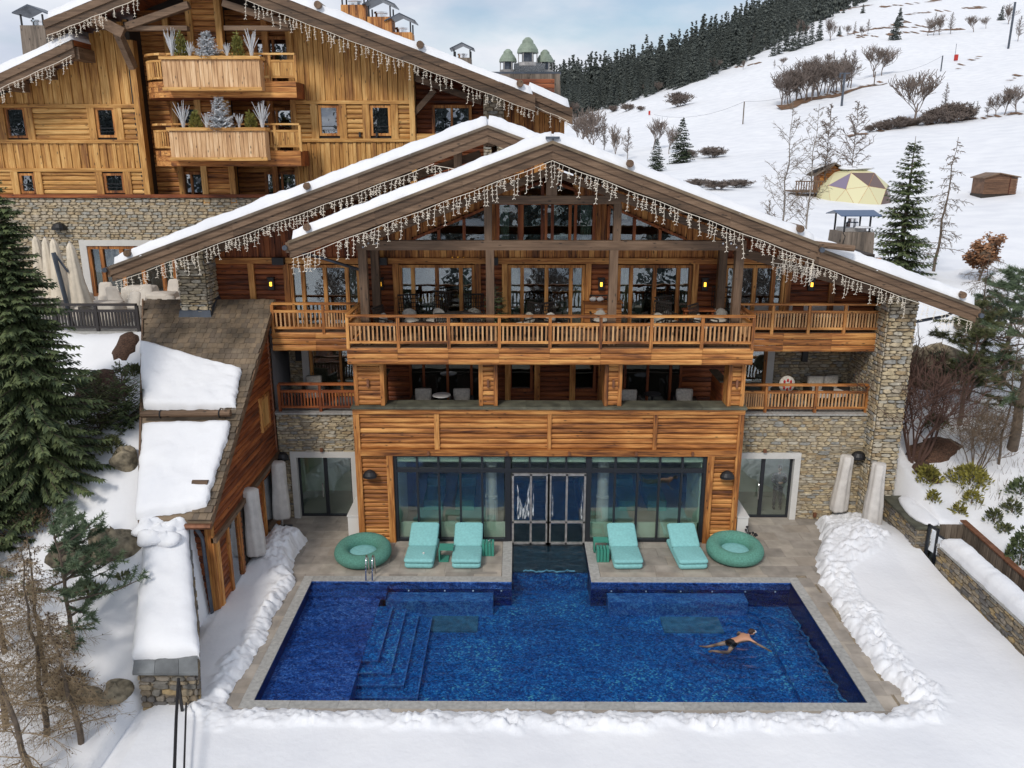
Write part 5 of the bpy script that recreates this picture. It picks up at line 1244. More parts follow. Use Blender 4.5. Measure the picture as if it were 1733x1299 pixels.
# stone storey
st_ = U('stone_storey', MB().box(-26, -18.8, uy, uy + .3, 6.8, zs).box(-14.65, -9, uy, uy + .3, 6.8, zs).box(-18.8, -14.65, uy, uy + .3, 9.45, zs), 'mortar')
stones(st_, (-26, uy, 7.05), X, -Yv, 17.1, 4.2, 'stone_pale', sw=(.15, .46), sh=(.055, .14), nind=170, holes=[(7.1, 11.45, -1, 2.45)])
for x0_, x1_ in ((-18.9, -14.55),):
    s_ = U('door_surround', MB().box(x0_, x0_ + .3, uy - .1, uy + .2, 7.05, 9.5).box(x1_ - .3, x1_, uy - .1, uy + .2, 7.05, 9.5).box(x0_ + .3, x1_ - .3, uy - .1, uy + .2, 9.25, 9.5), 'white')
    window(s_, x0_ + .3, x1_ - .3, 7.05, 9.25, uy + .1, 'orangez', (.5, 1, 1, 1, .5), .14, 'glass', True, .15, muw=.16)
    room(s_, x0_, x1_, uy + .3, uy + 3, 7.0, 9.7)
U('terrace_pillar', MB().box(-12.1, -11.5, 33.5, 34.0, 7.05, 9.6), 'white')
U('wall_lamp', MB().lathe([(.3, 9.95), (.3, 10.05), (.2, 10.2), (.05, 10.25)], -19.6, uy - .2, 12), 'black')
U('belt_course', MB().box(-26, -9.2, uy - .12, uy, zs - .02, zs + .12), 'redx')
# timber walls: alternate bands of horizontal boards (with windows) and upright boards
bandA = [(zs + .12, Zz(290)), (Zz(285), Zz(242)), (Zz(237), Zz(182)), (Zz(176), 99)]
core = U('timber_wall', MB().box(-26, -15.9, uy + .06, uy + .3, zs, 15.6).box(-9.3, -4.3, uy + .06, uy + .3, zs - 3, 16.4).box(-4.3, 1.4, uy + .9, uy + 1.1, 9, 15.0), 'dark')
zr0, xr0, slu = 20.08, -12.42, 0.3662
def utop(x): return zr0 - slu * abs(x - xr0) - .55
xe = X_(239)     # right end of left block
xs1, xs2 = -9.25, X_(695, 180)
def hband(x0, x1, z0, z1, wins_, m='yellowx'):
    planks(core, (x0, uy + .06, z0), X, Z, -Yv, x1 - x0, z1 - z0, .2, m, .07, holes=[(a - x0, b2 - x0, c2 - z0, d2 - z0) for a, b2, c2, d2 in wins_])
def vband(x0, x1, z0, topf, m='yellowz', pitch=.2):
    x = x0; k = 0
    while x < x1 - .02:
        w = min(pitch * random.choice((.8, 1, 1.2)), x1 - x); zt = topf(x + w / 2)
        if zt - z0 > .1: inst('board', 'board', m, core, (x, uy + .06, z0), Z * (zt - z0), -Yv * (.05 if k % 2 else .09), X * w * .98)
        x += w; k += 1
def uwin(px0, px1, py0, py1, n_=1, y=uy):
    a, c = F(px0, py1, y)[0], F(px1, py1, y)[0]; z0, z1 = F(px0, py1, y)[1], F(px0, py0, y)[1]
    w_ = window(core, a - .1, c + .1, z0 - .08, z1 + .08, y + .1, 'orangez', (1,) * n_, .1, 'glass_dark', False, .1)
    if n_ == 1:
        for q in (a - .42, c + .12): P('trim_post', MB().box(q, q + .3, y - .06, y + .02, z0 - .2, z1 + .2), 'yellowz', w_)
        P('guard_rail', MB().box(a, c, y - .03, y - .01, z0 + .28, z0 + .31).box(a, c, y - .03, y - .01, z0 + .14, z0 + .16), 'black', w_)
    return (a - .42, c + .42, z0 - .1, z1 + .1)
W1 = [uwin(18, 44, 184, 230), uwin(170, 194, 185, 229)]; W0 = [uwin(40, 58, 296, 324), uwin(182, 208, 296, 323)]
_x1, _z1 = F(128, 66, 34.3)
def ltop(x): return min(utop(x), _z1 - .4 * (_x1 - x) - .4) if x < _x1 else utop(x)
U('gable_backing', MB().poly_y([(-26, 11.3), (xe, 11.3), (xe, utop(xe)), (_x1, utop(_x1)), (_x1, ltop(_x1 - .01)), (-26, ltop(-26))], uy + .07, uy + .2).poly_y([(xs1, 9), (xs2, 9), (xs2, utop(xs2)), (xs1, utop(xs1))], uy + .07, uy + .2), 'dark', core)
hband(-26, xe, bandA[0][0], bandA[0][1], W0); vband(-24.5, xe, bandA[1][0], lambda x: bandA[1][1]); hband(-26, xe, bandA[2][0], bandA[2][1], W1); vband(-25, xe, bandA[3][0], ltop)
for z_ in (Zz(290), Zz(242), Zz(182)): U('belt_beam', MB().box(-26, xe, uy - .08, uy + .06, z_, z_ + .14), 'yellowx', core)
U('corner_post', MB().box(xe - .05, xe + .2, uy - .1, uy + .3, zs, 17.5), 'yellowz', core)
hband(-24.8, -24.6, 16, 16.01, []) if False else None
W2 = [uwin(545, 571, 181, 226), uwin(632, 658, 181, 226)]
zb2, zt2 = Zz(234), Zz(176)
hband(xs1, xs2, zb2, zt2, W2); vband(xs1, xs2, zs - 2.2, lambda x: zb2 - .14, pitch=.19); vband(xs1, xs2, zt2 + .14, utop, pitch=.19)
for z_ in (zb2 - .14, zt2): U('belt_beam', MB().box(xs1, xs2, uy - .08, uy + .06, z_, z_ + .14), 'yellowx', core)
for x in (xs1 - .12, xs2 - .05): U('corner_post', MB().box(x, x + .22, uy - .1, uy + .3, 8.5, utop(x)), 'yellowz', core)
for x in (-6.6, -5.9): U('spotlight', MB().box(x, x + .08, uy - .12, uy - .02, zb2 + .05, zb2 + .25), 'black', core)
# recess in the middle
U('return_wall', MB().box(xe - .15, xe + .05, uy, uy + 1.2, zs, 18.2), 'dark'); U('return_wall', MB().box(xs2, xs2 + .1, uy, uy + 1.2, 8, 15.9), 'dark')
U('gable_backing', MB().poly_y([(xs2, 14), (1.6, 13), (xR, utop(xR) + .3), (xs2, utop(xs2) + .3)], uy + .95, uy + 1.05), 'redx')
rc = U('recess_wall', MB().box(xe - .2, xs1, uy + 1.1, uy + 1.2, 10, 20), 'dark')
planks(rc, (xe, uy + 1.1, zs), X, Z, -Yv, xs1 - xe, 7.5, .2, 'orangex', .05, holes=[])
yb = uy + 1.0
for (a, c, z0, z1) in ((283, 325, 62, 104), (430, 497, 62, 104), (288, 338, 180, 226), (440, 500, 182, 228), (303, 350, 290, 334), (448, 510, 290, 334)):
    x0_, zt_ = F(a, z0, yb); x1_, zb_ = F(c, z1, yb)
    window(rc, x0_, x1_, zt_ - 2.2, zt_, yb, 'orangez', (1, 1), .12, 'glass_dark', True, .14)
cx0_, cx1_ = X_(321, 100), X_(380, 100)
cc = U('clad_pier', MB().box(cx0_ + .2, cx1_ - .2, uy + .1, uy + 1.1, zs - .5, 20.5), 'dark')
planks(cc, (cx0_ + .25, uy + .1, zs - .3), X, Z, -Yv, cx1_ - cx0_ - .5, 9.0, .22, 'orangex', .06)
for q in (cx0_, cx1_ - .25): U('post', MB().box(q, q + .25, uy - .02, uy + .3, zs - .3, 20.5), 'yellowz', cc)
U('recess_post', MB().box(xe + 1.1, xe + 1.35, uy + .8, uy + 1.05, zs, 18.5), 'yellowz', cc); U('recess_post', MB().box(-10.6, -10.35, uy + .8, uy + 1.05, zs, 18.5), 'orangez', cc)
# right recess with sloping beam
planks(core, (xs2 + .15, uy + .9, 10.5), X, Z, -Yv, 5.8, 5.6, .2, 'redx', .05, holes=[])
x0_, zt_ = F(735, 182, uy + .8); x1_, zb_ = F(795, 228, uy + .8)
window(core, x0_ - .1, x1_ + .1, zb_ - .2, zt_ + .1, uy + .8, 'orangez', (1, 1), .12, 'glass_dark', False, .14)
U('sloping_beam', MB().bar((xs2, uy + .2, Zz(128)), (X_(815, 170), uy + .2, Zz(172)), .25, .4, (0, 1, 0)), 'beamx', core)
U('brace', MB().bar((xs2 + .1, uy + .2, Zz(192)), (X_(735, 150), uy + .2, Zz(152)), .22, .25, (0, 1, 0)), 'beamx', core)
U('railing_board', MB().box(xs2, X_(815, 230), uy, uy + .08, Zz(238), Zz(226)), 'yellowx', core)
sp_ = U('stone_pier', MB().box(X_(818, 180), X_(853, 180), uy - .1, uy + .5, 9, Zz(150)), 'mortar'); stones(sp_, (X_(818, 180), uy - .1, 11.5), X, -Yv, X_(853, 180) - X_(818, 180), Zz(150) - 11.5, 'stone_pale', nind=24)
x = X_(853, 180)
while x < X_(955, 205): inst('board', 'board', 'orangez', core, (x, uy + .1, 11), Z * (Zz(160 + (x - X_(853, 180)) * 9) - 11), -Yv * .06, X * .2); x += .21
# balconies with planter boxes
def ubalc(zt, zb, zbot, label, px0=232, px1=500):
    a, c = F(px0, 120, 34.2)[0], F(px1, 120, 34.2)[0]
    fl = zb
    b_ = MB(); pts = []
    for k in range(9):
        t = math.pi / 2 * k / 8; pts.append((a + 1.2 - 1.2 * math.cos(math.pi / 2 - t) if False else a + 1.2 * (1 - math.sin(math.pi / 2 * (1 - k / 8) + 0) ) if False else a + 1.2 - 1.2 * math.cos(t), 34.2 + 1.2 - 1.2 * math.sin(t)))
    # rounded left corner: from (a, 35.4) to (a+1.2, 34.2)
    ring_ = pts + [(c, 34.2), (c, 36.4), (a, 36.4)]
    n_ = len(ring_); o_ = 0
    mb = MB(); mb.v = [(x, y, fl - .62) for x, y in ring_] + [(x, y, fl - .02) for x, y in ring_]
    mb.f = [tuple(range(n_))[::-1], tuple(range(n_, 2 * n_))] + [(i, (i + 1) % n_, n_ + (i + 1) % n_, n_ + i) for i in range(n_)]
    B_ = U('balcony', mb, 'redx')
    for i in range(3):
        q = fl - .62 + i * .205
        for k in range(8):
            (x0_, y0_), (x1_, y1_) = pts[k], pts[k + 1]
            U('fascia_board', MB().bar((x0_, y0_ - .02, q + .1), (x1_, y1_ - .02, q + .1), .05, .19), 'orangex', B_)
        U('fascia_board', MB().box(a + 1.2, c, 34.14, 34.2, q + .005, q + .195), 'orangex', B_)
    h = 1.0
    for k in range(8):
        (x0_, y0_), (x1_, y1_) = pts[k], pts[k + 1]
        U('top_rail', MB().bar((x0_, y0_, fl + h), (x1_, y1_, fl + h), .12, .08), 'yellowx', B_); U('rail', MB().bar((x0_, y0_, fl + .75), (x1_, y1_, fl + .75), .06, .08).bar((x0_, y0_, fl + .12), (x1_, y1_, fl + .12), .06, .08), 'yellowx', B_)
        for q in (.25, .75): xx, yy_ = x0_ + (x1_ - x0_) * q, y0_ + (y1_ - y0_) * q; inst('baluster', 'box', 'yellowz', B_, (xx - .03, yy_ - .02, fl + .12), X * .06, Yv * .05, Z * .6)
    railing(B_, (a + 1.2, 34.25), (c, 34.25), fl, [0, .22, .8, 1], 14, 'yellow', h=1.04)
    px_a, px_b = F(280, 120, 33.9)[0], F(444, 120, 33.9)[0]
    pb = U('planter_box', MB().box(px_a, px_b, 33.62, 34.1, fl - .38, fl + .82), 'pale' + 'z', B_)
    x = px_a
    while x < px_b - .05: w = min(random.uniform(.13, .22), px_b - x); inst('board', 'board', 'palez', B_, (x, 33.62, fl - .3), Z * 1.0, -Yv * .04, X * w * .97); x += w
    U('box_rim', MB().box(px_a - .06, px_b + .06, 33.5, 34.15, fl + .74, fl + .86).box(px_a - .04, px_b + .04, 33.53, 33.62, fl - .4, fl - .27), 'yellowx', B_)
    return B_, px_a, px_b, fl + .86
zA = F(250, 137, 34.2)[1]; zB = F(250, 254, 34.2)[1]
BA = ubalc(0, zA, 0, ''); BB = ubalc(0, zB, 0, '')
# upper balcony truss, above the recess
U('tie_beam', MB().box(F(205, 48, 34.5)[0], F(318, 48, 34.5)[0], 34.4, 34.7, F(0, 52, 34.5)[1], F(0, 44, 34.5)[1]).box(F(380, 48, 34.5)[0], F(494, 48, 34.5)[0], 34.4, 34.7, F(0, 52, 34.5)[1], F(0, 44, 34.5)[1]), 'beamx')
U('truss_brace', MB().bar((F(215, 45, 34.4)[0], 34.4, F(215, 45, 34.4)[1]), (F(320, 8, 34.4)[0], 34.4, F(320, 8, 34.4)[1]), .25, .3, (0, 1, 0)).bar((F(490, 42, 34.4)[0], 34.4, F(490, 42, 34.4)[1]), (F(378, 5, 34.4)[0], 34.4, F(378, 5, 34.4)[1]), .25, .3, (0, 1, 0)), 'beamx')
U('curved_brace', MB().bar((F(160, 30, 34)[0], 34, F(160, 30, 34)[1]), (F(205, 55, 34)[0], 34.2, F(205, 55, 34)[1]), .35, .4).bar((F(195, 45, 34.2)[0], 34.2, F(195, 45, 34.2)[1]), (F(226, 115, 35)[0], 35, F(226, 115, 35)[1]), .25, .3), 'beamx')
# roof of the upper chalet
def uroof(name, xr, zr, x_end, slope, Y0, Y1, lab, seed):
    ze = zr - slope * abs(x_end - xr); s_ = -1 if x_end < xr else 1
    f = U(name, MB().hexa([(xr, Y0 + .1, zr - .2), (x_end, Y0 + .1, ze - .2), (x_end, Y1, ze - .2), (xr, Y1, zr - .2), (xr, Y0 + .1, zr), (x_end, Y0 + .1, ze), (x_end, Y1, ze), (xr, Y1, zr)]), 'redy')
    for nm, d0, d1, y_ in (('verge_board', -.3, -.02, 0), ('barge_board', -.62, -.26, .06)):
        U(nm, MB().hexa([(xr, Y0 + y_, zr + d0), (x_end, Y0 + y_, ze + d0), (x_end, Y0 + y_ + .12, ze + d0), (xr, Y0 + y_ + .12, zr + d0), (xr, Y0 + y_, zr + d1), (x_end, Y0 + y_, ze + d1), (x_end, Y0 + y_ + .12, ze + d1), (xr, Y0 + y_ + .12, zr + d1)]), 'beamx', f)
    snow_cap(lab, (xr, Y0, zr), (x_end - s_ * .1, Y0, ze), (x_end - s_ * .1, Y1, ze), (xr, Y1, zr), .3, res=.16, edge=.18, ragged=.05, seed=seed, name='roof_snow')
    return f
UR = uroof('roof', xr0, zr0, xR, 0.3662, 33.8, 38, 'snow lying on the long right slope of the upper chalet roof', 31)
UL = uroof('roof', xr0, zr0, xL, 0.3554, 33.8, 38, 'thin snow lying on the left slope of the upper chalet roof', 32)
zz1 = F(128, 66, 34.3)[1]; x1_ = F(128, 66, 34.3)[0]
U2 = uroof('lower_roof', x1_, zz1 - .05, x1_ - 9, .40, 34.0, 37.5, 'snow lying on the lower left roof of the upper chalet', 33)
xq, zq = F(905, 158, 34.6); U3 = uroof('lower_roof', xq - .3, zq + .15, F(968, 190, 34.6)[0], .40, 34.3, 37, 'snow lying on the short lowest right end of the upper chalet roof', 34)
for px, py in ((470, 12), (562, 38), (710, 95), (820, 135)):
    x_, z_ = F(px, py, 34.3); z_ = zr0 - 0.3662 * abs(x_ - xr0) - .25
    U('purlin', MB().box(x_ - .2, x_ + .2, 34.1, 36.8, z_ - .4, z_), 'beamy', UR)
for px in (150, 95):
    x_, _z = F(px, 20, 34.3); z_ = zr0 - 0.3554 * abs(x_ - xr0) - .25; U('purlin', MB().box(x_ - .22, x_ + .22, 34.1, 37, z_ - .45, z_), 'beamy', UL)
for px in (130, 60, 8):
    x_, _z = F(px, 100, 34.4); z_ = zz1 - .4 * abs(x_ - x1_) - .25; U('purlin', MB().box(x_ - .22, x_ + .22, 34.2, 36, z_ - .45, z_), 'beamy', U2)
for x_ in (F(538, 14, 33.7)[0], F(711, 80, 33.7)[0], F(880, 143, 33.7)[0]): 
    z_ = zr0 - 0.3662 * abs(x_ - xr0); U('snow_guard_log', MB().tube([(x_, 33.65, z_ + .2), (x_, 37, z_ + .2)], .14, 10), 'beamy', UR)
U('soffit', MB().poly_y([(xL + .3, F(80, 60, 36.5)[1]), (xr0, zr0 - .3), (xR, zr0 - 0.3662 * (xR - xr0) - .3), (xR, zr0 - 0.3662 * (xR - xr0) - .45), (xr0, zr0 - .6), (xL + .3, F(80, 60, 36.5)[1] - .2)], 36.9, 37.0), 'redx', UR)
U('rear_body', MB().box(-25, -4.4, 36.9, 44, 6.5, 13.0).box(-4.4, 1.8, 36.9, 44, 6.5, 14.0), 'dark')

# ---- chimneys on the upper chalet and the cowled stack
for i, (px, py0, py1, w, lab) in enumerate(((62, 18, 72, 1.3, 'small wooden chimney with metal hood at the far left behind the lower snowy roof'), (601, 2, 42, 1.35, 'wooden chimney with metal gable hood, first of the row on the upper right slope'), (645, 22, 58, 1.35, 'wooden chimney with open metal hood, second of the row on the upper right slope'), (680, 50, 75, 1.25, 'low wooden chimney with metal hood, third of the row on the upper right slope'), (783, 98, 118, 1.0, 'little metal chimney hood peeping over the snow halfway down the right slope'))):
    Y = 39.5 if i else 38; x, zt = F(px, py0, Y); h = 2.2
    w_ = w * .9; zb = zt - h - w_ * .64 + (.55 if i else .1)
    if i in (2,): w_ = 1.2
    chimney('chimney', lab, x, Y, zb, w_, h, wood_='orangez' if i < 4 and i != 0 else 'greyz')
x, z = F(887, 120, 38); t = thing('chimney_stack', 'broad grey timber chimney stack with three green metal cowls against the sky', 'chimney', (x, 38, z - 4.2))
def C(nm, mb, m, p=None): return part(nm, mb, m, p or t, False, True)
C('shaft', MB().hexa([(-1.9, -1.2, 0), (1.75, -1.2, 0), (1.75, 1.2, 0), (-1.9, 1.2, 0), (-1.6, -1, 4), (1.5, -1, 4), (1.5, 1, 4), (-1.6, 1, 4)]), 'greyz')
for i in range(18): a = -1 + 2 * (i + .5) / 18; C('board', MB().bar((a * 1.82 - .08, -1.22, 0), (a * 1.55 - .05, -1.02, 4), .19, .04, (0, 1, 0)), 'greyz')
C('rim', MB().box(-1.66, 1.56, -1.05, 1.05, 4, 4.08), 'zinc')
C('plinth', MB().box(-.45, .9, -.7, .4, 4.05, 4.45), 'chrome')
for cx, cy, s_, zo in ((-.7, -.3, .7, 4.1), (.15, -.5, .84, 4.35), (.9, -.1, .7, 4.1)):
    cw = C('cowl', MB().lathe([(.42 * s_, zo + .62 * s_), (.55 * s_, zo + .62 * s_), (.52 * s_, zo + .8 * s_), (.36 * s_, zo + 1.05 * s_), (.3 * s_, zo + 1.08 * s_), (.27 * s_, zo + 1.22 * s_), (.12 * s_, zo + 1.36 * s_), (.02, zo + 1.38 * s_)], cx, cy, 20), 'green_dome')
    C('ring', MB().lathe([(.5 * s_, zo), (.52 * s_, zo + .16 * s_), (.44 * s_, zo + .18 * s_)], cx, cy, 20), 'silver', cw)
    C('louvre', MB().lathe([(.3 * s_, zo + .1), (.3 * s_, zo + .64 * s_)], cx, cy, 14), 'zinc', cw)
    for k in range(6): q = k * math.pi / 3; C('strut', MB().box(cx + .47 * s_ * math.cos(q) - .02, cx + .47 * s_ * math.cos(q) + .02, cy + .47 * s_ * math.sin(q) - .02, cy + .47 * s_ * math.sin(q) + .02, zo + .1, zo + .64 * s_), 'silver', cw)

# ================================================================ ICICLE LIGHTS
SM = []
for k in range(8):
    rr = random.Random(k + 40); b = MB(); ln = (.22, .3, .42, .55, .34, .62, .26, .48)[k]
    pts = [(rr.uniform(-.02, .02) * (1 if i else 0), rr.uniform(-.01, .01), -ln * i / 5) for i in range(6)]
    b.tube(pts, .0062, 3, False)
    for i in range(1, 6):
        for s_ in (-1, 1):
            if rr.random() < .75: p_ = pts[i]; b.tube([p_, (p_[0] + s_ * rr.uniform(.03, .06), p_[1], p_[2] - rr.uniform(.01, .04))], [.006, .0105], 3)
    SM.append(b.mesh('light_strand', 'fairy'))
def lights(label, pts, step=.125, group='strings of icicle lights hung under the roof edges'):
    pts = [Vector(p) for p in pts]; t = thing('icicle_lights', label, 'string lights', pts[0], group=group)
    part('cable', MB().tube([p - pts[0] for p in pts], .010, 4), 'fairy', t, False, True)
    rr = random.Random(label)
    for a, b in zip(pts, pts[1:]):
        L_ = (b - a).length; k = max(1, int(L_ / step)); w = a + Z * 0
        for i in range(k):
            if rr.random() < .1: continue
            p = a.lerp(b, (i + rr.uniform(.2, .8)) / k) - pts[0]
            o = bpy.data.objects.new('light_strand', SM[(int(rr.random() * 8))]); COL.objects.link(o); o.parent = t; o.location = p; o.rotation_euler = (0, rr.uniform(-.12, .12), rr.uniform(-.5, .5)); o.scale = (1, 1, rr.uniform(.8, 1.15))
def run(x0, x1, zf, y, k=10, sag=.03):
    return [(x0 + (x1 - x0) * i / k, y, zf(x0 + (x1 - x0) * i / k) - (sag if i % 2 else 0)) for i in range(k + 1)]
lights('icicle lights along the left edge of the front gable roof above the balcony', run(-6.75, 1.0, lambda x: r1z(x) - .5, 24.55))
lights('icicle lights along the right edge of the front gable roof above the balcony', run(1.0, 8.85, lambda x: r1z(x) - .5, 24.55) + [(8.8, 24.6, 9.75)])
lights('icicle lights along the left edge of the wide roof behind the front gable', run(-13.0, -2.6, lambda x: r2z(x) - .5, 26.25, 12))
lights('sagging icicle lights strung under the very peak of the back gable roof', [(-2.6, 26.2, r2z(-2.6) - .55), (-1.6, 26.0, 12.55), (-.6, 26.0, 12.75), (.4, 25.9, 13.55)])
lights('icicle lights along the lower right end of the wide roof above the stone pillar', run(8.3, 14.8, lambda x: r2z(x) - .5, 26.25, 8) , .14)
lights('icicle lights tangled in a cluster beneath the right corner of the front gable roof', [(8.0, 25.9, 9.75), (9.5, 25.9, 9.55)], .08)
def ur(x): return zr0 - 0.3662 * abs(x - xr0) - .62
lights('icicle lights hanging along the long right roof edge of the upper chalet', run(xr0 + 2, xR, ur, 33.75, 14), .165)
lights('icicle lights hanging along the high left roof edge of the upper chalet', run(xL + .1, xr0 - 2, lambda x: zr0 - 0.3554 * abs(x - xr0) - .6, 33.75, 8), .16)
lights('icicle lights hanging along the lower left roof of the upper chalet', run(x1_ if False else F(125, 66, 34.3)[0], F(0, 66, 34.3)[0] - 1, lambda x: zz1 - .4 * abs(x - F(128, 66, 34.3)[0]) - .6, 33.95, 6), .16)
lights('icicle lights on the short lowest right roof end of the upper chalet', run(xR, F(962, 190, 34.6)[0], lambda x: zq + .1 - .4 * (x - xq) - .6, 34.25, 3), .2)

# ================================================================ POOLSIDE FURNITURE
def rounded(x0, x1, y0, y1, z0, z1, r=.06):
    b = MB(); n_ = 20
    def ring(ins, z):
        for k in range(n_ + 4):
            pass
    prof = [(r * .7, z0), (0, z0 + r), (0, z1 - r), (r * .3, z1 - r * .3), (r, z1)]
    for ins, z in prof:
        xa, xb_, ya, yb_ = x0 + ins, x1 - ins, y0 + ins, y1 - ins; rr_ = .09
        for cx, cy, t0 in ((xb_ - rr_, yb_ - rr_, 0), (xa + rr_, yb_ - rr_, 90), (xa + rr_, ya + rr_, 180), (xb_ - rr_, ya + rr_, 270)):
            for k in range(5): t = math.radians(t0 + 22.5 * k); b.v.append((cx + rr_ * math.cos(t), cy + rr_ * math.sin(t), z))
    m_ = 20
    for i in range(len(prof) - 1):
        for k in range(m_): k2 = (k + 1) % m_; b.f.append((i * m_ + k, i * m_ + k2, (i + 1) * m_ + k2, (i + 1) * m_ + k))
    b.f.append(tuple(range(m_))[::-1]); b.f.append(tuple(range((len(prof) - 1) * m_, len(prof) * m_)))
    return b
def bend(b, y0, ang):
    c, s_ = math.cos(ang), math.sin(ang)
    z0 = .28
    b.v = [(x, y0 + (y - y0) * c - (z - z0) * s_ if y > y0 else y, z0 + (y - y0) * s_ + (z - z0) * c if y > y0 else z) for x, y, z in b.v]; return b
def lounger(label):
    t = thing('sun_lounger', label, 'sun lounger', (0, 0, 0), group='turquoise sun loungers in front of the glazed pool hall')
    part('base', rounded(-.47, .47, 0, 1.95, .02, .2), 'cushion', t, True, True)
    part('seat_cushion', rounded(-.485, .485, -.02, 1.03, .205, .36), 'cushion', t, True, True)
    part('backrest', bend(rounded(-.485, .485, 1.04, 2.05, .205, .36), 1.03, math.radians(27)), 'cushion', t, True, True)
    part('back_support', MB().bar((-.3, 1.55, .2), (-.3, 1.6, .48), .05, .05, (1, 0, 0)).bar((.3, 1.55, .2), (.3, 1.6, .48), .05, .05, (1, 0, 0)), 'lamp_green', t, False, True)
    return t
l0 = lounger('turquoise sun lounger with a small white dot on its seat, leftmost of the four loungers')
part('cup', MB().lathe([(.03, .36), (.035, .4), (.02, .41)], .12, .4, 8), 'white_box', l0, False, True)
for i, (x0_, x1_, lab, rz) in enumerate(((-3.72, -2.7, None, 0), (-2.12, -1.2, 'turquoise sun lounger with the open green side table on its left', 0), (3.16, 4.1, 'turquoise sun lounger just right of the water channel beside the ribbed green table', .03), (5.28, 6.2, 'turquoise sun lounger nearest the right round daybed', .05))):
    t = l0 if i == 0 else copy_tree(l0, label=lab)
    t.location = ((x0_ + x1_) / 2, 24.02, 0); t.rotation_euler = (0, 0, rz if i else -.02)
    if i: bpy.data.objects.remove([c for c in t.children if c.name.startswith('cup')][0])
def daybed(label, x, y):
    t = thing('round_daybed', label, 'daybed', (x, y, 0), group='round woven daybeds by the pool')
    b = MB(); n_, m_ = 40, 14
    for i in range(n_):
        a = 2 * math.pi * i / n_
        for k in range(m_):
            p = 2 * math.pi * k / m_; R_ = .70 + .25 * math.cos(p); b.v.append((R_ * math.cos(a), R_ * math.sin(a), .29 + .27 * math.sin(p) + .07 * math.sin(a) * (math.sin(p) > 0)))
    for i in range(n_):
        for k in range(m_): i2, k2 = (i + 1) % n_, (k + 1) % m_; b.f.append((i * m_ + k, i2 * m_ + k, i2 * m_ + k2, i * m_ + k2))
    part('ring_body', b, 'ring', t, True, True)
    part('cushion', MB().lathe([(.5, .1), (.56, .22), (.52, .29), (.3, .32), (.02, .325)], 0, 0, 28), 'cushion', t, True, True)
    return t
daybed('round jade green daybed ring at the left beside the chrome pool handrail', -5.14, 24.72); daybed('round jade green daybed ring at the right beside the small plant', 7.3, 24.95)
t = thing('side_table', 'open C shaped green side table left of the second lounger', 'side table', (-2.4, 24.75, 0))
part('frame', MB().box(-.2, .28, -.22, .22, .42, .46).box(-.2, -.16, -.22, .22, .04, .42).box(-.2, .12, -.22, .22, .0, .04), 'lamp_green', t, False, True)
def ribbed(label, x, y, rz):
    t = thing('side_table', label, 'side table', (x, y, 0), rz)
    for k in range(4):
        y0_ = -.2 + k * .105; part('rib', MB().box(-.2, .2, y0_, y0_ + .085, .0, .40).box(-.17, .17, y0_ + .005, y0_ + .08, .40, .44), 'lamp_green', t, False, True)
    return t
ribbed('ribbed green cube side table holding a tiny silver cup', -.98, 25.15, math.pi / 2); ribbed('ribbed green cube side table right of the water channel, front one', 2.85, 24.75, math.pi / 2)
solo('cup', MB().lathe([(.035, .44), (.045, .52), (.03, .53)], -.95, 25.1, 10), 'chrome', 'tiny silver cup on the ribbed green table', 'cup')
t = thing('side_table', 'low flat green side table right of the water channel, rear one', 'side table', (2.85, 25.4, 0)); part('frame', MB().box(-.25, .25, -.18, .18, .38, .42).box(-.25, -.21, -.18, .18, 0, .38).box(-.25, .2, -.18, .18, 0, .04), 'lamp_green', t, False, True)
t = thing('pool_handrail', 'curved chrome handrail at the left back edge of the pool', 'handrail', (-4.72, 23.4, 0))
for dx_ in (-.06, .14): part('rail', MB().tube([(dx_, .35, 0), (dx_, .33, .45), (dx_, .22, .72), (dx_, .05, .78), (dx_, -.08, .66), (dx_, -.2, .05)], .024, 8), 'chrome', t, True, True)
for x, lab in ((-5.72, 'left'), (7.85, 'right')):
    t = thing('towel_box', 'white panelled box standing against the %s corner of the timber block' % lab, 'box', (x, 26.5, 0))
    part('body', MB().box(-.19, .19, -.35, 1.2, .03, .88), 'white_box', t, False, True); part('lid', MB().box(-.21, .21, -.38, 1.22, .885, .93), 'white_box', t, False, True)
t = thing('wrought_plant', 'small black twiggy ornament beside the right round daybed', 'ornament', (8.1, 25.95, 0))
rr = random.Random(2); b = MB()
for k in range(9): a = rr.uniform(0, 6.3); q = (rr.uniform(.08, .22) * math.cos(a), rr.uniform(.08, .2) * math.sin(a), rr.uniform(.3, .6)); b.tube([(0, 0, 0), (q[0] * .4, q[1] * .4, q[2] * .6), q], .014, 4).blob(q, (.05, .05, .04), k, 6, 4)
part('stems', b, 'black', t, False, True)
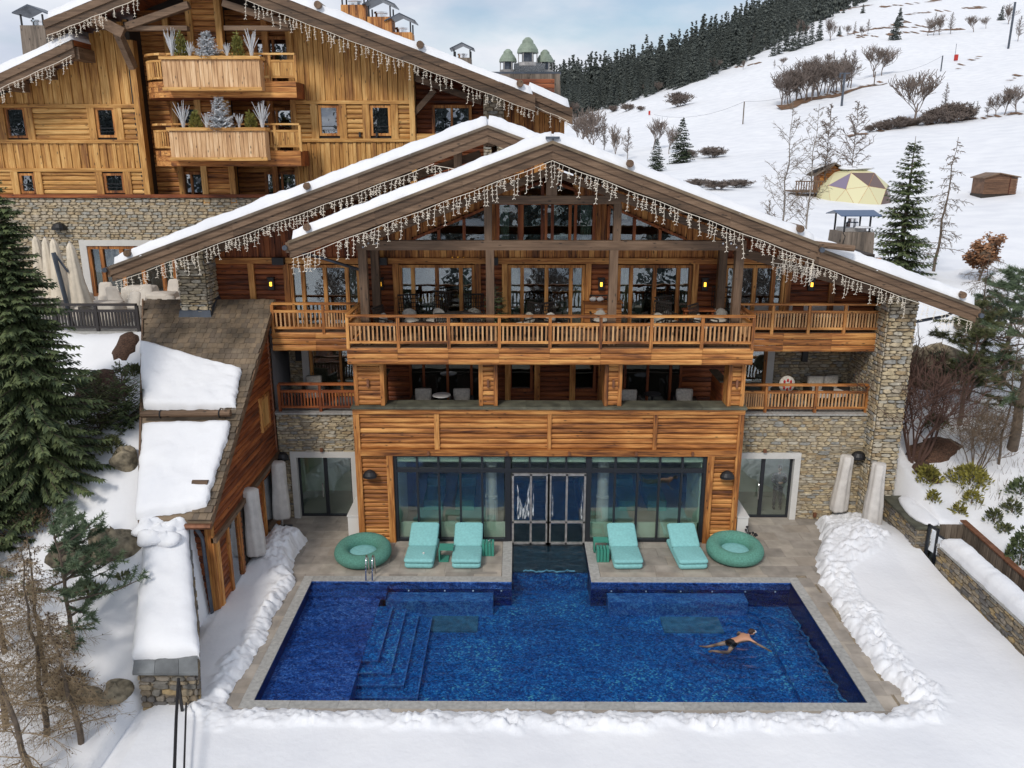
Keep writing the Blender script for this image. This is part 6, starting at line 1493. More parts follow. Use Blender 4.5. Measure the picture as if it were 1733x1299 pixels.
# closed parasols under grey covers
def parasol(label, x, y, z0, lean=(0, 0), h=2.3, m='cover', group='closed parasols under grey covers'):
    t = thing('covered_parasol', label, 'parasol', (x, y, z0), group=group)
    b = MB(); n_ = 28; rr = random.Random(label)
    prof = [(.0, h), (.17, h - .01), (.215, h - .05), (.22, h - .5), (.235, h - 1.0), (.27, h - 1.5), (.29, .55), (.25, .46), (.12, .42)]
    for i, (r_, z) in enumerate(prof):
        for k in range(n_):
            a = 2 * math.pi * k / n_; q = r_ * (1.08 + .13 * math.sin(3 * a + i * .35) + .08 * math.sin(7 * a - i * .3)); f = z / h
            b.v.append((q * math.cos(a) + lean[0] * f, q * math.sin(a) + lean[1] * f, z))
    for i in range(len(prof) - 1):
        for k in range(n_): k2 = (k + 1) % n_; b.f.append((i * n_ + k, (i + 1) * n_ + k, (i + 1) * n_ + k2, i * n_ + k2))
    part('cover', b, m, t, True, True)
    part('pole', MB().tube([(0, 0, 0), (lean[0] * .2, lean[1] * .2, .5)], .035, 10), 'silver', t, True, True)
    part('base_plate', MB().box(-.28, .28, -.28, .28, 0, .05), 'zinc', t, False, True)
x, y = G(437, 958); parasol('closed parasol in a grey cover, nearer of the two beside the red side wall', x, y, 0, (-.05, 0), 2.75)
x, y = G(480, 893); parasol('closed parasol in a grey cover below the black lamp left of the left door', x, y - .1, 0, (0, 0), 2.6)
x, y = G(1411, 880); parasol('closed parasol in a grey cover against the right stone wall', x, y - .1, 0, (.2, 0), 2.6)
x, y = G(1470, 908); parasol('closed parasol in a grey cover in front of the right stone pillar', x, y, 0, (.1, .1), 2.75)
solo('planter_slab', MB().box(11.2, 12.5, 27.5, 27.95, 0, .1), 'slate', 'flat dark slab at the foot of the right stone wall', 'slab')

# ================================================================ BALCONY AND TERRACE FURNITURE
def wicker(label, x, y, z, rz, cush='pillow', hb=.95, low=False):
    t = thing('wicker_chair', label, 'armchair', (x, y, z), rz, group='dark wicker armchairs on the big balcony')
    part('seat', MB().box(-.33, .33, -.32, .32, .3, .38), 'wicker', t, False, True)
    b = MB()
    for k in range(9): a = -.31 + k * .0775; b.bar((a, .32, .36), (a * 1.15, .48, hb), .02, .02)
    for k in range(7): zz_ = .4 + (hb - .4) * k / 6; b.bar((-.35, .33 + (zz_ - .36) * .27, zz_), (.35, .33 + (zz_ - .36) * .27, zz_), .02, .025)
    b.bar((-.36, .49, hb), (.36, .49, hb), .05, .05)
    part('backrest', b, 'wicker', t, False, True)
    for s_ in (-1, 1):
        part('armrest', MB().bar((s_ * .35, -.3, .62), (s_ * .35, .42, .68), .06, .04).bar((s_ * .35, -.3, .35), (s_ * .35, -.3, .62), .04, .04).bar((s_ * .35, 0, .35), (s_ * .35, 0, .64), .03, .03), 'wicker', t, False, True)
        for sy in (-.28, .28): part('leg', MB().box(s_ * .3 - .02, s_ * .3 + .02, sy - .02, sy + .02, 0, .3), 'wicker', t, False, True)
    part('cushion', MB().blob((0, 0, .42), (.3, .3, .07), 2, 12, 8, .08), 'pillow', t, True, True)
    part('pillow', MB().blob((0, .28, .6), (.25, .09, .2), 3, 12, 8, .1), cush, t, True, True)
    return t
zb_ = 7.06
CHS = [(-4.3, 27.2, 1.2, 'wicker armchair at the left end of the big balcony turned sideways', 'pillow', 1.0), (-3.7, 27.9, .3, 'wicker armchair with cream pillow behind the left end of the balcony railing', 'pillow', 1.25), (-2.9, 28.0, -.5, 'tall backed wicker armchair before the left restaurant window', 'pillow', 1.35), (-2.4, 26.9, 3.2, 'wicker armchair with plaid pillow seen from behind near the second railing post', 'plaid', .95), (-1.4, 26.9, 3.0, 'wicker armchair facing away just left of the small fir tree', 'plaid', .95), (-1.5, 28.0, .1, 'wicker armchair with plaid pillow left of the small fir tree', 'plaid', 1.25), (.2, 27.3, -.9, 'wicker armchair with rumpled throw before the middle glass door', 'plaid', 1.1), (1.3, 27.2, .7, 'wicker armchair with pale pillow right of the middle glass door', 'pillow', 1.1), (2.9, 28.1, .0, 'light framed chair beside the wooden cabinet on the balcony', 'pillow', 1.2), (4.6, 27.2, -.8, 'wicker armchair turned right in front of the fourth window', 'plaid', 1.15), (5.3, 27.6, .6, 'wicker armchair with plaid pillow in front of the fourth window', 'plaid', 1.25), (6.3, 27.0, .9, 'wicker armchair with pale pillow near the right end of the balcony', 'pillow', 1.1), (7.0, 28.1, -.4, 'tall wicker armchair in the shade at the right end of the balcony', 'pillow', 1.5)]
for x, y, rz, lab, cu, hb in CHS: wicker(lab, x, y, zb_, rz, cu, hb)
def table(label, x, y, z, r_=.45, h=.5, m='wicker', group=None):
    t = thing('table', label, 'table', (x, y, z), group=group)
    part('table_top', MB().lathe([(r_, h - .03), (r_, h)], 0, 0, 18), m, t, False, True); part('leg', MB().lathe([(.2, 0), (.05, .05), (.04, h - .03)], 0, 0, 10), 'black', t, False, True)
    return t
table('low dark table in front of the left wicker armchairs', -3.2, 27.0, zb_, .45, .5); table('dark dining table before the second window on the balcony', -2.0, 27.5, zb_, .5, .75); table('small dark table in front of the middle glass door', .9, 26.6, zb_, .45, .6); table('dark table beside the fourth window on the balcony', 5.6, 26.8, zb_, .5, .55)
t = thing('cabinet', 'slatted wooden cabinet against the wall between the middle and fourth windows', 'cabinet', (2.9, 28.6, zb_)); part('body', MB().box(-.55, .75, -.25, .2, .05, .95), 'redx', t, False, True)
for k in range(5): part('slat', MB().box(-.55, .75, -.28, -.255, .1 + k * .17, .24 + k * .17), 'orangex', t, False, True)
part('top', MB().box(-.6, .8, -.3, .2, .955, 1.0), 'orangex', t, False, True)
solo('folded_towels', MB().blob((2.65, 28.5, 8.14), (.12, .1, .08), 1).blob((2.9, 28.5, 8.14), (.13, .1, .08), 2), 'white_box', 'two small white folded cloths on the wooden cabinet', 'cloths', smooth=True)
t = thing('bench', 'dark wooden serving table against the wall under the right sconce', 'bench', (6.3, 28.4, zb_)); part('top', MB().box(-.5, .6, -.25, .2, .7, .76), 'redx', t, False, True); part('leg', MB().box(-.45, -.38, -.2, .15, 0, .7), 'redx', t, False, True); part('leg', MB().box(.48, .55, -.2, .15, 0, .7), 'redx', t, False, True)
for i, (x, y, rz, lab) in enumerate(((9.0, 28.9, .1, 'left'), (11.0, 28.9, .1, 'right'))):
    t = thing('outdoor_sofa', 'grey cushioned outdoor sofa on the right upper balcony, %s one' % lab, 'sofa', (x, 28.55, 7.05)); part('seat', MB().box(-.8, .8, -.1, .3, .15, .45), 'wicker', t, False, True); part('backrest', MB().box(-.8, .8, .3, .42, .15, .85), 'cover', t, False, True); part('cushion', MB().blob((0, .05, .5), (.6, .2, .08), i, 14, 8, .1), 'pillow', t, True, True)
def arm(label, x, y, z, rz=0):
    t = thing('armchair', label, 'armchair', (x, y, z), rz, group='grey armchairs in the first floor loggias')
    part('seat', MB().box(-.32, .32, -.3, .3, .25, .42), 'cover', t, False, True); part('backrest', rounded(-.3, .3, .2, .42, .42, .95), 'pillow', t, True, True)
    for s_ in (-1, 1): part('armrest', MB().box(s_ * .36 - .05, s_ * .36 + .05, -.3, .35, .1, .66), 'wicker', t, False, True)
    return t
arm('grey armchair with beige back cushion left of the white table in the loggia', -3.35, 27.6, 4.1); arm('grey armchair with beige back cushion right of the white table in the loggia', -1.95, 27.6, 4.1, .1); arm('grey armchair with beige cushion in the right half of the loggia', 3.95, 27.5, 4.1, .05); arm('dark armchair at the far right of the loggia', 5.9, 27.6, 4.1, -.1)
table('small round white table between two loggia armchairs', -2.65, 27.4, 4.1, .32, .85, 'white_box'); table('small black table beside the armchair in the right half of the loggia', 4.75, 27.6, 4.1, .3, .85, 'black')
arm('low armchair behind the right lower balcony railing near the stone side wall', 11.2, 29.4, 4.1); arm('armchair tucked beside the stone wall on the right lower balcony', 11.9, 29.5, 4.1, .3); arm('armchair on the left lower balcony before the stone wall', -7.6, 29.3, 4.1, .2)
t = thing('tray_table', 'dark table with a round red and white patterned cushion on the right lower balcony', 'table', (9.9, 29.2, 4.1)); part('table_top', MB().lathe([(.5, .5), (.5, .55)], 0, 0, 16), 'wicker', t, False, True); part('leg', MB().lathe([(.1, 0), (.05, .5)], 0, 0, 8), 'black', t, False, True)
t = thing('round_cushion', 'round red and white patterned cushion standing behind the right lower railing', 'cushion', (9.75, 28.55, 4.95)); part('pad', MB().blob((0, 0, .08), (.3, .1, .32), 5, 16, 10, .04), 'pillow', t, True, True)
for k in range(8): a = k * math.pi / 4; part('red_patch', MB().blob((.16 * math.cos(a), -.075, .08 + .16 * math.sin(a)), (.045, .04, .07), k, 8, 6, .1), mat('red_wool', (.45, .03, .03), .9) if 'red_wool' not in bpy.data.materials else bpy.data.materials['red_wool'], t, True, True)

# terrace: covered tables and chairs, furled parasols
def covered_table(label, x, y, w, d_, rz):
    t = thing('covered_table', label, 'table', (x, y, 7.05), rz, group='dining tables under beige dust covers on the left terrace')
    b = MB(); n_ = 32; rr = random.Random(label); prof = [(.6, .0, 1), (.54, .4, 1), (.5, .74, .3), (.47, .79, 0), (.0, .8, 0)]
    for i, (r_, z, wv) in enumerate(prof):
        for k in range(n_):
            a = 2 * math.pi * k / n_; c, s_ = math.cos(a), math.sin(a); q = 1 / max(abs(c), abs(s_)) ** .75
            f = r_ * (1 + .05 * wv * math.sin(7 * a + i) + .03 * wv * math.sin(11 * a)); b.v.append((f * c * q * w, f * s_ * q * d_, z))
    for i in range(4):
        for k in range(n_): k2 = (k + 1) % n_; b.f.append((i * n_ + k, i * n_ + k2, (i + 1) * n_ + k2, (i + 1) * n_ + k))
    part('dust_cover', b, 'linen', t, True, True); return t
def covered_chair(label, x, y, rz):
    t = thing('covered_chair', label, 'chair', (x, y, 7.05), rz, group='chairs under beige dust covers on the left terrace')
    b = MB(); n_ = 20
    for z, f, back in ((0, .36, 0), (.42, .31, 0), (.5, .28, .02), (.88, .25, .16), (.96, .2, .2), (.98, .0, .2)):
        for k in range(n_):
            a = 2 * math.pi * k / n_; yy_ = f * math.sin(a) * (1 if z < .5 else .35) + back; b.v.append((f * math.cos(a) * (1 + .05 * math.sin(5 * a)), yy_, z))
    for i in range(5):
        for k in range(n_): k2 = (k + 1) % n_; b.f.append((i * n_ + k, i * n_ + k2, (i + 1) * n_ + k2, (i + 1) * n_ + k))
    part('dust_cover', b, 'linen', t, True, True); return t
CT = [(-15.2, 29.5, 1.3, 1.0, 'front row nearest the wide railing'), (-13.9, 31.6, 1.0, 1.0, 'middle of the terrace just behind the shingle roof'), (-17.3, 31.3, 1.3, 1.0, 'behind the leaning parasol'), (-12.4, 30.4, 1.0, .9, 'against the little stone chimney'), (-15.5, 33.2, 1.2, 1.0, 'in front of the glazed terrace doors'), (-19.3, 29.8, 1.2, 1.0, 'half hidden by the big spruce'), (-12.6, 33.3, .9, .9, 'close to the white columns')]
for x, y, w, d_, lab in CT: covered_table('beige covered dining table ' + lab, x, y, w, d_, 0)
CC_ = [(-16.4, 30.4, .4, 'left behind the front table'), (-14.6, 30.6, -.3, 'right behind the front table'), (-15.9, 31.9, .9, 'in the centre of the terrace'), (-13.0, 31.3, -1.2, 'right of the middle table'), (-14.9, 32.4, .2, 'behind the middle table'), (-13.2, 32.6, .1, 'before the glazed doors'), (-11.7, 31.4, -.9, 'beside the stone chimney'), (-16.8, 33.0, .3, 'left of the rear table'), (-14.4, 33.9, 0, 'at the glazed doors'), (-18.3, 32.2, .6, 'far left behind the parasols'), (-12.9, 29.7, -.4, 'at the top of the shingle roof'), (-11.8, 33.2, 0, 'under the white columns')]
for x, y, rz, lab in CC_: covered_chair('beige covered chair ' + lab, x, y, rz)
def furled(label, x, y, z, tilt, m='cream'):
    t = thing('furled_parasol', label, 'parasol', (x, y, z), 0, group='furled cream parasols on the left terrace')
    b = MB(); n_ = 24
    for i, (r_, zz_) in enumerate(((.05, 3.0), (.12, 2.85), (.17, 2.4), (.25, 1.6), (.36, .95), (.40, .8))):
        for k in range(n_):
            a = 2 * math.pi * k / n_; q = r_ * (1 + .16 * (1 if k % 3 == 0 else -.5) * (i > 0)); b.v.append((q * math.cos(a) + tilt * (3 - zz_) * .1, q * math.sin(a), zz_ + (.06 if k % 3 == 0 and i == 5 else 0)))
    for i in range(5):
        for k in range(n_): k2 = (k + 1) % n_; b.f.append((i * n_ + k, (i + 1) * n_ + k, (i + 1) * n_ + k2, i * n_ + k2))
    part('canopy', b, m, t, True, True); part('pole', MB().tube([(0, 0, 0), (0, 0, 3.05)], .04, 8), 'silver', t, True, True)
for px, Y, lab in ((72, 31.2, 'leftmost, half behind the spruce'), (88, 30.6, 'second from the left, behind its neighbour'), (101, 30.2, 'third from the left, widest'), (128, 28.9, 'right one in front, beside the slanting pole')):
    x, z = F(px, 480, Y); furled('furled cream parasol ' + lab, x, Y, 7.05, .3)
t = thing('parasol_pole', 'slanting grey cantilever parasol mast at the terrace railing', 'mast', (F(118, 515, 28.5)[0], 28.5, 7.05)); part('mast', MB().tube([(0, 0, 0), (-.3, 0, 2.7)], .08, 8), 'zinc', t, False, True); part('arm', MB().tube([(-.3, .02, 2.7), (0, .2, 2.0)], .04, 6), 'zinc', t, False, True)

# ================================================================ VEGETATION
def conifer_mesh(name, seed, h, r, whorls, per, spray, m='spruce', droop=.35, tw=.05, open_=0.0, fall=.2, top=.0, sl=.3, power=.85, frost=None):
    """branches in whorls, every branch carrying flat sprays of twigs"""
    rr = random.Random(seed); V = []; Fc = []
    def dia(p, d, ln, w, sag):
        d = d.normalized(); s_ = d.cross(Z)
        if s_.length < .01: s_ = X.copy()
        s_ = s_.normalized() * w; o = len(V); mid = p + d * ln * .45 + Z * rr.uniform(-.2, .3) * w
        V.extend([tuple(p), tuple(mid + s_), tuple(p + d * ln - Z * sag), tuple(mid - s_)]); Fc.append((o, o + 1, o + 2, o + 3))
    br = MB()
    for i in range(whorls):
        t = (i + rr.uniform(-.3, .3)) / whorls; t = min(max(t, 0.0), .99); z = h * (.04 + .94 * t) + top
        L_ = r * (1 - t) ** power * rr.uniform(.82, 1.12) + .05
        for k in range(per):
            if rr.random() < open_: continue
            a = 2 * math.pi * (k + rr.uniform(-.35, .35)) / per + i * 1.3; L2 = L_ * rr.uniform(.62, 1.15); zj = rr.uniform(-.6, .6) * h / whorls
            d = Vector((math.cos(a), math.sin(a), 0)); up = .28 * (t) - .05
            n_ = max(2, int(L2 / spray)); p0 = Vector((0, 0, min(z + zj, h)))
            pts = [p0 + d * (L2 * s_) + Z * (L2 * (up * s_ - droop * s_ * s_ + .12 * s_ ** 4)) for s_ in [q / n_ for q in range(n_ + 1)]]
            if m != 'spruce_far': br.tube([pts[0], pts[-1]] if n_ < 5 else [pts[0], pts[n_ // 2], pts[-1]], .012 if n_ < 5 else [.025, .018, .006], 3, False)
            for j in range(1, n_ + 1):
                s_ = j / n_; p = pts[j]; dd = (pts[j] - pts[j - 1]).normalized()
                ln = sl * (1.15 - .55 * s_) * rr.uniform(.75, 1.25) * min(1, (.12 if m == 'spruce_far' else .4) + L2 / r)
                sd = dd.cross(Z).normalized()
                for q in (-1, 1):
                    dia(p, dd * .75 + sd * q * rr.uniform(.7, 1.1) + Z * (rr.uniform(-.25, .1) - fall), ln, tw, ln * .22)
                    if m != 'spruce_far': dia(p + dd * .04, dd * .9 + sd * q * rr.uniform(.2, .6) + Z * rr.uniform(-.6, .25), ln * .8, tw * .9, ln * .15)
                if rr.random() < .5: dia(p, dd + Z * rr.uniform(.1, .7), ln * .7, tw, 0)
    me = bpy.data.meshes.new(name); me.from_pydata(V, [], Fc); me.update(); me.materials.append(M[m]); return me, br
def conifer(label, seed, loc, h, r, whorls, per, spray, cat='tree', name='spruce_tree', m='spruce', **k):
    me, br = conifer_mesh('crown', seed, h, r, whorls, per, spray, m, **k)
    t = thing(name, label, cat, loc, random.Random(seed).uniform(0, 6))
    t.rotation_euler = (0, 0, 0); part('crown', me, m, t, False, True)
    br.tube([(0, 0, -.4), (0, 0, h * .5), (0, 0, h)], [.02 * h + .02, .012 * h, .01], 8); part('trunk', br, 'bark', t, False, True)
    return t
def bare(seed, h, kind='round', rmin=.008, lev=4, kids=5, spread=.8, lean=0, nst=1, trunk_r=None, up_=.15, k0_=.36, rat=(.5, .75)):
    """returns two MBs: trunk, crown"""
    rr = random.Random(seed); T, Cn = MB(), MB(); tr_ = trunk_r or h * .018
    def grow(p, d, ln, r_, lv, tgt):
        n_ = 4 if lv < 2 else 3; pts = [p.copy()]; dd = d.copy()
        for i in range(n_):
            dd = (dd + Vector((rr.uniform(-1, 1), rr.uniform(-1, 1), rr.uniform(-.6, .8))) * (.12 + .07 * lv)).normalized(); pts.append(pts[-1] + dd * ln / n_)
        rads = [max(rmin, r_ * (1 - .55 * i / n_)) for i in range(n_ + 1)]; rads[-1] = max(rmin * .6, rads[-1] * .8)
        tgt.tube(pts, rads, 6 if lv == 0 else 3, False)
        if lv >= lev: return
        kk = kids if lv else kids + 1
        for k in range(kk):
            s_ = rr.uniform(.35, 1.0) if lv or kind != 'round' else rr.uniform(.45, 1.0); idx = min(int(s_ * n_), n_ - 1); q = pts[idx].lerp(pts[idx + 1], s_ * n_ - idx)
            o = Vector((rr.uniform(-1, 1), rr.uniform(-1, 1), rr.uniform(-.2, .7))).normalized()
            nd = (dd * (1 - spread * .5) + o * spread + Z * up_).normalized()
            grow(q, nd, ln * rr.uniform(*rat), r_ * .5 * rr.uniform(.8, 1.1), lv + 1, Cn)
    if kind == 'round':
        grow(Vector((0, 0, -.2)), Vector((lean, 0, 1)).normalized(), h * k0_, tr_, 0, T)
    elif kind == 'shrub':
        for s_ in range(nst):
            a = rr.uniform(0, 6.28); grow(Vector((.15 * math.cos(a), .15 * math.sin(a), -.1)), Vector((.45 * math.cos(a) * spread, .45 * math.sin(a) * spread, 1)).normalized(), h * .5, tr_, 1, Cn)
        T.tube([(0, 0, -.2), (0, 0, .1)], tr_, 5)
    else:           # excurrent: one leader with side branches (larch, birch, poplar)
        n_ = 10; pts = [Vector((lean * h * (i / n_) ** 1.5 + rr.uniform(-.01, .01) * h, rr.uniform(-.01, .01) * h, h * i / n_ - .2 * (i == 0))) for i in range(n_ + 1)]
        T.tube(pts, [max(rmin, tr_ * (1 - .93 * i / n_)) for i in range(n_ + 1)], 6, False)
        nb = {'larch': int(26 * kids / 5), 'birch': int(20 * kids / 5)}[kind]
        for k in range(nb):
            t = .12 + .86 * (k + rr.random()) / nb if kind == 'larch' else .2 + .78 * (k + rr.random()) / nb
            i = min(int(t * n_), n_ - 1); q = pts[i].lerp(pts[i + 1], t * n_ - i); a = rr.uniform(0, 6.28)
            up = rr.uniform(-.15, .15) if kind == 'larch' else rr.uniform(.5, 1.2)
            ln = h * (.24 * spread * (1 - t) ** .7 + .03) * rr.uniform(.7, 1.2) if kind == 'larch' else h * .26 * spread * (1 - t) ** .55 * rr.uniform(.7, 1.2)
            d = Vector((math.cos(a), math.sin(a), up)).normalized(); bp_ = [q]; dd = d
            for j in range(4): dd = (dd + Vector((rr.uniform(-.2, .2), rr.uniform(-.2, .2), (-.05 if kind == 'larch' else .02)))).normalized(); bp_.append(bp_[-1] + dd * ln / 4)
            r0 = max(rmin, tr_ * .3 * (1 - t)); Cn.tube(bp_, [r0, r0 * .8, max(rmin, r0 * .6), rmin, rmin * .7], 3, False)
            for j in range(1, 5):
                for w in range(lev):
                    sd = Vector((rr.uniform(-1, 1), rr.uniform(-1, 1), rr.uniform(-1, .5) if kind == 'larch' else rr.uniform(-.6, .8))).normalized(); e = (dd * .7 + sd).normalized(); l2 = ln * rr.uniform(.2, .42)
                    m_ = bp_[j].lerp(bp_[j - 1], rr.random()); mid = m_ + e * l2 * .5; Cn.tube([m_, mid, mid + (e + Z * (-.35 if kind == 'birch' else rr.uniform(-.3, .1))) * l2 * .5], [rmin, rmin * .8, rmin * .6], 3, False)
                    if lev > 2: e2 = (e + Vector((rr.uniform(-1, 1), rr.uniform(-1, 1), rr.uniform(-1, .4)))).normalized(); Cn.tube([mid, mid + e2 * l2 * .5], [rmin * .8, rmin * .5], 3, False)
    return T, Cn
def bare_tree(label, loc, args, mt='bark', mc='twig', name='bare_tree', cat='tree', group=None, rz=0):
    T, Cn = bare(*args[0], **args[1]) if isinstance(args, tuple) else bare(**args)
    t = thing(name, label, cat, loc, rz, group); part('trunk', T, mt, t, False, True); part('crown', Cn, mc, t, False, True); return t
def tufts(seed, pts, ln=.14, n_=26, w=.012):
    rr = random.Random(seed); b = MB()
    for p, d in pts:
        for k in range(n_):
            o = (d * rr.uniform(.2, 1.2) + Vector((rr.uniform(-1, 1), rr.uniform(-1, 1), rr.uniform(-1, 1)))).normalized(); q = p - d * rr.uniform(0, .22)
            s_ = o.orthogonal().normalized() * w; e = q + o * ln * rr.uniform(.7, 1.2); i = len(b.v); b.v += [tuple(q + s_), tuple(q - s_), tuple(e)]; b.f.append((i, i + 1, i + 2))
    return b
def pine(label, loc, seed, h, nb, ln, start=.25, dirs=None, m='pine', ntuft=9, nn=26, tl=.15, lean=0, trunk_r=.12, mt='bark', name='pine_tree', w=.012):
    rr = random.Random(seed); T = MB(); n_ = 8; pts = [Vector((lean * (i / n_) ** 1.4 * h + rr.uniform(-.04, .04), rr.uniform(-.05, .05), h * i / n_ - .3 * (i == 0))) for i in range(n_ + 1)]
    T.tube(pts, [max(.015, trunk_r * (1 - .9 * i / n_)) for i in range(n_ + 1)], 9, False)
    B_ = MB(); tp = []
    for k in range(nb):
        t = start + (1 - start) * (k + rr.random()) / nb; i = min(int(t * n_), n_ - 1); q = pts[i].lerp(pts[i + 1], t * n_ - i); a = rr.uniform(*(dirs or (0, 6.28)))
        L_ = ln * (1.1 - .75 * (t - start) / (1 - start)) * rr.uniform(.7, 1.2); d = Vector((math.cos(a), math.sin(a), rr.uniform(-.1, .35))).normalized(); bp_ = [q]
        for j in range(5): d = (d + Vector((rr.uniform(-.25, .25), rr.uniform(-.25, .25), rr.uniform(-.08, .14)))).normalized(); bp_.append(bp_[-1] + d * L_ / 5)
        B_.tube(bp_, [.035, .03, .024, .018, .012, .008], 4, False); tp.append((bp_[-1], d))
        for w_ in range(ntuft):
            j = rr.randint(1, 4); m_ = bp_[j].lerp(bp_[j + 1], rr.random()); e = (d * .8 + Vector((rr.uniform(-1, 1), rr.uniform(-1, 1), rr.uniform(-.4, .6)))).normalized(); l2 = L_ * rr.uniform(.1, .3)
            B_.tube([m_, m_ + e * l2], [.01, .006], 3, False); tp.append((m_ + e * l2, e)); tp.append((m_ + e * l2 * .55, e))
    t = thing(name, label, 'tree', loc); part('trunk', T, mt, t, True, True); part('branches', B_, mt, t, False, True)
    part('needles', tufts(seed, tp, tl, nn, w), m, t, False, True); return t

# ---- near left: the big spruce, its neighbours, larches at the corner
conifer('big dense dark green spruce at the left edge in front of the terrace', 11, (-14.2, 22.6, 3.0), 9.6, 2.15, 54, 13, .11, sl=.34, tw=.055, droop=.28, power=.7)
conifer('dense lower spruce at the left edge below the big one', 12, (-15.6, 20.6, 1.8), 4.8, 2.3, 26, 12, .12, sl=.32, tw=.055, droop=.25)
def shrubby(label, loc, seed, h, r_, m='shrub', n_=700, name='evergreen_shrub', cat='shrub', ln=.16, w=.03):
    rr = random.Random(seed); b = MB(); S = MB(); S.tube([(0, 0, -.1), (0, 0, h * .4)], .03, 5)
    for k in range(n_):
        a = rr.uniform(0, 6.28); q = rr.random() ** .5; z = rr.random() ** .8; R_ = r_ * q * (1 - z * .55) * (1 + .3 * math.sin(3 * a + seed)); p = Vector((R_ * math.cos(a), R_ * math.sin(a), h * z * (1.1 - .4 * q)))
        d = Vector((math.cos(a) * rr.random(), math.sin(a) * rr.random(), rr.uniform(.1, 1.1))).normalized(); s_ = d.cross(Vector((rr.uniform(-1, 1), rr.uniform(-1, 1), .3))).normalized() * w; i = len(b.v); l_ = ln * rr.uniform(.6, 1.3)
        b.v += [tuple(p), tuple(p + d * l_ * .5 + s_), tuple(p + d * l_), tuple(p + d * l_ * .5 - s_)]; b.f.append((i, i + 1, i + 2, i + 3))
    t = thing(name, label, cat, loc); part('foliage', b, m, t, False, True); part('stem', S, 'bark', t, False, True); return t
M['drybush'] = leaf('dry_brown_leaf', (.05, .035, .02), (.19, .13, .07))
def gp(px, py, Y=None, y0=17):
    if Y is None: return ground_at(px, py, y0)
    x, z = F(px, py, Y); return x, Y, ground_z(x, Y)
x, y, z = gp(205, 735); conifer('young dark spruce sapling beside the left edge of the shingle roof', 21, (x, y + .5, z - .2), 2.4, .85, 16, 9, .1, sl=.2, tw=.03, name='spruce_sapling', droop=-.25, open_=.2)
x, y, z = gp(165, 745); conifer('brownish young spruce left of the sapling above the upper boulder', 22, (x, y + .3, z - .2), 2.3, .9, 15, 8, .1, m='shrub', sl=.2, tw=.03, name='spruce_sapling', droop=-.2, open_=.25)
def boulder(label, px, py, s_, seed, group=None):
    x, y, z = gp(px, py); b = MB().blob((0, 0, 0), s_, seed, 22, 14, .38)
    o = solo('boulder', b, 'rock', label, 'rock', smooth=True); o.location = (x, y, z + s_[2] * .15); return o
boulder('tallest rounded boulder in the snow beside the garden wall', 192, 935, (.62, .5, .55), 3); boulder('dark boulder left of the tallest one, half behind larch twigs', 118, 945, (.5, .4, .35), 4)
boulder('boulder beside the shingle roof under the young spruces', 212, 785, (.45, .45, .35), 5); boulder('flat brown boulder low in the left corner near the wall end', 205, 1225, (.42, .35, .25), 6); boulder('long dark earthy rock at the lower left foreground', 145, 1248, (.55, .3, .22), 7)
boulder('small stone just above the left boulders', 95, 950, (.25, .2, .2), 9)
def patch(label, px, py, rx, ry, seed, m='mulch', cat='mulch'):
    x, y, z = gp(px, py); n_ = 18; rr = random.Random(seed); b = MB()
    ring = [(x + rx * q * math.cos(a), y + ry * q * math.sin(a)) for a, q in [(2 * math.pi * k / n_, .8 + .3 * rr.random()) for k in range(n_)]]
    for s_, dz in ((1.0, -.06), (.85, .07), (.5, .12), (.0, .14)):
        for px_, py_ in ring: xx, yy_ = x + (px_ - x) * s_, y + (py_ - y) * s_; b.v.append((xx, yy_, ground_z(xx, yy_) + dz + rr.uniform(-.015, .015)))
    for i in range(3):
        for k in range(n_): k2 = (k + 1) % n_; b.f.append((i * n_ + k, i * n_ + k2, (i + 1) * n_ + k2, (i + 1) * n_ + k))
    return solo('mulch_bed', b, m, label, cat, kind='stuff', smooth=True)
patch('reddish bark mulch bed thawed out of the snow below the terrace railing', 212, 585, .45, .6, 1); patch('reddish bark mulch bed around the young spruces on the left slope', 170, 665, .9, .8, 2)
shrubby('low brown heather clump below the terrace on the left slope', gp(150, 665), 4, .5, .7, 'shrub', 500); shrubby('low green ivy leaves poking from the snow between boulders and wall', gp(210, 985), 5, .15, .18, 'shrub', 60, 'ivy', 'plant')
# foreground larches in the lower left corner
def larch_near(label, loc, seed, h, lean, sp, kd=11):
    T, Cn = bare(seed, h, 'larch', rmin=.0042, lev=6, kids=kd, spread=sp, lean=lean, trunk_r=.075)
    t = thing('larch_tree', label, 'tree', loc); part('trunk', T, 'bark', t, True, True); part('crown', Cn, 'straw', t, False, True)
    rr = random.Random(seed); b = MB(); n_ = len(Cn.v)
    for k in range(500):
        v = Cn.v[rr.randrange(n_)]; s_ = .018; i = len(b.v); b.v += [(v[0] - s_, v[1], v[2]), (v[0] + s_, v[1], v[2]), (v[0], v[1] + s_, v[2] - .01), (v[0], v[1], v[2] + .045)]; b.f += [(i, i + 1, i + 3), (i + 1, i + 2, i + 3), (i + 2, i, i + 3)]
    part('cones', b, 'hair', t, False, True); return t
larch_near('bare straw coloured larch with curving trunk in the lower left corner', (-8.9 - 1.5, 14.6, -.3), 31, 5.6, -.16, 1.0)
larch_near('bare larch with tangled twigs at the left edge above the corner larch', (-10.8, 15.9, 0), 32, 4.9, .02, 1.05)
larch_near('bare straw coloured larch with dense twigs beside the left spruces', (-12.9, 17.9, .8), 33, 4.3, -.05, 1.0)
pine('open pine with dark green needle tufts reaching over the snow beside the garden wall', (-11.3, 18.2, 1.0), 41, 3.4, 18, 1.9, .2, dirs=(-1.3, 1.6), ntuft=6, nn=40, tl=.14, trunk_r=.07)

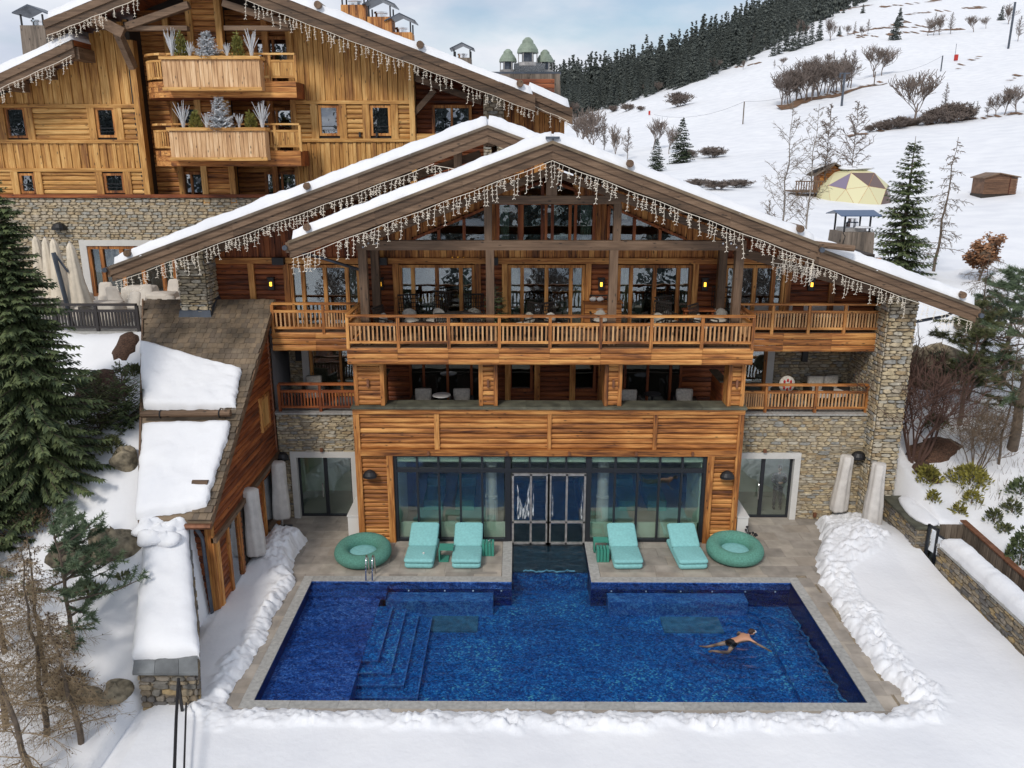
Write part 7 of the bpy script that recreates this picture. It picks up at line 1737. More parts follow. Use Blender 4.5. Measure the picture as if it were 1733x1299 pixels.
larch_near('bare larch with fine brown twigs in front of the garden wall end', (-9.9, 15.6, .1), 34, 3.4, -.08, 1.2)
larch_near('tangled bare larch between the left spruces and the boulders', (-11.6, 17.3, .5), 35, 4.0, .05, 1.2)
larch_near('bare larch leaning in at the extreme left edge', (-12.0, 16.2, .2), 36, 5.0, .06, 1.1)
pine('sparse pine bough with long needles left of the ramped wall', (-11.9, 19.2, 1.6), 42, 2.6, 14, 1.7, .2, dirs=(-1.5, 1.5), ntuft=6, nn=40, tl=.14, trunk_r=.05)
for i, (px, py, h, r_) in enumerate(((175, 690, .7, .6), (120, 720, .9, .8), (190, 770, .5, .5), (60, 900, .6, .7), (150, 1010, .35, .3), (130, 1275, .7, .5), (225, 640, .35, .35))):
    shrubby(('brown low juniper beneath the young spruces', 'wide brown juniper beside the big spruce', 'dark juniper touching the upper boulder', 'brownish shrub left of the boulders', 'small dead leafed shrub in the open snow', 'dry brown shrub at the bottom left rocks', 'little juniper below the mulch bed')[i], gp(px, py), 170 + i, h, r_, 'drybush' if i % 2 else 'shrub', 420, 'juniper', ln=.15, w=.022)
# ---- right side: pines, bare shrub, larch, evergreen shrubs
x, y, z = gp(1575, 800); 
bare_tree('multi stemmed bare shrub with dark red stems right of the stone pillar', (14.6, 28.2, ground_z(14.6, 28.2)), dict(seed=51, h=5.2, kind='shrub', rmin=.009, lev=4, kids=5, spread=.8, nst=9, trunk_r=.05), 'bark_red', 'bark_red', 'bare_shrub', 'shrub')
pine('pine with leaning trunk and dark needle tufts at the right edge', (18.3, 28.6, ground_z(18.3, 28.6)), 61, 6.4, 30, 3.0, .3, ntuft=9, nn=34, tl=.2, lean=.02, trunk_r=.2, w=.014)
pine('second taller pine with thin branches at the extreme right edge', (19.2, 26.4, ground_z(19.2, 26.4)), 62, 7.4, 26, 2.6, .42, ntuft=8, nn=22, tl=.18, trunk_r=.17, w=.012, m='shrub', lean=.03)
pine('blue green pine top behind the right end of the roof', (19.6, 32.0, ground_z(19.6, 32)), 63, 4.4, 24, 1.9, .3, ntuft=7, nn=36, tl=.2, trunk_r=.12, w=.016)
bare_tree('thin bare larch between the right pines', (17.3, 27.6, ground_z(17.3, 27.6)), dict(seed=64, h=5.5, kind='larch', rmin=.008, lev=3, kids=7, spread=.9, trunk_r=.05), 'bark', 'twig', 'larch_tree')
pine('bushy brown green pine between the two right pines', (17.0, 30.0, ground_z(17.0, 30)), 65, 4.6, 30, 2.4, .2, ntuft=10, nn=26, tl=.2, trunk_r=.1, m='shrub', w=.014)
bare_tree('thin bare shrub tangled beneath the right pines', (16.3, 27.4, ground_z(16.3, 27.4)), dict(seed=66, h=3.4, kind='shrub', rmin=.006, lev=4, kids=5, spread=1.1, nst=7, trunk_r=.03), 'bark', 'twig', 'bare_shrub', 'shrub')
bare_tree('fine bare larch crown behind the roof end', (17.8, 31.0, ground_z(17.8, 31)), dict(seed=67, h=6.2, kind='larch', rmin=.007, lev=4, kids=10, spread=1.1, trunk_r=.06), 'bark', 'twig', 'larch_tree')
for i, (px, py, h, r_, n_, m_, lab) in enumerate(((1640, 822, .75, .75, 650, 'goldbush', 'broad yellow green evergreen bush on the snowy bank right of the pillar'), (1568, 818, .6, .5, 380, 'goldbush', 'smaller yellow green bush beside the mulch right of the pillar'), (1577, 850, .45, .22, 110, 'goldbush', 'single upright yellow green sprig in the snow above the gate'), (1643, 857, .5, .38, 170, 'goldbush', 'yellow green sprig with long shoots in the middle of the snow bank'), (1622, 872, .35, .25, 110, 'goldbush', 'small yellow green sprig below the long shooted one'), (1682, 882, .45, .3, 150, 'shrub', 'olive sprig in the snow above the timber fence'), (1712, 868, .5, .3, 150, 'shrub', 'olive green sprig near the right edge above the fence'), (1700, 900, .3, .25, 100, 'shrub', 'dark little sprig just above the fence top'), (1582, 722, .5, .5, 300, 'shrub', 'dark green rhododendron at the foot of the bare red shrub'), (1725, 960, 1.2, .6, 700, 'spruce', 'dark green fir twigs at the right edge below the fence corner'), (1727, 838, .6, .6, 400, 'spruce', 'dark green low bush at the trunk of the right pine'))):
    x, y, z = gp(px, py, y0=20); shrubby(lab, (x, y, z - .05), 70 + i, h, r_, m_, n_, 'evergreen_shrub', ln=.17, w=.035)
patch('dark bark mulch bed right at the foot of the stone pillar', 1568, 800, .45, .8, 5); patch('dark bark mulch strip behind the golden bush', 1575, 770, 1.0, .5, 6); patch('dark earth patch below the rocks right of the pillar', 1590, 760, .8, .5, 7, 'mulch', 'earth')
b = MB()
for k, (px, py, rx, rz) in enumerate(((1560, 640, 1.3, 1.0), (1590, 610, 1.2, .9), (1625, 650, 1.2, .8), (1650, 615, .9, .6), (1545, 600, .7, .6), (1680, 660, .9, .6))):
    x, z = F(px, py, 32.5 + k * .2); solo('boulder', MB().blob((0, 0, 0), (rx, .9, rz), 80 + k, 20, 12, .35), 'rock', ('brown rock nearest the pillar in the rock pile behind the bare red shrub', 'upper brown rock in the pile behind the bare red shrub', 'middle brown rock in the pile behind the bare red shrub', 'small upper right rock of the pile behind the right pines', 'small rock at the top left of the pile beside the pillar', 'rightmost rock of the pile behind the right pines')[k], 'rock', smooth=True).location = (x, 32.5 + k * .2, z - .3)
x, z = F(1700 - 60, 575, 36); solo('boulder', MB().blob((0, 0, 0), (.7, .5, .45), 91, 16, 10, .2), 'rock', 'pale rounded boulder alone in the snow under the roof end', 'rock', smooth=True).location = (x, 36, ground_z(x, 36) + .2)
# thin dry stems in the snow, left uncountable
rr = random.Random(9); b = MB()
for k in range(900):
    px, py = rr.uniform(1580, 1733), rr.uniform(690, 800); x = rr.uniform(15.2, 20.5); y = rr.uniform(25.5, 33); z = ground_z(x, y); a = rr.uniform(0, 6.3); q = rr.uniform(.1, .4); b.tube([(x, y, z - .02), (x + q * .4 * math.cos(a), y + q * .4 * math.sin(a), z + q)], [.006, .003], 3, False)
solo('dry_stems', b, 'twig', 'thin dry stems sticking out of the snow bank at the right', 'dry stems', kind='stuff')
# ---- middle distance behind the roofs
def place(px, py, Y): x, z = F(px, py, Y); return x, Y, ground_z(x, Y)
conifer('slender dark spruce standing in front of the yellow dome tent', 101, place(1522, 450, 44), 7.2, 1.75, 30, 9, .2, sl=.42, tw=.06, open_=.12, droop=.15, power=.7)
bare_tree('tall thin bare larch right of the spruce by the dome', place(1580, 470, 46), dict(seed=102, h=7.3, kind='larch', rmin=.014, lev=3, kids=7, spread=.75, trunk_r=.09, lean=.04), 'bark', 'twig', 'larch_tree')
T, Cn = bare(103, 3.6, 'round', .018, 3, 6, .8); x, y, z = place(1655, 480, 42); t = thing('copper_beech', 'small tree keeping its copper brown leaves right of the thin larch', 'tree', (x, y, z)); part('trunk', T, 'bark', t, False, True); part('branches', Cn, 'bark', t, False, True)
rr = random.Random(5); b = MB()
for v in Cn.v[::2]:
    for k in range(2):
        p = Vector(v) + Vector((rr.uniform(-.12, .12), rr.uniform(-.12, .12), rr.uniform(-.08, .1))); d = Vector((rr.uniform(-1, 1), rr.uniform(-1, 1), rr.uniform(-.4, .6))).normalized() * .09; s_ = d.orthogonal().normalized() * .05; i = len(b.v); b.v += [tuple(p - d), tuple(p + s_), tuple(p + d), tuple(p - s_)]; b.f.append((i, i + 1, i + 2, i + 3))
part('leaves', b, 'copperleaf', t, False, True)
for i, (px, py, Y, h, kind, sp, m_, lab) in enumerate(((1325, 370, 50, 9.3, 'birch', .95, 'birch', 'pale bare birch left of the treehouse, nearest the roof'), (1365, 385, 50, 9.0, 'birch', .9, 'birch', 'pale bare birch just left of the dome tent'), (1395, 300, 85, 9.0, 'birch', 1.0, 'bark', 'bare tree rising behind the treehouse'), (1440, 300, 85, 9.2, 'birch', 1.3, 'bark', 'spreading bare tree right behind the treehouse'), (1300, 380, 46, 4.0, 'birch', 1.2, 'bark', 'low bare tree at the edge of the right roof slope'))):
    bare_tree(lab, place(px, py, Y), dict(seed=110 + i, h=h, kind=kind, rmin=.012 if Y < 60 else .03, lev=3, kids=7, spread=sp, trunk_r=.07), m_, 'twig' if Y < 60 else 'twig_far')
bare_tree('leafless tree with bending branches at the right edge below the copper beech', (19.5, 33.5, ground_z(19.5, 33.5)), dict(seed=120, h=4.2, kind='round', rmin=.01, lev=4, kids=5, spread=.9), 'bark', 'twig')
# ---- far slope: bare clumps, firs, hedges
BM = []
for k, (kd, sp) in enumerate((('round', .75), ('round', .95), ('birch', .8), ('round', .6), ('birch', 1.1))):
    T, Cn = bare(200 + k, 10, kd, .032, 4 if kd == 'round' else 3, 4 if kd == 'round' else 12, sp * .85, trunk_r=.13, up_=.4, k0_=.27, rat=(.6, .92)); o_ = len(T.v); T.v += Cn.v; T.f += [tuple(o_ + i for i in f) for f in Cn.f]; BM.append(T.mesh('bare_tree', 'twig_far'))
SB = []
for k in range(3):
    T, Cn = bare(220 + k, 4, 'shrub', .04, 4, 5, 1.3, nst=9, trunk_r=.06); SB.append(Cn.mesh('bare_bush', 'twig_far'))
CF = []
for k, (h, r_, w) in enumerate(((14, 2.6, 15), (16, 2.4, 16), (11, 2.3, 12))):
    me, br = conifer_mesh('fir_tree', 230 + k, h, r_, w + 3, 8, .7, 'spruce_far', sl=1.35, tw=.32, droop=.35, power=.85, fall=1.1); CF.append(me)
HT = {}
def far(me, px, py, Y, hpx, name, label, cat='tree', group=None, h0=10, rz=None, wide=1.0):
    x, y, z = ground_at(px, py, Y * .55) if Y > 60 else place(px, py, Y)
    if y > 1000: x, y, z = place(px, py, Y)
    if me.name not in HT: HT[me.name] = max(v.co.z for v in me.vertices)
    s_ = hpx / FPX * (y * _cp) / HT[me.name]
    o = bpy.data.objects.new(name, me); COL.objects.link(o); o.location = (x, y, z - .3 * s_); o.scale = (s_ * wide, s_ * wide, s_); o.rotation_euler = (0, 0, random.uniform(0, 6.28) if rz is None else rz)
    return tag(o, label, cat, group)
g1 = 'bare trees behind the left end of the snowy roof'
for i, (px, py, h) in enumerate(((975, 262, 80), (1000, 265, 85), (1022, 262, 72), (1040, 268, 60), (1062, 270, 55), (1105, 255, 55), (1132, 262, 50))):
    far(BM[i % 5], px, py, 110, h, 'bare_tree', ('bare brown tree just right of the upper chalet roof end', 'tall bare brown tree next to the upper chalet roof end', 'bare brown tree third from the upper chalet roof end', 'rounded bare tree above the front gable snow', 'lower bare tree above the front gable snow', 'thin bare tree behind the small dark spruce', 'thin bare tree between the two small dark spruces')[i], group=g1)
M['spruce2'] = leaf('midground_spruce', (.012, .022, .012), (.05, .07, .032))
me1, br1 = conifer_mesh('spruce_tree', 301, 10, 2.9, 20, 9, .45, 'spruce2', sl=.8, tw=.16, droop=.28)
far(me1, 1110, 290, 95, 56, 'spruce_tree', 'smaller dark green spruce left of its taller neighbour above the roof'); far(me1, 1152, 276, 105, 76, 'spruce_tree', 'taller dark green spruce above the middle of the right roof slope')
for i, (px, py, h, w) in enumerate(((1205, 268, 22, 1.6), (1165, 268, 16, 1.6), (1180, 318, 18, 2.2), (1215, 322, 18, 2.2), (1250, 318, 17, 2.2), (1150, 180, 26, 1.3), (1062, 188, 14, 1.2), (1038, 190, 12, 1.2), (1085, 188, 9, 1.3))):
    far(SB[i % 3], px, py, 100, h, 'bare_bush', ('wide bare bush right of the taller small spruce', 'low bare bush at the foot of the taller small spruce', 'bare hedge bush directly above the roof snow, left one', 'bare hedge bush directly above the roof snow, middle one', 'bare hedge bush directly above the roof snow, right one', 'round isolated bare bush in the middle of the lower snow slope', 'small bare bush below the forest edge', 'smaller bare bush left of its neighbour below the forest edge', 'tiny bare bush right of its neighbours below the forest edge')[i], 'bush', h0=3.4, wide=w)
far(BM[0], 1548, 207, 150, 88, 'bare_tree', 'largest spreading bare tree on the ledge of the snowy slope', wide=1.25); far(BM[2], 1595, 205, 150, 62, 'bare_tree', 'upright bare tree right beside the largest spreading one')
for i in range(17):
    px = 1470 + i * 16.5; py = 224 - (px - 1470) * .125; h = (14, 18, 20, 24, 16, 12, 22, 30, 34, 36, 22, 30, 34, 40, 46, 50, 52)[i]
    far(SB[i % 3] if i < 11 else BM[(i * 2) % 5], px + random.uniform(-3, 3), py, 150, h, 'bare_bush' if i < 11 else 'bare_tree', 'bare bush %s in the hedge along the ledge' % ('at the left end', 'second from the left end', 'low under the big tree', 'left of the big trunk', 'right of the big trunk', 'beneath the upright tree', 'past the upright tree', 'round in the middle', 'dense in the middle', 'tallest of the middle', 'small in the gap')[i] if i < 11 else 'slender bare tree %s at the right end of the hedge' % ('first', 'second', 'third', 'fourth', 'fifth', 'last')[i - 11], 'bush' if i < 11 else 'tree', h0=3.4 if i < 11 else 10, wide=1.2)
grp = 'bare trees in the clump on the slope'
for i in range(12):
    px = 1328 + i * 9.6; far(BM[(i + 2) % 5], px, 176 - i * 2.4, 245, 50 + (i * 7) % 18, 'bare_tree', 'bare tree in the rear row of the clump, %s from the left' % ('first', 'second', 'third', 'fourth', 'fifth', 'sixth', 'seventh', 'eighth', 'ninth', 'tenth', 'eleventh', 'twelfth')[i], group=grp, wide=1.2)
for i, (px, py, h) in enumerate(((1322, 180, 55), (1334, 178, 66), (1347, 175, 62), (1360, 172, 70), (1373, 170, 72), (1386, 166, 70), (1398, 163, 62), (1410, 160, 55), (1424, 156, 52), (1440, 150, 62))):
    far(BM[i % 5], px, py, 235, h, 'bare_tree', 'bare tree in the clump above the brown bank, %s' % ('leftmost', 'second from left', 'third from left', 'fourth from left', 'fifth from left', 'fifth from right', 'fourth from right', 'third from right', 'second from right', 'rightmost and roundest')[i], group=grp, wide=1.35)
x0_, y0_, z0_ = ground_at(1325, 186, 150); b = MB(); prev = None
for k in range(22):
    px = 1322 + k * 8.6; py = 187 - (px - 1322) * .26 + 2 * math.sin(k * .7); x, y, z = ground_at(px, py, 140); wd = 1.6 * (1 - k / 26); cur = (Vector((x, y, z + .15)), Vector((x, y + wd * 3.5, ground_z(x, y + wd * 3.5) + .9 * (1 - k / 24))))
    if prev: i = len(b.v); b.v += [tuple(prev[0]), tuple(cur[0]), tuple(cur[1]), tuple(prev[1])]; b.f.append((i, i + 1, i + 2, i + 3))
    prev = cur
M['earth'] = mat('bare_earth', (.16, .09, .05), .95, noise=(.6, .4)); solo('earth_bank', b, 'earth', 'bare brown earth bank running up the slope below the tree clump', 'bank', kind='stuff')
sc = [(1478, 132, 52, 1), (1492, 128, 48, 1), (1420, 62, 15, 0), (1350, 66, 32, 1), (1358, 64, 26, 1), (1366, 62, 20, 1), (1434, 62, 18, 1), (1446, 60, 22, 1), (1458, 62, 18, 1), (1468, 60, 24, 1), (1514, 68, 36, 0), (1570, 62, 30, 1), (1580, 60, 36, 1), (1590, 60, 34, 1), (1608, 58, 34, 1), (1648, 54, 28, 1), (1668, 50, 20, 1), (1694, 34, 22, 0), (1706, 42, 34, 1), (1722, 70, 40, 1), (1418, 18, 12, 0), (1460, 22, 14, 0), (1521, 45, 30, 0), (1258, 118, 16, 1), (1310, 116, 14, 1), (1322, 113, 16, 1), (1402, 108, 17, 1), (1410, 106, 18, 1), (1405, 70, 38, 1)]
for i, (px, py, h, b_) in enumerate(sc):
    me = BM[i % 5] if b_ else CF[2]
    far(me, px, py, 300, h, 'bare_tree' if b_ else 'fir_tree', (('tiny ' if h < 22 else 'small ' if h < 33 else 'taller ') + ('bare tree' if b_ else 'dark fir')) + ' on the slope near ' + ('the upper treeline' if px < 1440 else 'the middle terrace line' if px < 1540 else 'the top right corner') + ', %s' % ('standing alone', 'a step lower', 'the left one', 'the right one', 'thin one', 'leaning one', 'the forest side', 'widest crown', 'beside a fir', 'tallest', 'shortest', 'last of its row')[(i * 5 + i // 12) % 12], group='scattered bare trees on the far slope' if b_ else 'scattered firs on the far slope', h0=10 if b_ else 11, wide=1.2)
g2 = 'firs at the tip of the forest reaching into the snow'
for i, (px, py, h) in enumerate(((1330, 88, 44), (1318, 92, 40), (1342, 86, 46), (1352, 82, 44), (1362, 78, 36), (1372, 76, 42), (1386, 70, 40), (1308, 96, 36))):
    far(CF[i % 2], px, py, 380, h, 'fir_tree', 'dark fir in the tongue of trees jutting out of the forest, %s' % ('third from left', 'second from left', 'in its middle', 'fourth from right', 'third from right', 'second from right', 'rightmost', 'leftmost')[i], group=g2, h0=15)
# forest on the left flank
rr = random.Random(77); F_ = []
bd = ([880, 950, 1000, 1060, 1150, 1200, 1250, 1300, 1350, 1400, 1440], [212, 205, 190, 172, 145, 126, 106, 70, 42, 20, 0])
for Y in np.geomspace(260, 980, 38):
    px = 880 + rr.uniform(0, 6)
    while px < 1440:
        x = (px - 876) / FPX * (Y * _cp + 3); z = ground_z(x, Y); 
        t_ = Vector((x, Y, z - HC)); zc = t_.y * _cp - t_.z * _sp; yc = t_.y * _sp + t_.z * _cp; sy = 649.5 - FPX * yc / zc
        if sy < np.interp(px, *bd) + rr.uniform(-3, 3): F_.append((x, Y + rr.uniform(-8, 8), px))
        px += rr.uniform(4.5, 8.5) * (400 / Y) ** .5
F_.sort(key=lambda q: q[1]); big = F_[:290]; restf = F_[290:]
for x, y, px in big:
    o = bpy.data.objects.new('fir_tree', CF[rr.randrange(2)]); COL.objects.link(o); s_ = rr.uniform(.5, 1.25); o.location = (x, y, ground_z(x, y) - .5); o.scale = (s_, s_, s_ * rr.uniform(.9, 1.25)); o.rotation_euler = (0, 0, rr.uniform(0, 6))
    tag(o, 'dark fir at the front of the dense forest on the left flank of the slope', 'tree', 'firs along the front of the hillside forest')
lowc = []
for k in range(4):
    me, br = conifer_mesh('c', 330 + k, 16, 2.5, 11, 6, 1.2, 'spruce_far', sl=2.1, tw=.5, droop=.35, fall=1.3); v = np.empty(len(me.vertices) * 3, 'f'); me.vertices.foreach_get('co', v); lowc.append(v.reshape(-1, 3)); bpy.data.meshes.remove(me)
def forest(name, label, spots, smin=.7, smax=1.25):
    vs = []; 
    for x, y in spots:
        c = lowc[rr.randrange(4)]; s_ = rr.uniform(smin, smax) * rr.choice((.6, .8, 1, 1.3)); a = rr.uniform(0, 6.3); ca, sa = math.cos(a), math.sin(a)
        vs.append(np.stack([x + s_ * (c[:, 0] * ca - c[:, 1] * sa), y + s_ * (c[:, 0] * sa + c[:, 1] * ca), ground_h(x, y) - .5 + s_ * c[:, 2] * 1.2], -1))
    v = np.concatenate(vs); n_ = len(v) // 4; me = bpy.data.meshes.new(name); me.vertices.add(len(v)); me.vertices.foreach_set('co', v.ravel().astype('f')); me.loops.add(n_ * 4); me.loops.foreach_set('vertex_index', np.arange(n_ * 4, dtype='i')); me.polygons.add(n_); me.polygons.foreach_set('loop_start', np.arange(0, n_ * 4, 4, dtype='i')); me.update(calc_edges=True); me.materials.append(M['spruce_far'])
    o = link(bpy.data.objects.new(name, me)); return tag(o, label, 'forest', kind='stuff')
ground_h = ground_z
for k in range(16):
    px = 965 + k * 24; far(BM[k % 5], px + rr.uniform(-6, 6), float(np.interp(px, *bd)) + rr.uniform(-8, 2), 330, rr.uniform(15, 30), 'bare_tree', 'bare brown tree mixed into the lower edge of the hillside forest', group='bare trees along the forest edge', wide=1.3)
forest('forest', 'dense dark conifer forest covering the left flank of the snowy mountain', [(x, y) for x, y, px in restf])
# woods behind the viewpoint, mirrored in the panes
def ground_h(x, y): return float(np.interp(y, [-320, -120, -40, 0, 12], [70, 6, -9, -2, -.05]))
forest('valley_woods', 'conifer woods across the valley behind the viewpoint', [(rr.uniform(-160, 160), -rr.uniform(75, 250)) for k in range(430)], .8, 1.3)
bv = []
for k, (x, y) in enumerate(((-30, -22), (-17, -30), (-6, -26), (4, -34), (14, -24), (27, -30), (38, -22), (-42, -28))):
    o = bpy.data.objects.new('bare_tree' if k % 2 else 'fir_tree', BM[k % 5] if k % 2 else CF[k % 2]); COL.objects.link(o); o.location = (x, y, ground_h(x, y) - .4); s_ = 1.7 if k % 2 else 1.2; o.scale = (s_,) * 3
    tag(o, ('bare tree' if k % 2 else 'fir') + ' on the valley side behind the viewpoint, seen only as a reflection', 'tree', 'trees reflected in the windows')

# ================================================================ THINGS ON THE SLOPE
# dome tent
x, y, z = place(1442, 348, 84); r_ = 3.75
x, z = F(1442, 347, 84); DT = thing('dome_tent', 'cream geodesic dome tent with brown transparent panels beside the treehouse', 'tent', (x, 84, z))
import bmesh
bm = bmesh.new(); bmesh.ops.create_icosphere(bm, subdivisions=2, radius=r_ , matrix=Matrix.Rotation(.35, 4, 'Z')); bm.faces.ensure_lookup_table()
M['tent'] = mat('cream_tarpaulin', (.66, .62, .38), .55); M['tentwin'] = mat('brown_clear_panel', (.16, .11, .10), .25); M['tentviolet'] = mat('violet_panel', (.22, .18, .26), .4)
fr_b = MB(); done = set()
for f in bm.faces:
    c = f.calc_center_median()
    if c.z < -.35: continue
    ang = math.degrees(math.atan2(c.x, -c.y)); el = math.degrees(math.asin(c.z / c.length))
    m_ = 'tentwin' if (-2 < ang < 42 and 38 < el < 64) or (28 < ang < 75 and el < 22) else ('tentviolet' if -75 < ang < -35 and 35 < el < 52 else 'tent')
    b = MB(); q = [v.co.copy() for v in f.verts]; i_ = [c + (p - c) * .975 for p in q]; b.v = [(p.x, p.y, max(p.z, 0) if p.z < 0 else p.z) for p in i_] + [(p.x * .985, p.y * .985, max(p.z * .985, 0)) for p in i_]; b.f = [(0, 1, 2), (5, 4, 3), (0, 3, 4, 1), (1, 4, 5, 2), (2, 5, 3, 0)]
    part('panel', b, m_, DT, False, True)
    for e in f.edges:
        if e.index not in done and min(e.verts[0].co.z, e.verts[1].co.z) > -.4: done.add(e.index); fr_b.tube([e.verts[0].co * .99, e.verts[1].co * .99], .035, 4, False)
part('frame', fr_b, 'orangex', DT, False, True); part('base_ring', MB().lathe([(r_ * 1.0, -.9), (r_ * 1.0, .05), (r_ * .97, .06)], 0, 0, 30), 'tent', DT, False, True)
part('snow_cap', MB().blob((0, 0, r_ * .96), (1.5, 1.5, .22), 3, 16, 8, .3), 'snow', DT, True, True); bm.free()
# treehouse
x, z = F(1382, 322, 86); TH = thing('treehouse', 'rustic wooden treehouse hut on a railed platform left of the dome tent', 'hut', (x, 86, z))
def T_(n_, b, m, **k): return part(n_, b, m, TH, False, True)
T_('platform', MB().box(-2.7, 2.0, -1.6, 1.6, -.15, 0), 'beamx'); 
for sx in (-2.4, -.6, 1.6):
    T_('leg', MB().bar((sx, -1.2, -.1), (sx * .8, -1.0, -2.2), .16, .16), 'beamz')
for k in range(14): T_('slat', MB().box(-2.7 + k * .26, -2.6 + k * .26, -1.62, -1.56, 0, .95), 'beamz')
T_('rail', MB().box(-2.75, .9, -1.66, -1.54, .9, 1.02), 'beamx')
T_('wall', MB().box(.0, 2.4, -.8, 1.2, 0, 1.7), 'orangex')
for k in range(8): T_('log', MB().tube([(-.08, -.84, .1 + k * .21), (2.48, -.84, .1 + k * .21)], .1, 6), 'orangex')
T_('gable', MB().poly_y([(-.3, 1.65), (1.2, 2.5), (2.7, 1.65)], -.9, 1.3), 'orangex'); rf_ = T_('roof', MB().poly_y([(-.7, 1.45), (1.2, 2.62), (3.0, 1.55), (3.0, 1.68), (1.2, 2.78), (-.7, 1.58)], -1.3, 1.5), 'greyz'); T_('snow', MB().poly_y([(-2.2, 1.55), (-.2, 2.3), (1.2, 2.78), (1.2, 2.9), (-.3, 2.45), (-2.2, 1.72)], -1.0, 1.5), 'snow')
T_('window', MB().box(.9, 1.35, -.97, -.9, .8, 1.3), 'dark')
# wooden hut
x, z = F(1680, 329, 82); HU = thing('hut', 'small brown log shed standing alone on the snow at the right', 'shed', (x, 82, z)); HU.scale = (.78, .78, .84)
def H_(n_, b, m): return part(n_, b, m, HU, False, True)
H_('base', MB().box(-2.1, 1.9, -1.4, 1.4, -.35, .12), 'dark')
wl = H_('wall', MB().box(-2.0, 1.9, -1.4, 1.4, .1, 1.95), 'brownx')
for k in range(11): H_('log', MB().box(-2.06, 1.02, -1.48, -1.38, .12 + k * .17, .27 + k * .17), 'brownx')
for k in range(11): H_('log', MB().box(1.06, 1.98, -1.48, -1.38, .12 + k * .17, .27 + k * .17), 'brownx')
H_('corner_post', MB().box(1.0, 1.1, -1.52, -1.36, .1, 2.1), 'redz')
H_('roof', MB().poly_y([(-2.25, 1.85), (-.4, 2.38), (2.2, 1.95), (2.2, 2.06), (-.4, 2.5), (-2.25, 1.96)], -1.75, 1.6), 'beamx'); H_('gable', MB().poly_y([(-2.0, 1.85), (-.4, 2.36), (1.9, 1.93)], -1.42, -1.3), 'brownx')
# lift pylon, poles, markers
def pole(label, px, py, Y, hpx, r_=.1, name='pole', cat='pole', m='zinc', cross=False):
    x, y, z = ground_at(px, py, Y); h = hpx / FPX * y * _cp; t = thing(name, label, cat, (x, y, z)); k = y / 200; part('mast', MB().tube([(0, 0, -.5), (0, 0, h)], r_ * k, 6), m, t, False, True)
    if cross: part('crossarm', MB().box(-1.2 * k, 1.2 * k, -.1, .1, h * .97, h), m, t, False, True); part('sheave', MB().box(-1.2 * k, -.9 * k, -.2, .2, h * .85, h * .97), m, t, False, True)
    return (x, y, z + h)
pA = pole('grey ski lift pylon with crossarm below the tree clump', 1424, 181, 150, 52, .26, 'lift_pylon', 'pylon', 'zinc', True)
pB = pole('thin wooden pole in the middle of the lower slope', 1257, 210, 120, 36, .13, m='bark'); pC = pole('grey wooden pole on the slope above the tree clump', 1479, 145, 180, 22, .12, m='bark')
pD = pole('tall dark lamp pole near the top right corner', 1706, 84, 250, 70, .24, 'lamp_pole'); pE = pole('A shaped lift mast on the upper right of the slope', 1592, 121, 200, 24, .14, 'lift_mast')
pole('red and white slope marker pole in the upper right', 1615, 103, 230, 26, .05, 'marker_pole'); x, y, z = ground_at(1615, 103, 230); solo('marker', MB().box(-.5, .5, -.5, .5, 0, 2.0), mat('red_pad', (.45, .03, .02), .7), 'red pad at the foot of the slope marker in the upper right', 'marker').location = (x, y - 1, z)
x, y, z = ground_at(1098, 196, 120); solo('marker', MB().box(-.3, .3, -.3, .3, 0, 1.3), bpy.data.materials['red_pad'], 'small red post on the lower slope under the forest', 'marker').location = (x, y - 1, z)
cb = MB()
def cable(a, b2, sag): cb.tube([Vector(a).lerp(Vector(b2), t) - Z * (sag * 4 * t * (1 - t)) for t in [k / 10 for k in range(11)]], .035, 3, False)
cable(pB, pA, 2); cable(pA, pC, 2); cable(pC, pE, 2); cable(pB, ground_at(1105, 225, 90)[:2] + (ground_at(1105, 225, 90)[2] + 5,), 2)
solo('lift_cable', cb, 'zinc', 'thin lift cable strung between the poles on the slope', 'cable')
b = MB(); cA = F(1105, 118, 500); cB = F(1020, 124, 700); x, z = F(1032, 128, 640); t = thing('lift_pylon', 'tiny lift pylon on the forest skyline left of the mountain', 'pylon', (x, 640, z)); part('mast', MB().tube([(0, 0, -8), (0, 0, 3)], .5, 5), 'zinc', t, False, True); part('crossarm', MB().box(-3.5, 3.5, -.3, .3, 2.6, 3.3), 'zinc', t, False, True)
# terrace lines: thin bare strips where the turf shows through the snow
b = MB(); rr = random.Random(12)
for (xa, ya), (xb, yb_) in (((1425, 62), (1545, 38)), ((1400, 22), (1480, 8)), ((1495, 12), (1600, 2)), ((1540, 25), (1690, 12)), ((1500, 48), (1600, 46)), ((1240, 118), (1290, 106)), ((1395, 165), (1500, 138)), ((1440, 232), (1500, 222)), ((1500, 220), (1733, 193)), ((1710, 138), (1733, 128)), ((1450, 65), (1640, 50)), ((1620, 120), (1665, 95))):
    k = 0; n_ = int(abs(xb - xa) / 4)
    for i in range(n_):
        if rr.random() < .42: continue
        px = xa + (xb - xa) * i / n_; py = ya + (yb_ - ya) * i / n_ + rr.uniform(-1, 1); x, y, z = ground_at(px, py, 120); w = y / FPX * rr.uniform(3, 8); d_ = y * rr.uniform(.002, .006); o_ = len(b.v)
        b.v += [(x - w / 2, y, ground_z(x - w / 2, y) + .12), (x + w / 2, y, ground_z(x + w / 2, y) + .12), (x + w / 2.6, y + d_ * 3, ground_z(x + w / 2.6, y + d_ * 3) + .25), (x - w / 2.6, y + d_ * 3, ground_z(x - w / 2.6, y + d_ * 3) + .25)]; b.f.append((o_, o_ + 1, o_ + 2, o_ + 3))
solo('bare_turf', b, 'earth', 'broken lines of bare turf showing along the terraces of the snowy slope', 'turf', kind='stuff')

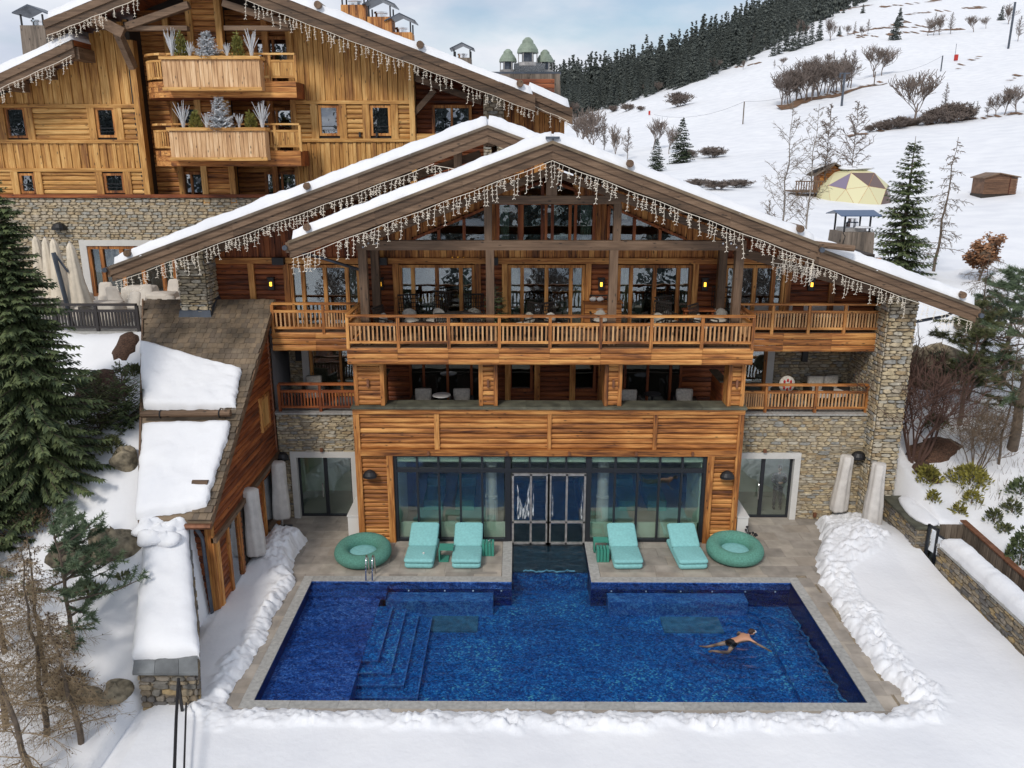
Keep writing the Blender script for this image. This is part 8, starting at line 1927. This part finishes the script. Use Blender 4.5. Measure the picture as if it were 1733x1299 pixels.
# ================================================================ BALCONY PLANTS
conifer('small dark fir in a pot on the big balcony between the second and third windows', 401, (-.75, 27.5, 7.06), 1.75, .5, 14, 9, .08, name='potted_fir', sl=.16, tw=.022, droop=.1)
def frosted_tree(label, x, y, z, h):
    t = thing('frosted_fir', label, 'plant', (x, y, z)); me, br = conifer_mesh('crown', 402, h, h * .45, 12, 9, .09, 'frosted', sl=.2, tw=.04, droop=-.05); part('crown', me, 'frosted', t, False, True); part('trunk', MB().tube([(0, 0, -.2), (0, 0, h)], .02, 5), 'bark', t, False, True)
def frosted_grass(label, x, y, z, seed, h):
    rr = random.Random(seed); b = MB(); t = thing('frosted_branches', label, 'plant', (x, y, z))
    for k in range(34): a = rr.uniform(0, 6.3); q = rr.uniform(.1, .5) * h * .7; hh = h * rr.uniform(.6, 1.1); b.tube([(0, 0, -.1), (q * .3 * math.cos(a), q * .2 * math.sin(a), hh * .5), (q * math.cos(a), q * .6 * math.sin(a), hh)], [.016, .014, .008], 3, False)
    part('stems', b, 'frosted', t, False, True)
M['thuja'] = leaf('thuja', (.06, .07, .012), (.26, .24, .05))
for lab, (B_, pa, pb_, zt), off in (('upper', BA, 0), ('lower', BB, 1)):
    def at_px(px): return F(px, 110, 33.86)[0]
    pxs = ((293, 'g'), (308, 't'), (323, 'g2'), (354, 'f'), (386, 'g2'), (404, 't'), (427, 'g')) if not off else ((300, 'g'), (320, 't'), (340, 'g2'), (365, 'f'), (396, 'g2'), (415, 't'), (436, 'g'))
    nm = iter(('leftmost', 'second from left', 'left of the little fir', 'in the middle', 'right of the little fir', 'second from right', 'rightmost'))
    for px, kd in pxs:
        x = at_px(px); w = next(nm)
        if kd == 'g': frosted_grass('tall white frosted twigs %s in the %s balcony planter' % (w, lab), x, 33.86, zt - .1, px, 1.05)
        elif kd == 'g2': frosted_grass('low white frosted twigs %s in the %s balcony planter' % (w, lab), x, 33.86, zt - .1, px, .6)
        elif kd == 'f': frosted_tree('white frosted little fir %s of the %s balcony planter' % (w, lab), x, 33.8, zt - .1, 1.05 + .25 * off)
        else: shrubby('yellow green thuja %s in the %s balcony planter' % (w, lab), (x, 33.9, zt - .2), px, 1.05 - .25 * off, .26, 'thuja', 420, 'thuja', 'plant', .14, .03)

# ================================================================ PEOPLE
def skin_body(name, chains, parent, m, sub=2, root=0):
    vs, es, rs = [], [], []
    for ch in chains:
        prev = None
        for item in ch:
            if isinstance(item, int): prev = item; continue
            p, r_ = item; vs.append(p); rs.append(r_); i = len(vs) - 1
            if prev is not None: es.append((prev, i))
            prev = i
    me = bpy.data.meshes.new(name); me.from_pydata(vs, es, []); o = bpy.data.objects.new(name, me); COL.objects.link(o)
    sk = o.modifiers.new('skin', 'SKIN'); sk.use_smooth_shade = True; ss = o.modifiers.new('sub', 'SUBSURF'); ss.levels = ss.render_levels = sub
    for i, r_ in enumerate(rs): me.skin_vertices[0].data[i].radius = (r_, r_) if not isinstance(r_, tuple) else r_; me.skin_vertices[0].data[i].use_root = (i == root)
    dg = bpy.context.evaluated_depsgraph_get(); m2 = bpy.data.meshes.new_from_object(o.evaluated_get(dg)); m2.materials.clear(); m2.materials.append(M[m]); bpy.data.objects.remove(o)
    m2.polygons.foreach_set('use_smooth', [True] * len(m2.polygons)); q = bpy.data.objects.new(name, m2); COL.objects.link(q); q.parent = parent; return q
def hand(chains, wrist_idx, w, d, side, nrm_, ln=.18):
    """palm and five fingers hung on the wrist vertex index, as extra chains"""
    d = Vector(d).normalized(); s_ = Vector(side).normalized(); n_ = Vector(nrm_).normalized(); w = Vector(w); cnt = sum(1 for c in chains for i in c if not isinstance(i, int))
    palm = w + d * .09; chains.append([wrist_idx, (tuple(w + d * .045), (.034, .02)), (tuple(palm), (.036, .016))]); pi = cnt + 1
    for k, (o_, l_) in enumerate(((-.03, .06), (-.01, .075), (.01, .07), (.03, .055))):
        b_ = palm + s_ * o_; chains.append([pi, (tuple(b_ + d * .015), .010), (tuple(b_ + d * (.015 + l_ * .55) - n_ * .004), .009), (tuple(b_ + d * (.015 + l_) - n_ * .014), .008)])
    chains.append([cnt, (tuple(w + d * .05 - s_ * .045), .012), (tuple(w + d * .085 - s_ * .065), .010)])
# swimmer: body axis towards the right, torso at the surface, legs trailing left
sx, sy = G(1243, 1083, WL); SW = thing('person', 'man in black shorts and white goggles swimming breaststroke to the right in the pool', 'person', (sx, sy, WL))
SW.rotation_euler = (0, 0, math.radians(24)); SW.scale = (.83, .83, .83); SW.location.z = WL - .035
ch = [[((-.05, 0, -.02), (.15, .10)), ((.12, 0, .0), (.135, .095)), ((.30, 0, .03), (.16, .11)), ((.46, 0, .05), (.17, .10)), ((.56, 0, .07), (.07, .07)), ((.63, 0, .1), (.055, .055))]]
ch.append([3, ((.50, -.19, .04), .062), ((.56, -.36, .01), .047), ((.66, -.56, -.02), .040), ((.74, -.76, -.04), .030)])       # near arm stretched towards the viewer-right
a_w = sum(1 for c in ch for i in c if not isinstance(i, int)) - 1; hand(ch, a_w, (.74, -.76, -.04), (.45, -.9, -.1), (.9, .45, 0), (0, 0, 1))
k0 = sum(1 for c in ch for i in c if not isinstance(i, int))
ch.append([3, ((.50, .19, .03), .062), ((.42, .36, -.06), .047), ((.55, .50, -.14), .038), ((.62, .58, -.18), .03)])
a_w = sum(1 for c in ch for i in c if not isinstance(i, int)) - 1; hand(ch, a_w, (.62, .58, -.18), (.9, .4, -.1), (-.4, .9, 0), (0, 0, 1))
ch.append([0, ((-.14, -.10, -.05), .095), ((-.28, -.17, -.12), .082), ((-.42, -.24, -.18), .062), ((-.62, -.13, -.17), .055), ((-.84, -.02, -.14), .036), ((-.92, 0, -.13), .036), ((-1.02, -.04, -.10), (.045, .025)), ((-1.1, -.07, -.08), (.04, .015))])
ch.append([0, ((-.14, .10, -.05), .095), ((-.32, .17, -.10), .080), ((-.50, .24, -.14), .060), ((-.72, .25, -.14), .052), ((-.94, .26, -.12), .036), ((-1.02, .27, -.11), .036), ((-1.12, .30, -.08), (.045, .025)), ((-1.2, .33, -.07), (.04, .015))])
skin_body('body', ch, SW, 'skin')
part('head', MB().blob((.735, 0, .17), (.115, .085, .105), 1, 20, 14, .03), 'skin', SW, True, True)
part('nose', MB().blob((.845, -.01, .15), (.025, .018, .02), 2, 8, 6, .05), 'skin', SW, True, True); part('ear', MB().blob((.72, -.09, .16), (.025, .012, .03), 2, 8, 6, .05), 'skin', SW, True, True); part('ear', MB().blob((.72, .09, .16), (.025, .012, .03), 2, 8, 6, .05), 'skin', SW, True, True)
part('hair', MB().blob((.70, 0, .205), (.118, .096, .095), 4, 20, 12, .06), 'hair', SW, True, True); part('beard', MB().blob((.79, 0, .10), (.06, .06, .045), 5, 12, 8, .08), 'hair', SW, True, True)
part('goggles', MB().box(.825, .855, -.06, .06, .175, .205).box(.7, .84, -.094, -.086, .18, .2).box(.7, .84, .086, .094, .18, .2), 'white_box', SW, False, True)
skin_body('swim_shorts', [[((.06, 0, -.015), (.155, .108)), ((-.06, 0, -.02), (.165, .112))], [1, ((-.16, -.105, -.055), .112), ((-.30, -.18, -.12), .10)], [1, ((-.16, .105, -.055), .112), ((-.31, .165, -.10), .10)]], SW, 'trunks', 1)
# visitor indoors behind the right glass door
x, z = F(1312, 860, 29.0); VI = thing('person', 'person in dark clothes standing with folded arms behind the right glass door', 'person', (x, 28.9, .005))
M['navy'] = mat('dark_navy_cloth', (.035, .04, .06), .9); M['jeans'] = mat('dark_trousers', (.02, .022, .03), .9)
skin_body('sweater', [[((0, 0, .92), (.15, .11)), ((0, 0, 1.1), (.15, .11)), ((0, 0, 1.3), (.18, .12)), ((0, 0, 1.42), (.1, .08))], [2, ((-.2, 0, 1.38), .07), ((-.27, -.06, 1.15), .055), ((-.08, -.22, 1.12), .045)], [2, ((.2, 0, 1.38), .07), ((.27, -.06, 1.15), .055), ((.08, -.24, 1.16), .045)]], VI, 'navy')
skin_body('trousers', [[((0, 0, .95), (.15, .11))], [0, ((-.1, 0, .85), .1), ((-.11, -.01, .5), .07), ((-.12, 0, .1), .055)], [0, ((.1, 0, .85), .1), ((.11, -.01, .5), .07), ((.13, 0, .1), .055)]], VI, 'jeans')
for s_ in (-1, 1): part('shoe', MB().blob((s_ * .12, -.06, .05), (.05, .13, .05), 1, 12, 8, .05), 'black', VI, True, True)
hc = [[((0, 0, 1.38), .055), ((0, -.01, 1.52), .05)]]; skin_body('neck', hc, VI, 'skin', 1)
part('head', MB().blob((0, -.01, 1.62), (.078, .095, .12), 1, 16, 12, .03), 'skin', VI, True, True); part('hair', MB().blob((0, .015, 1.67), (.085, .095, .1), 2, 16, 10, .05), 'hair', VI, True, True); part('nose', MB().blob((0, -.105, 1.61), (.014, .02, .02), 1, 8, 6, .05), 'skin', VI, True, True)
for s_ in (-1, 1):
    hh = []; hh.append([((s_ * .08, -.23, 1.14), .035)]); hand(hh, 0, (s_ * .08, -.23, 1.14), (-s_, -.1, .1), (0, 0, 1), (0, -1, 0)); skin_body('hand', hh, VI, 'skin', 1)
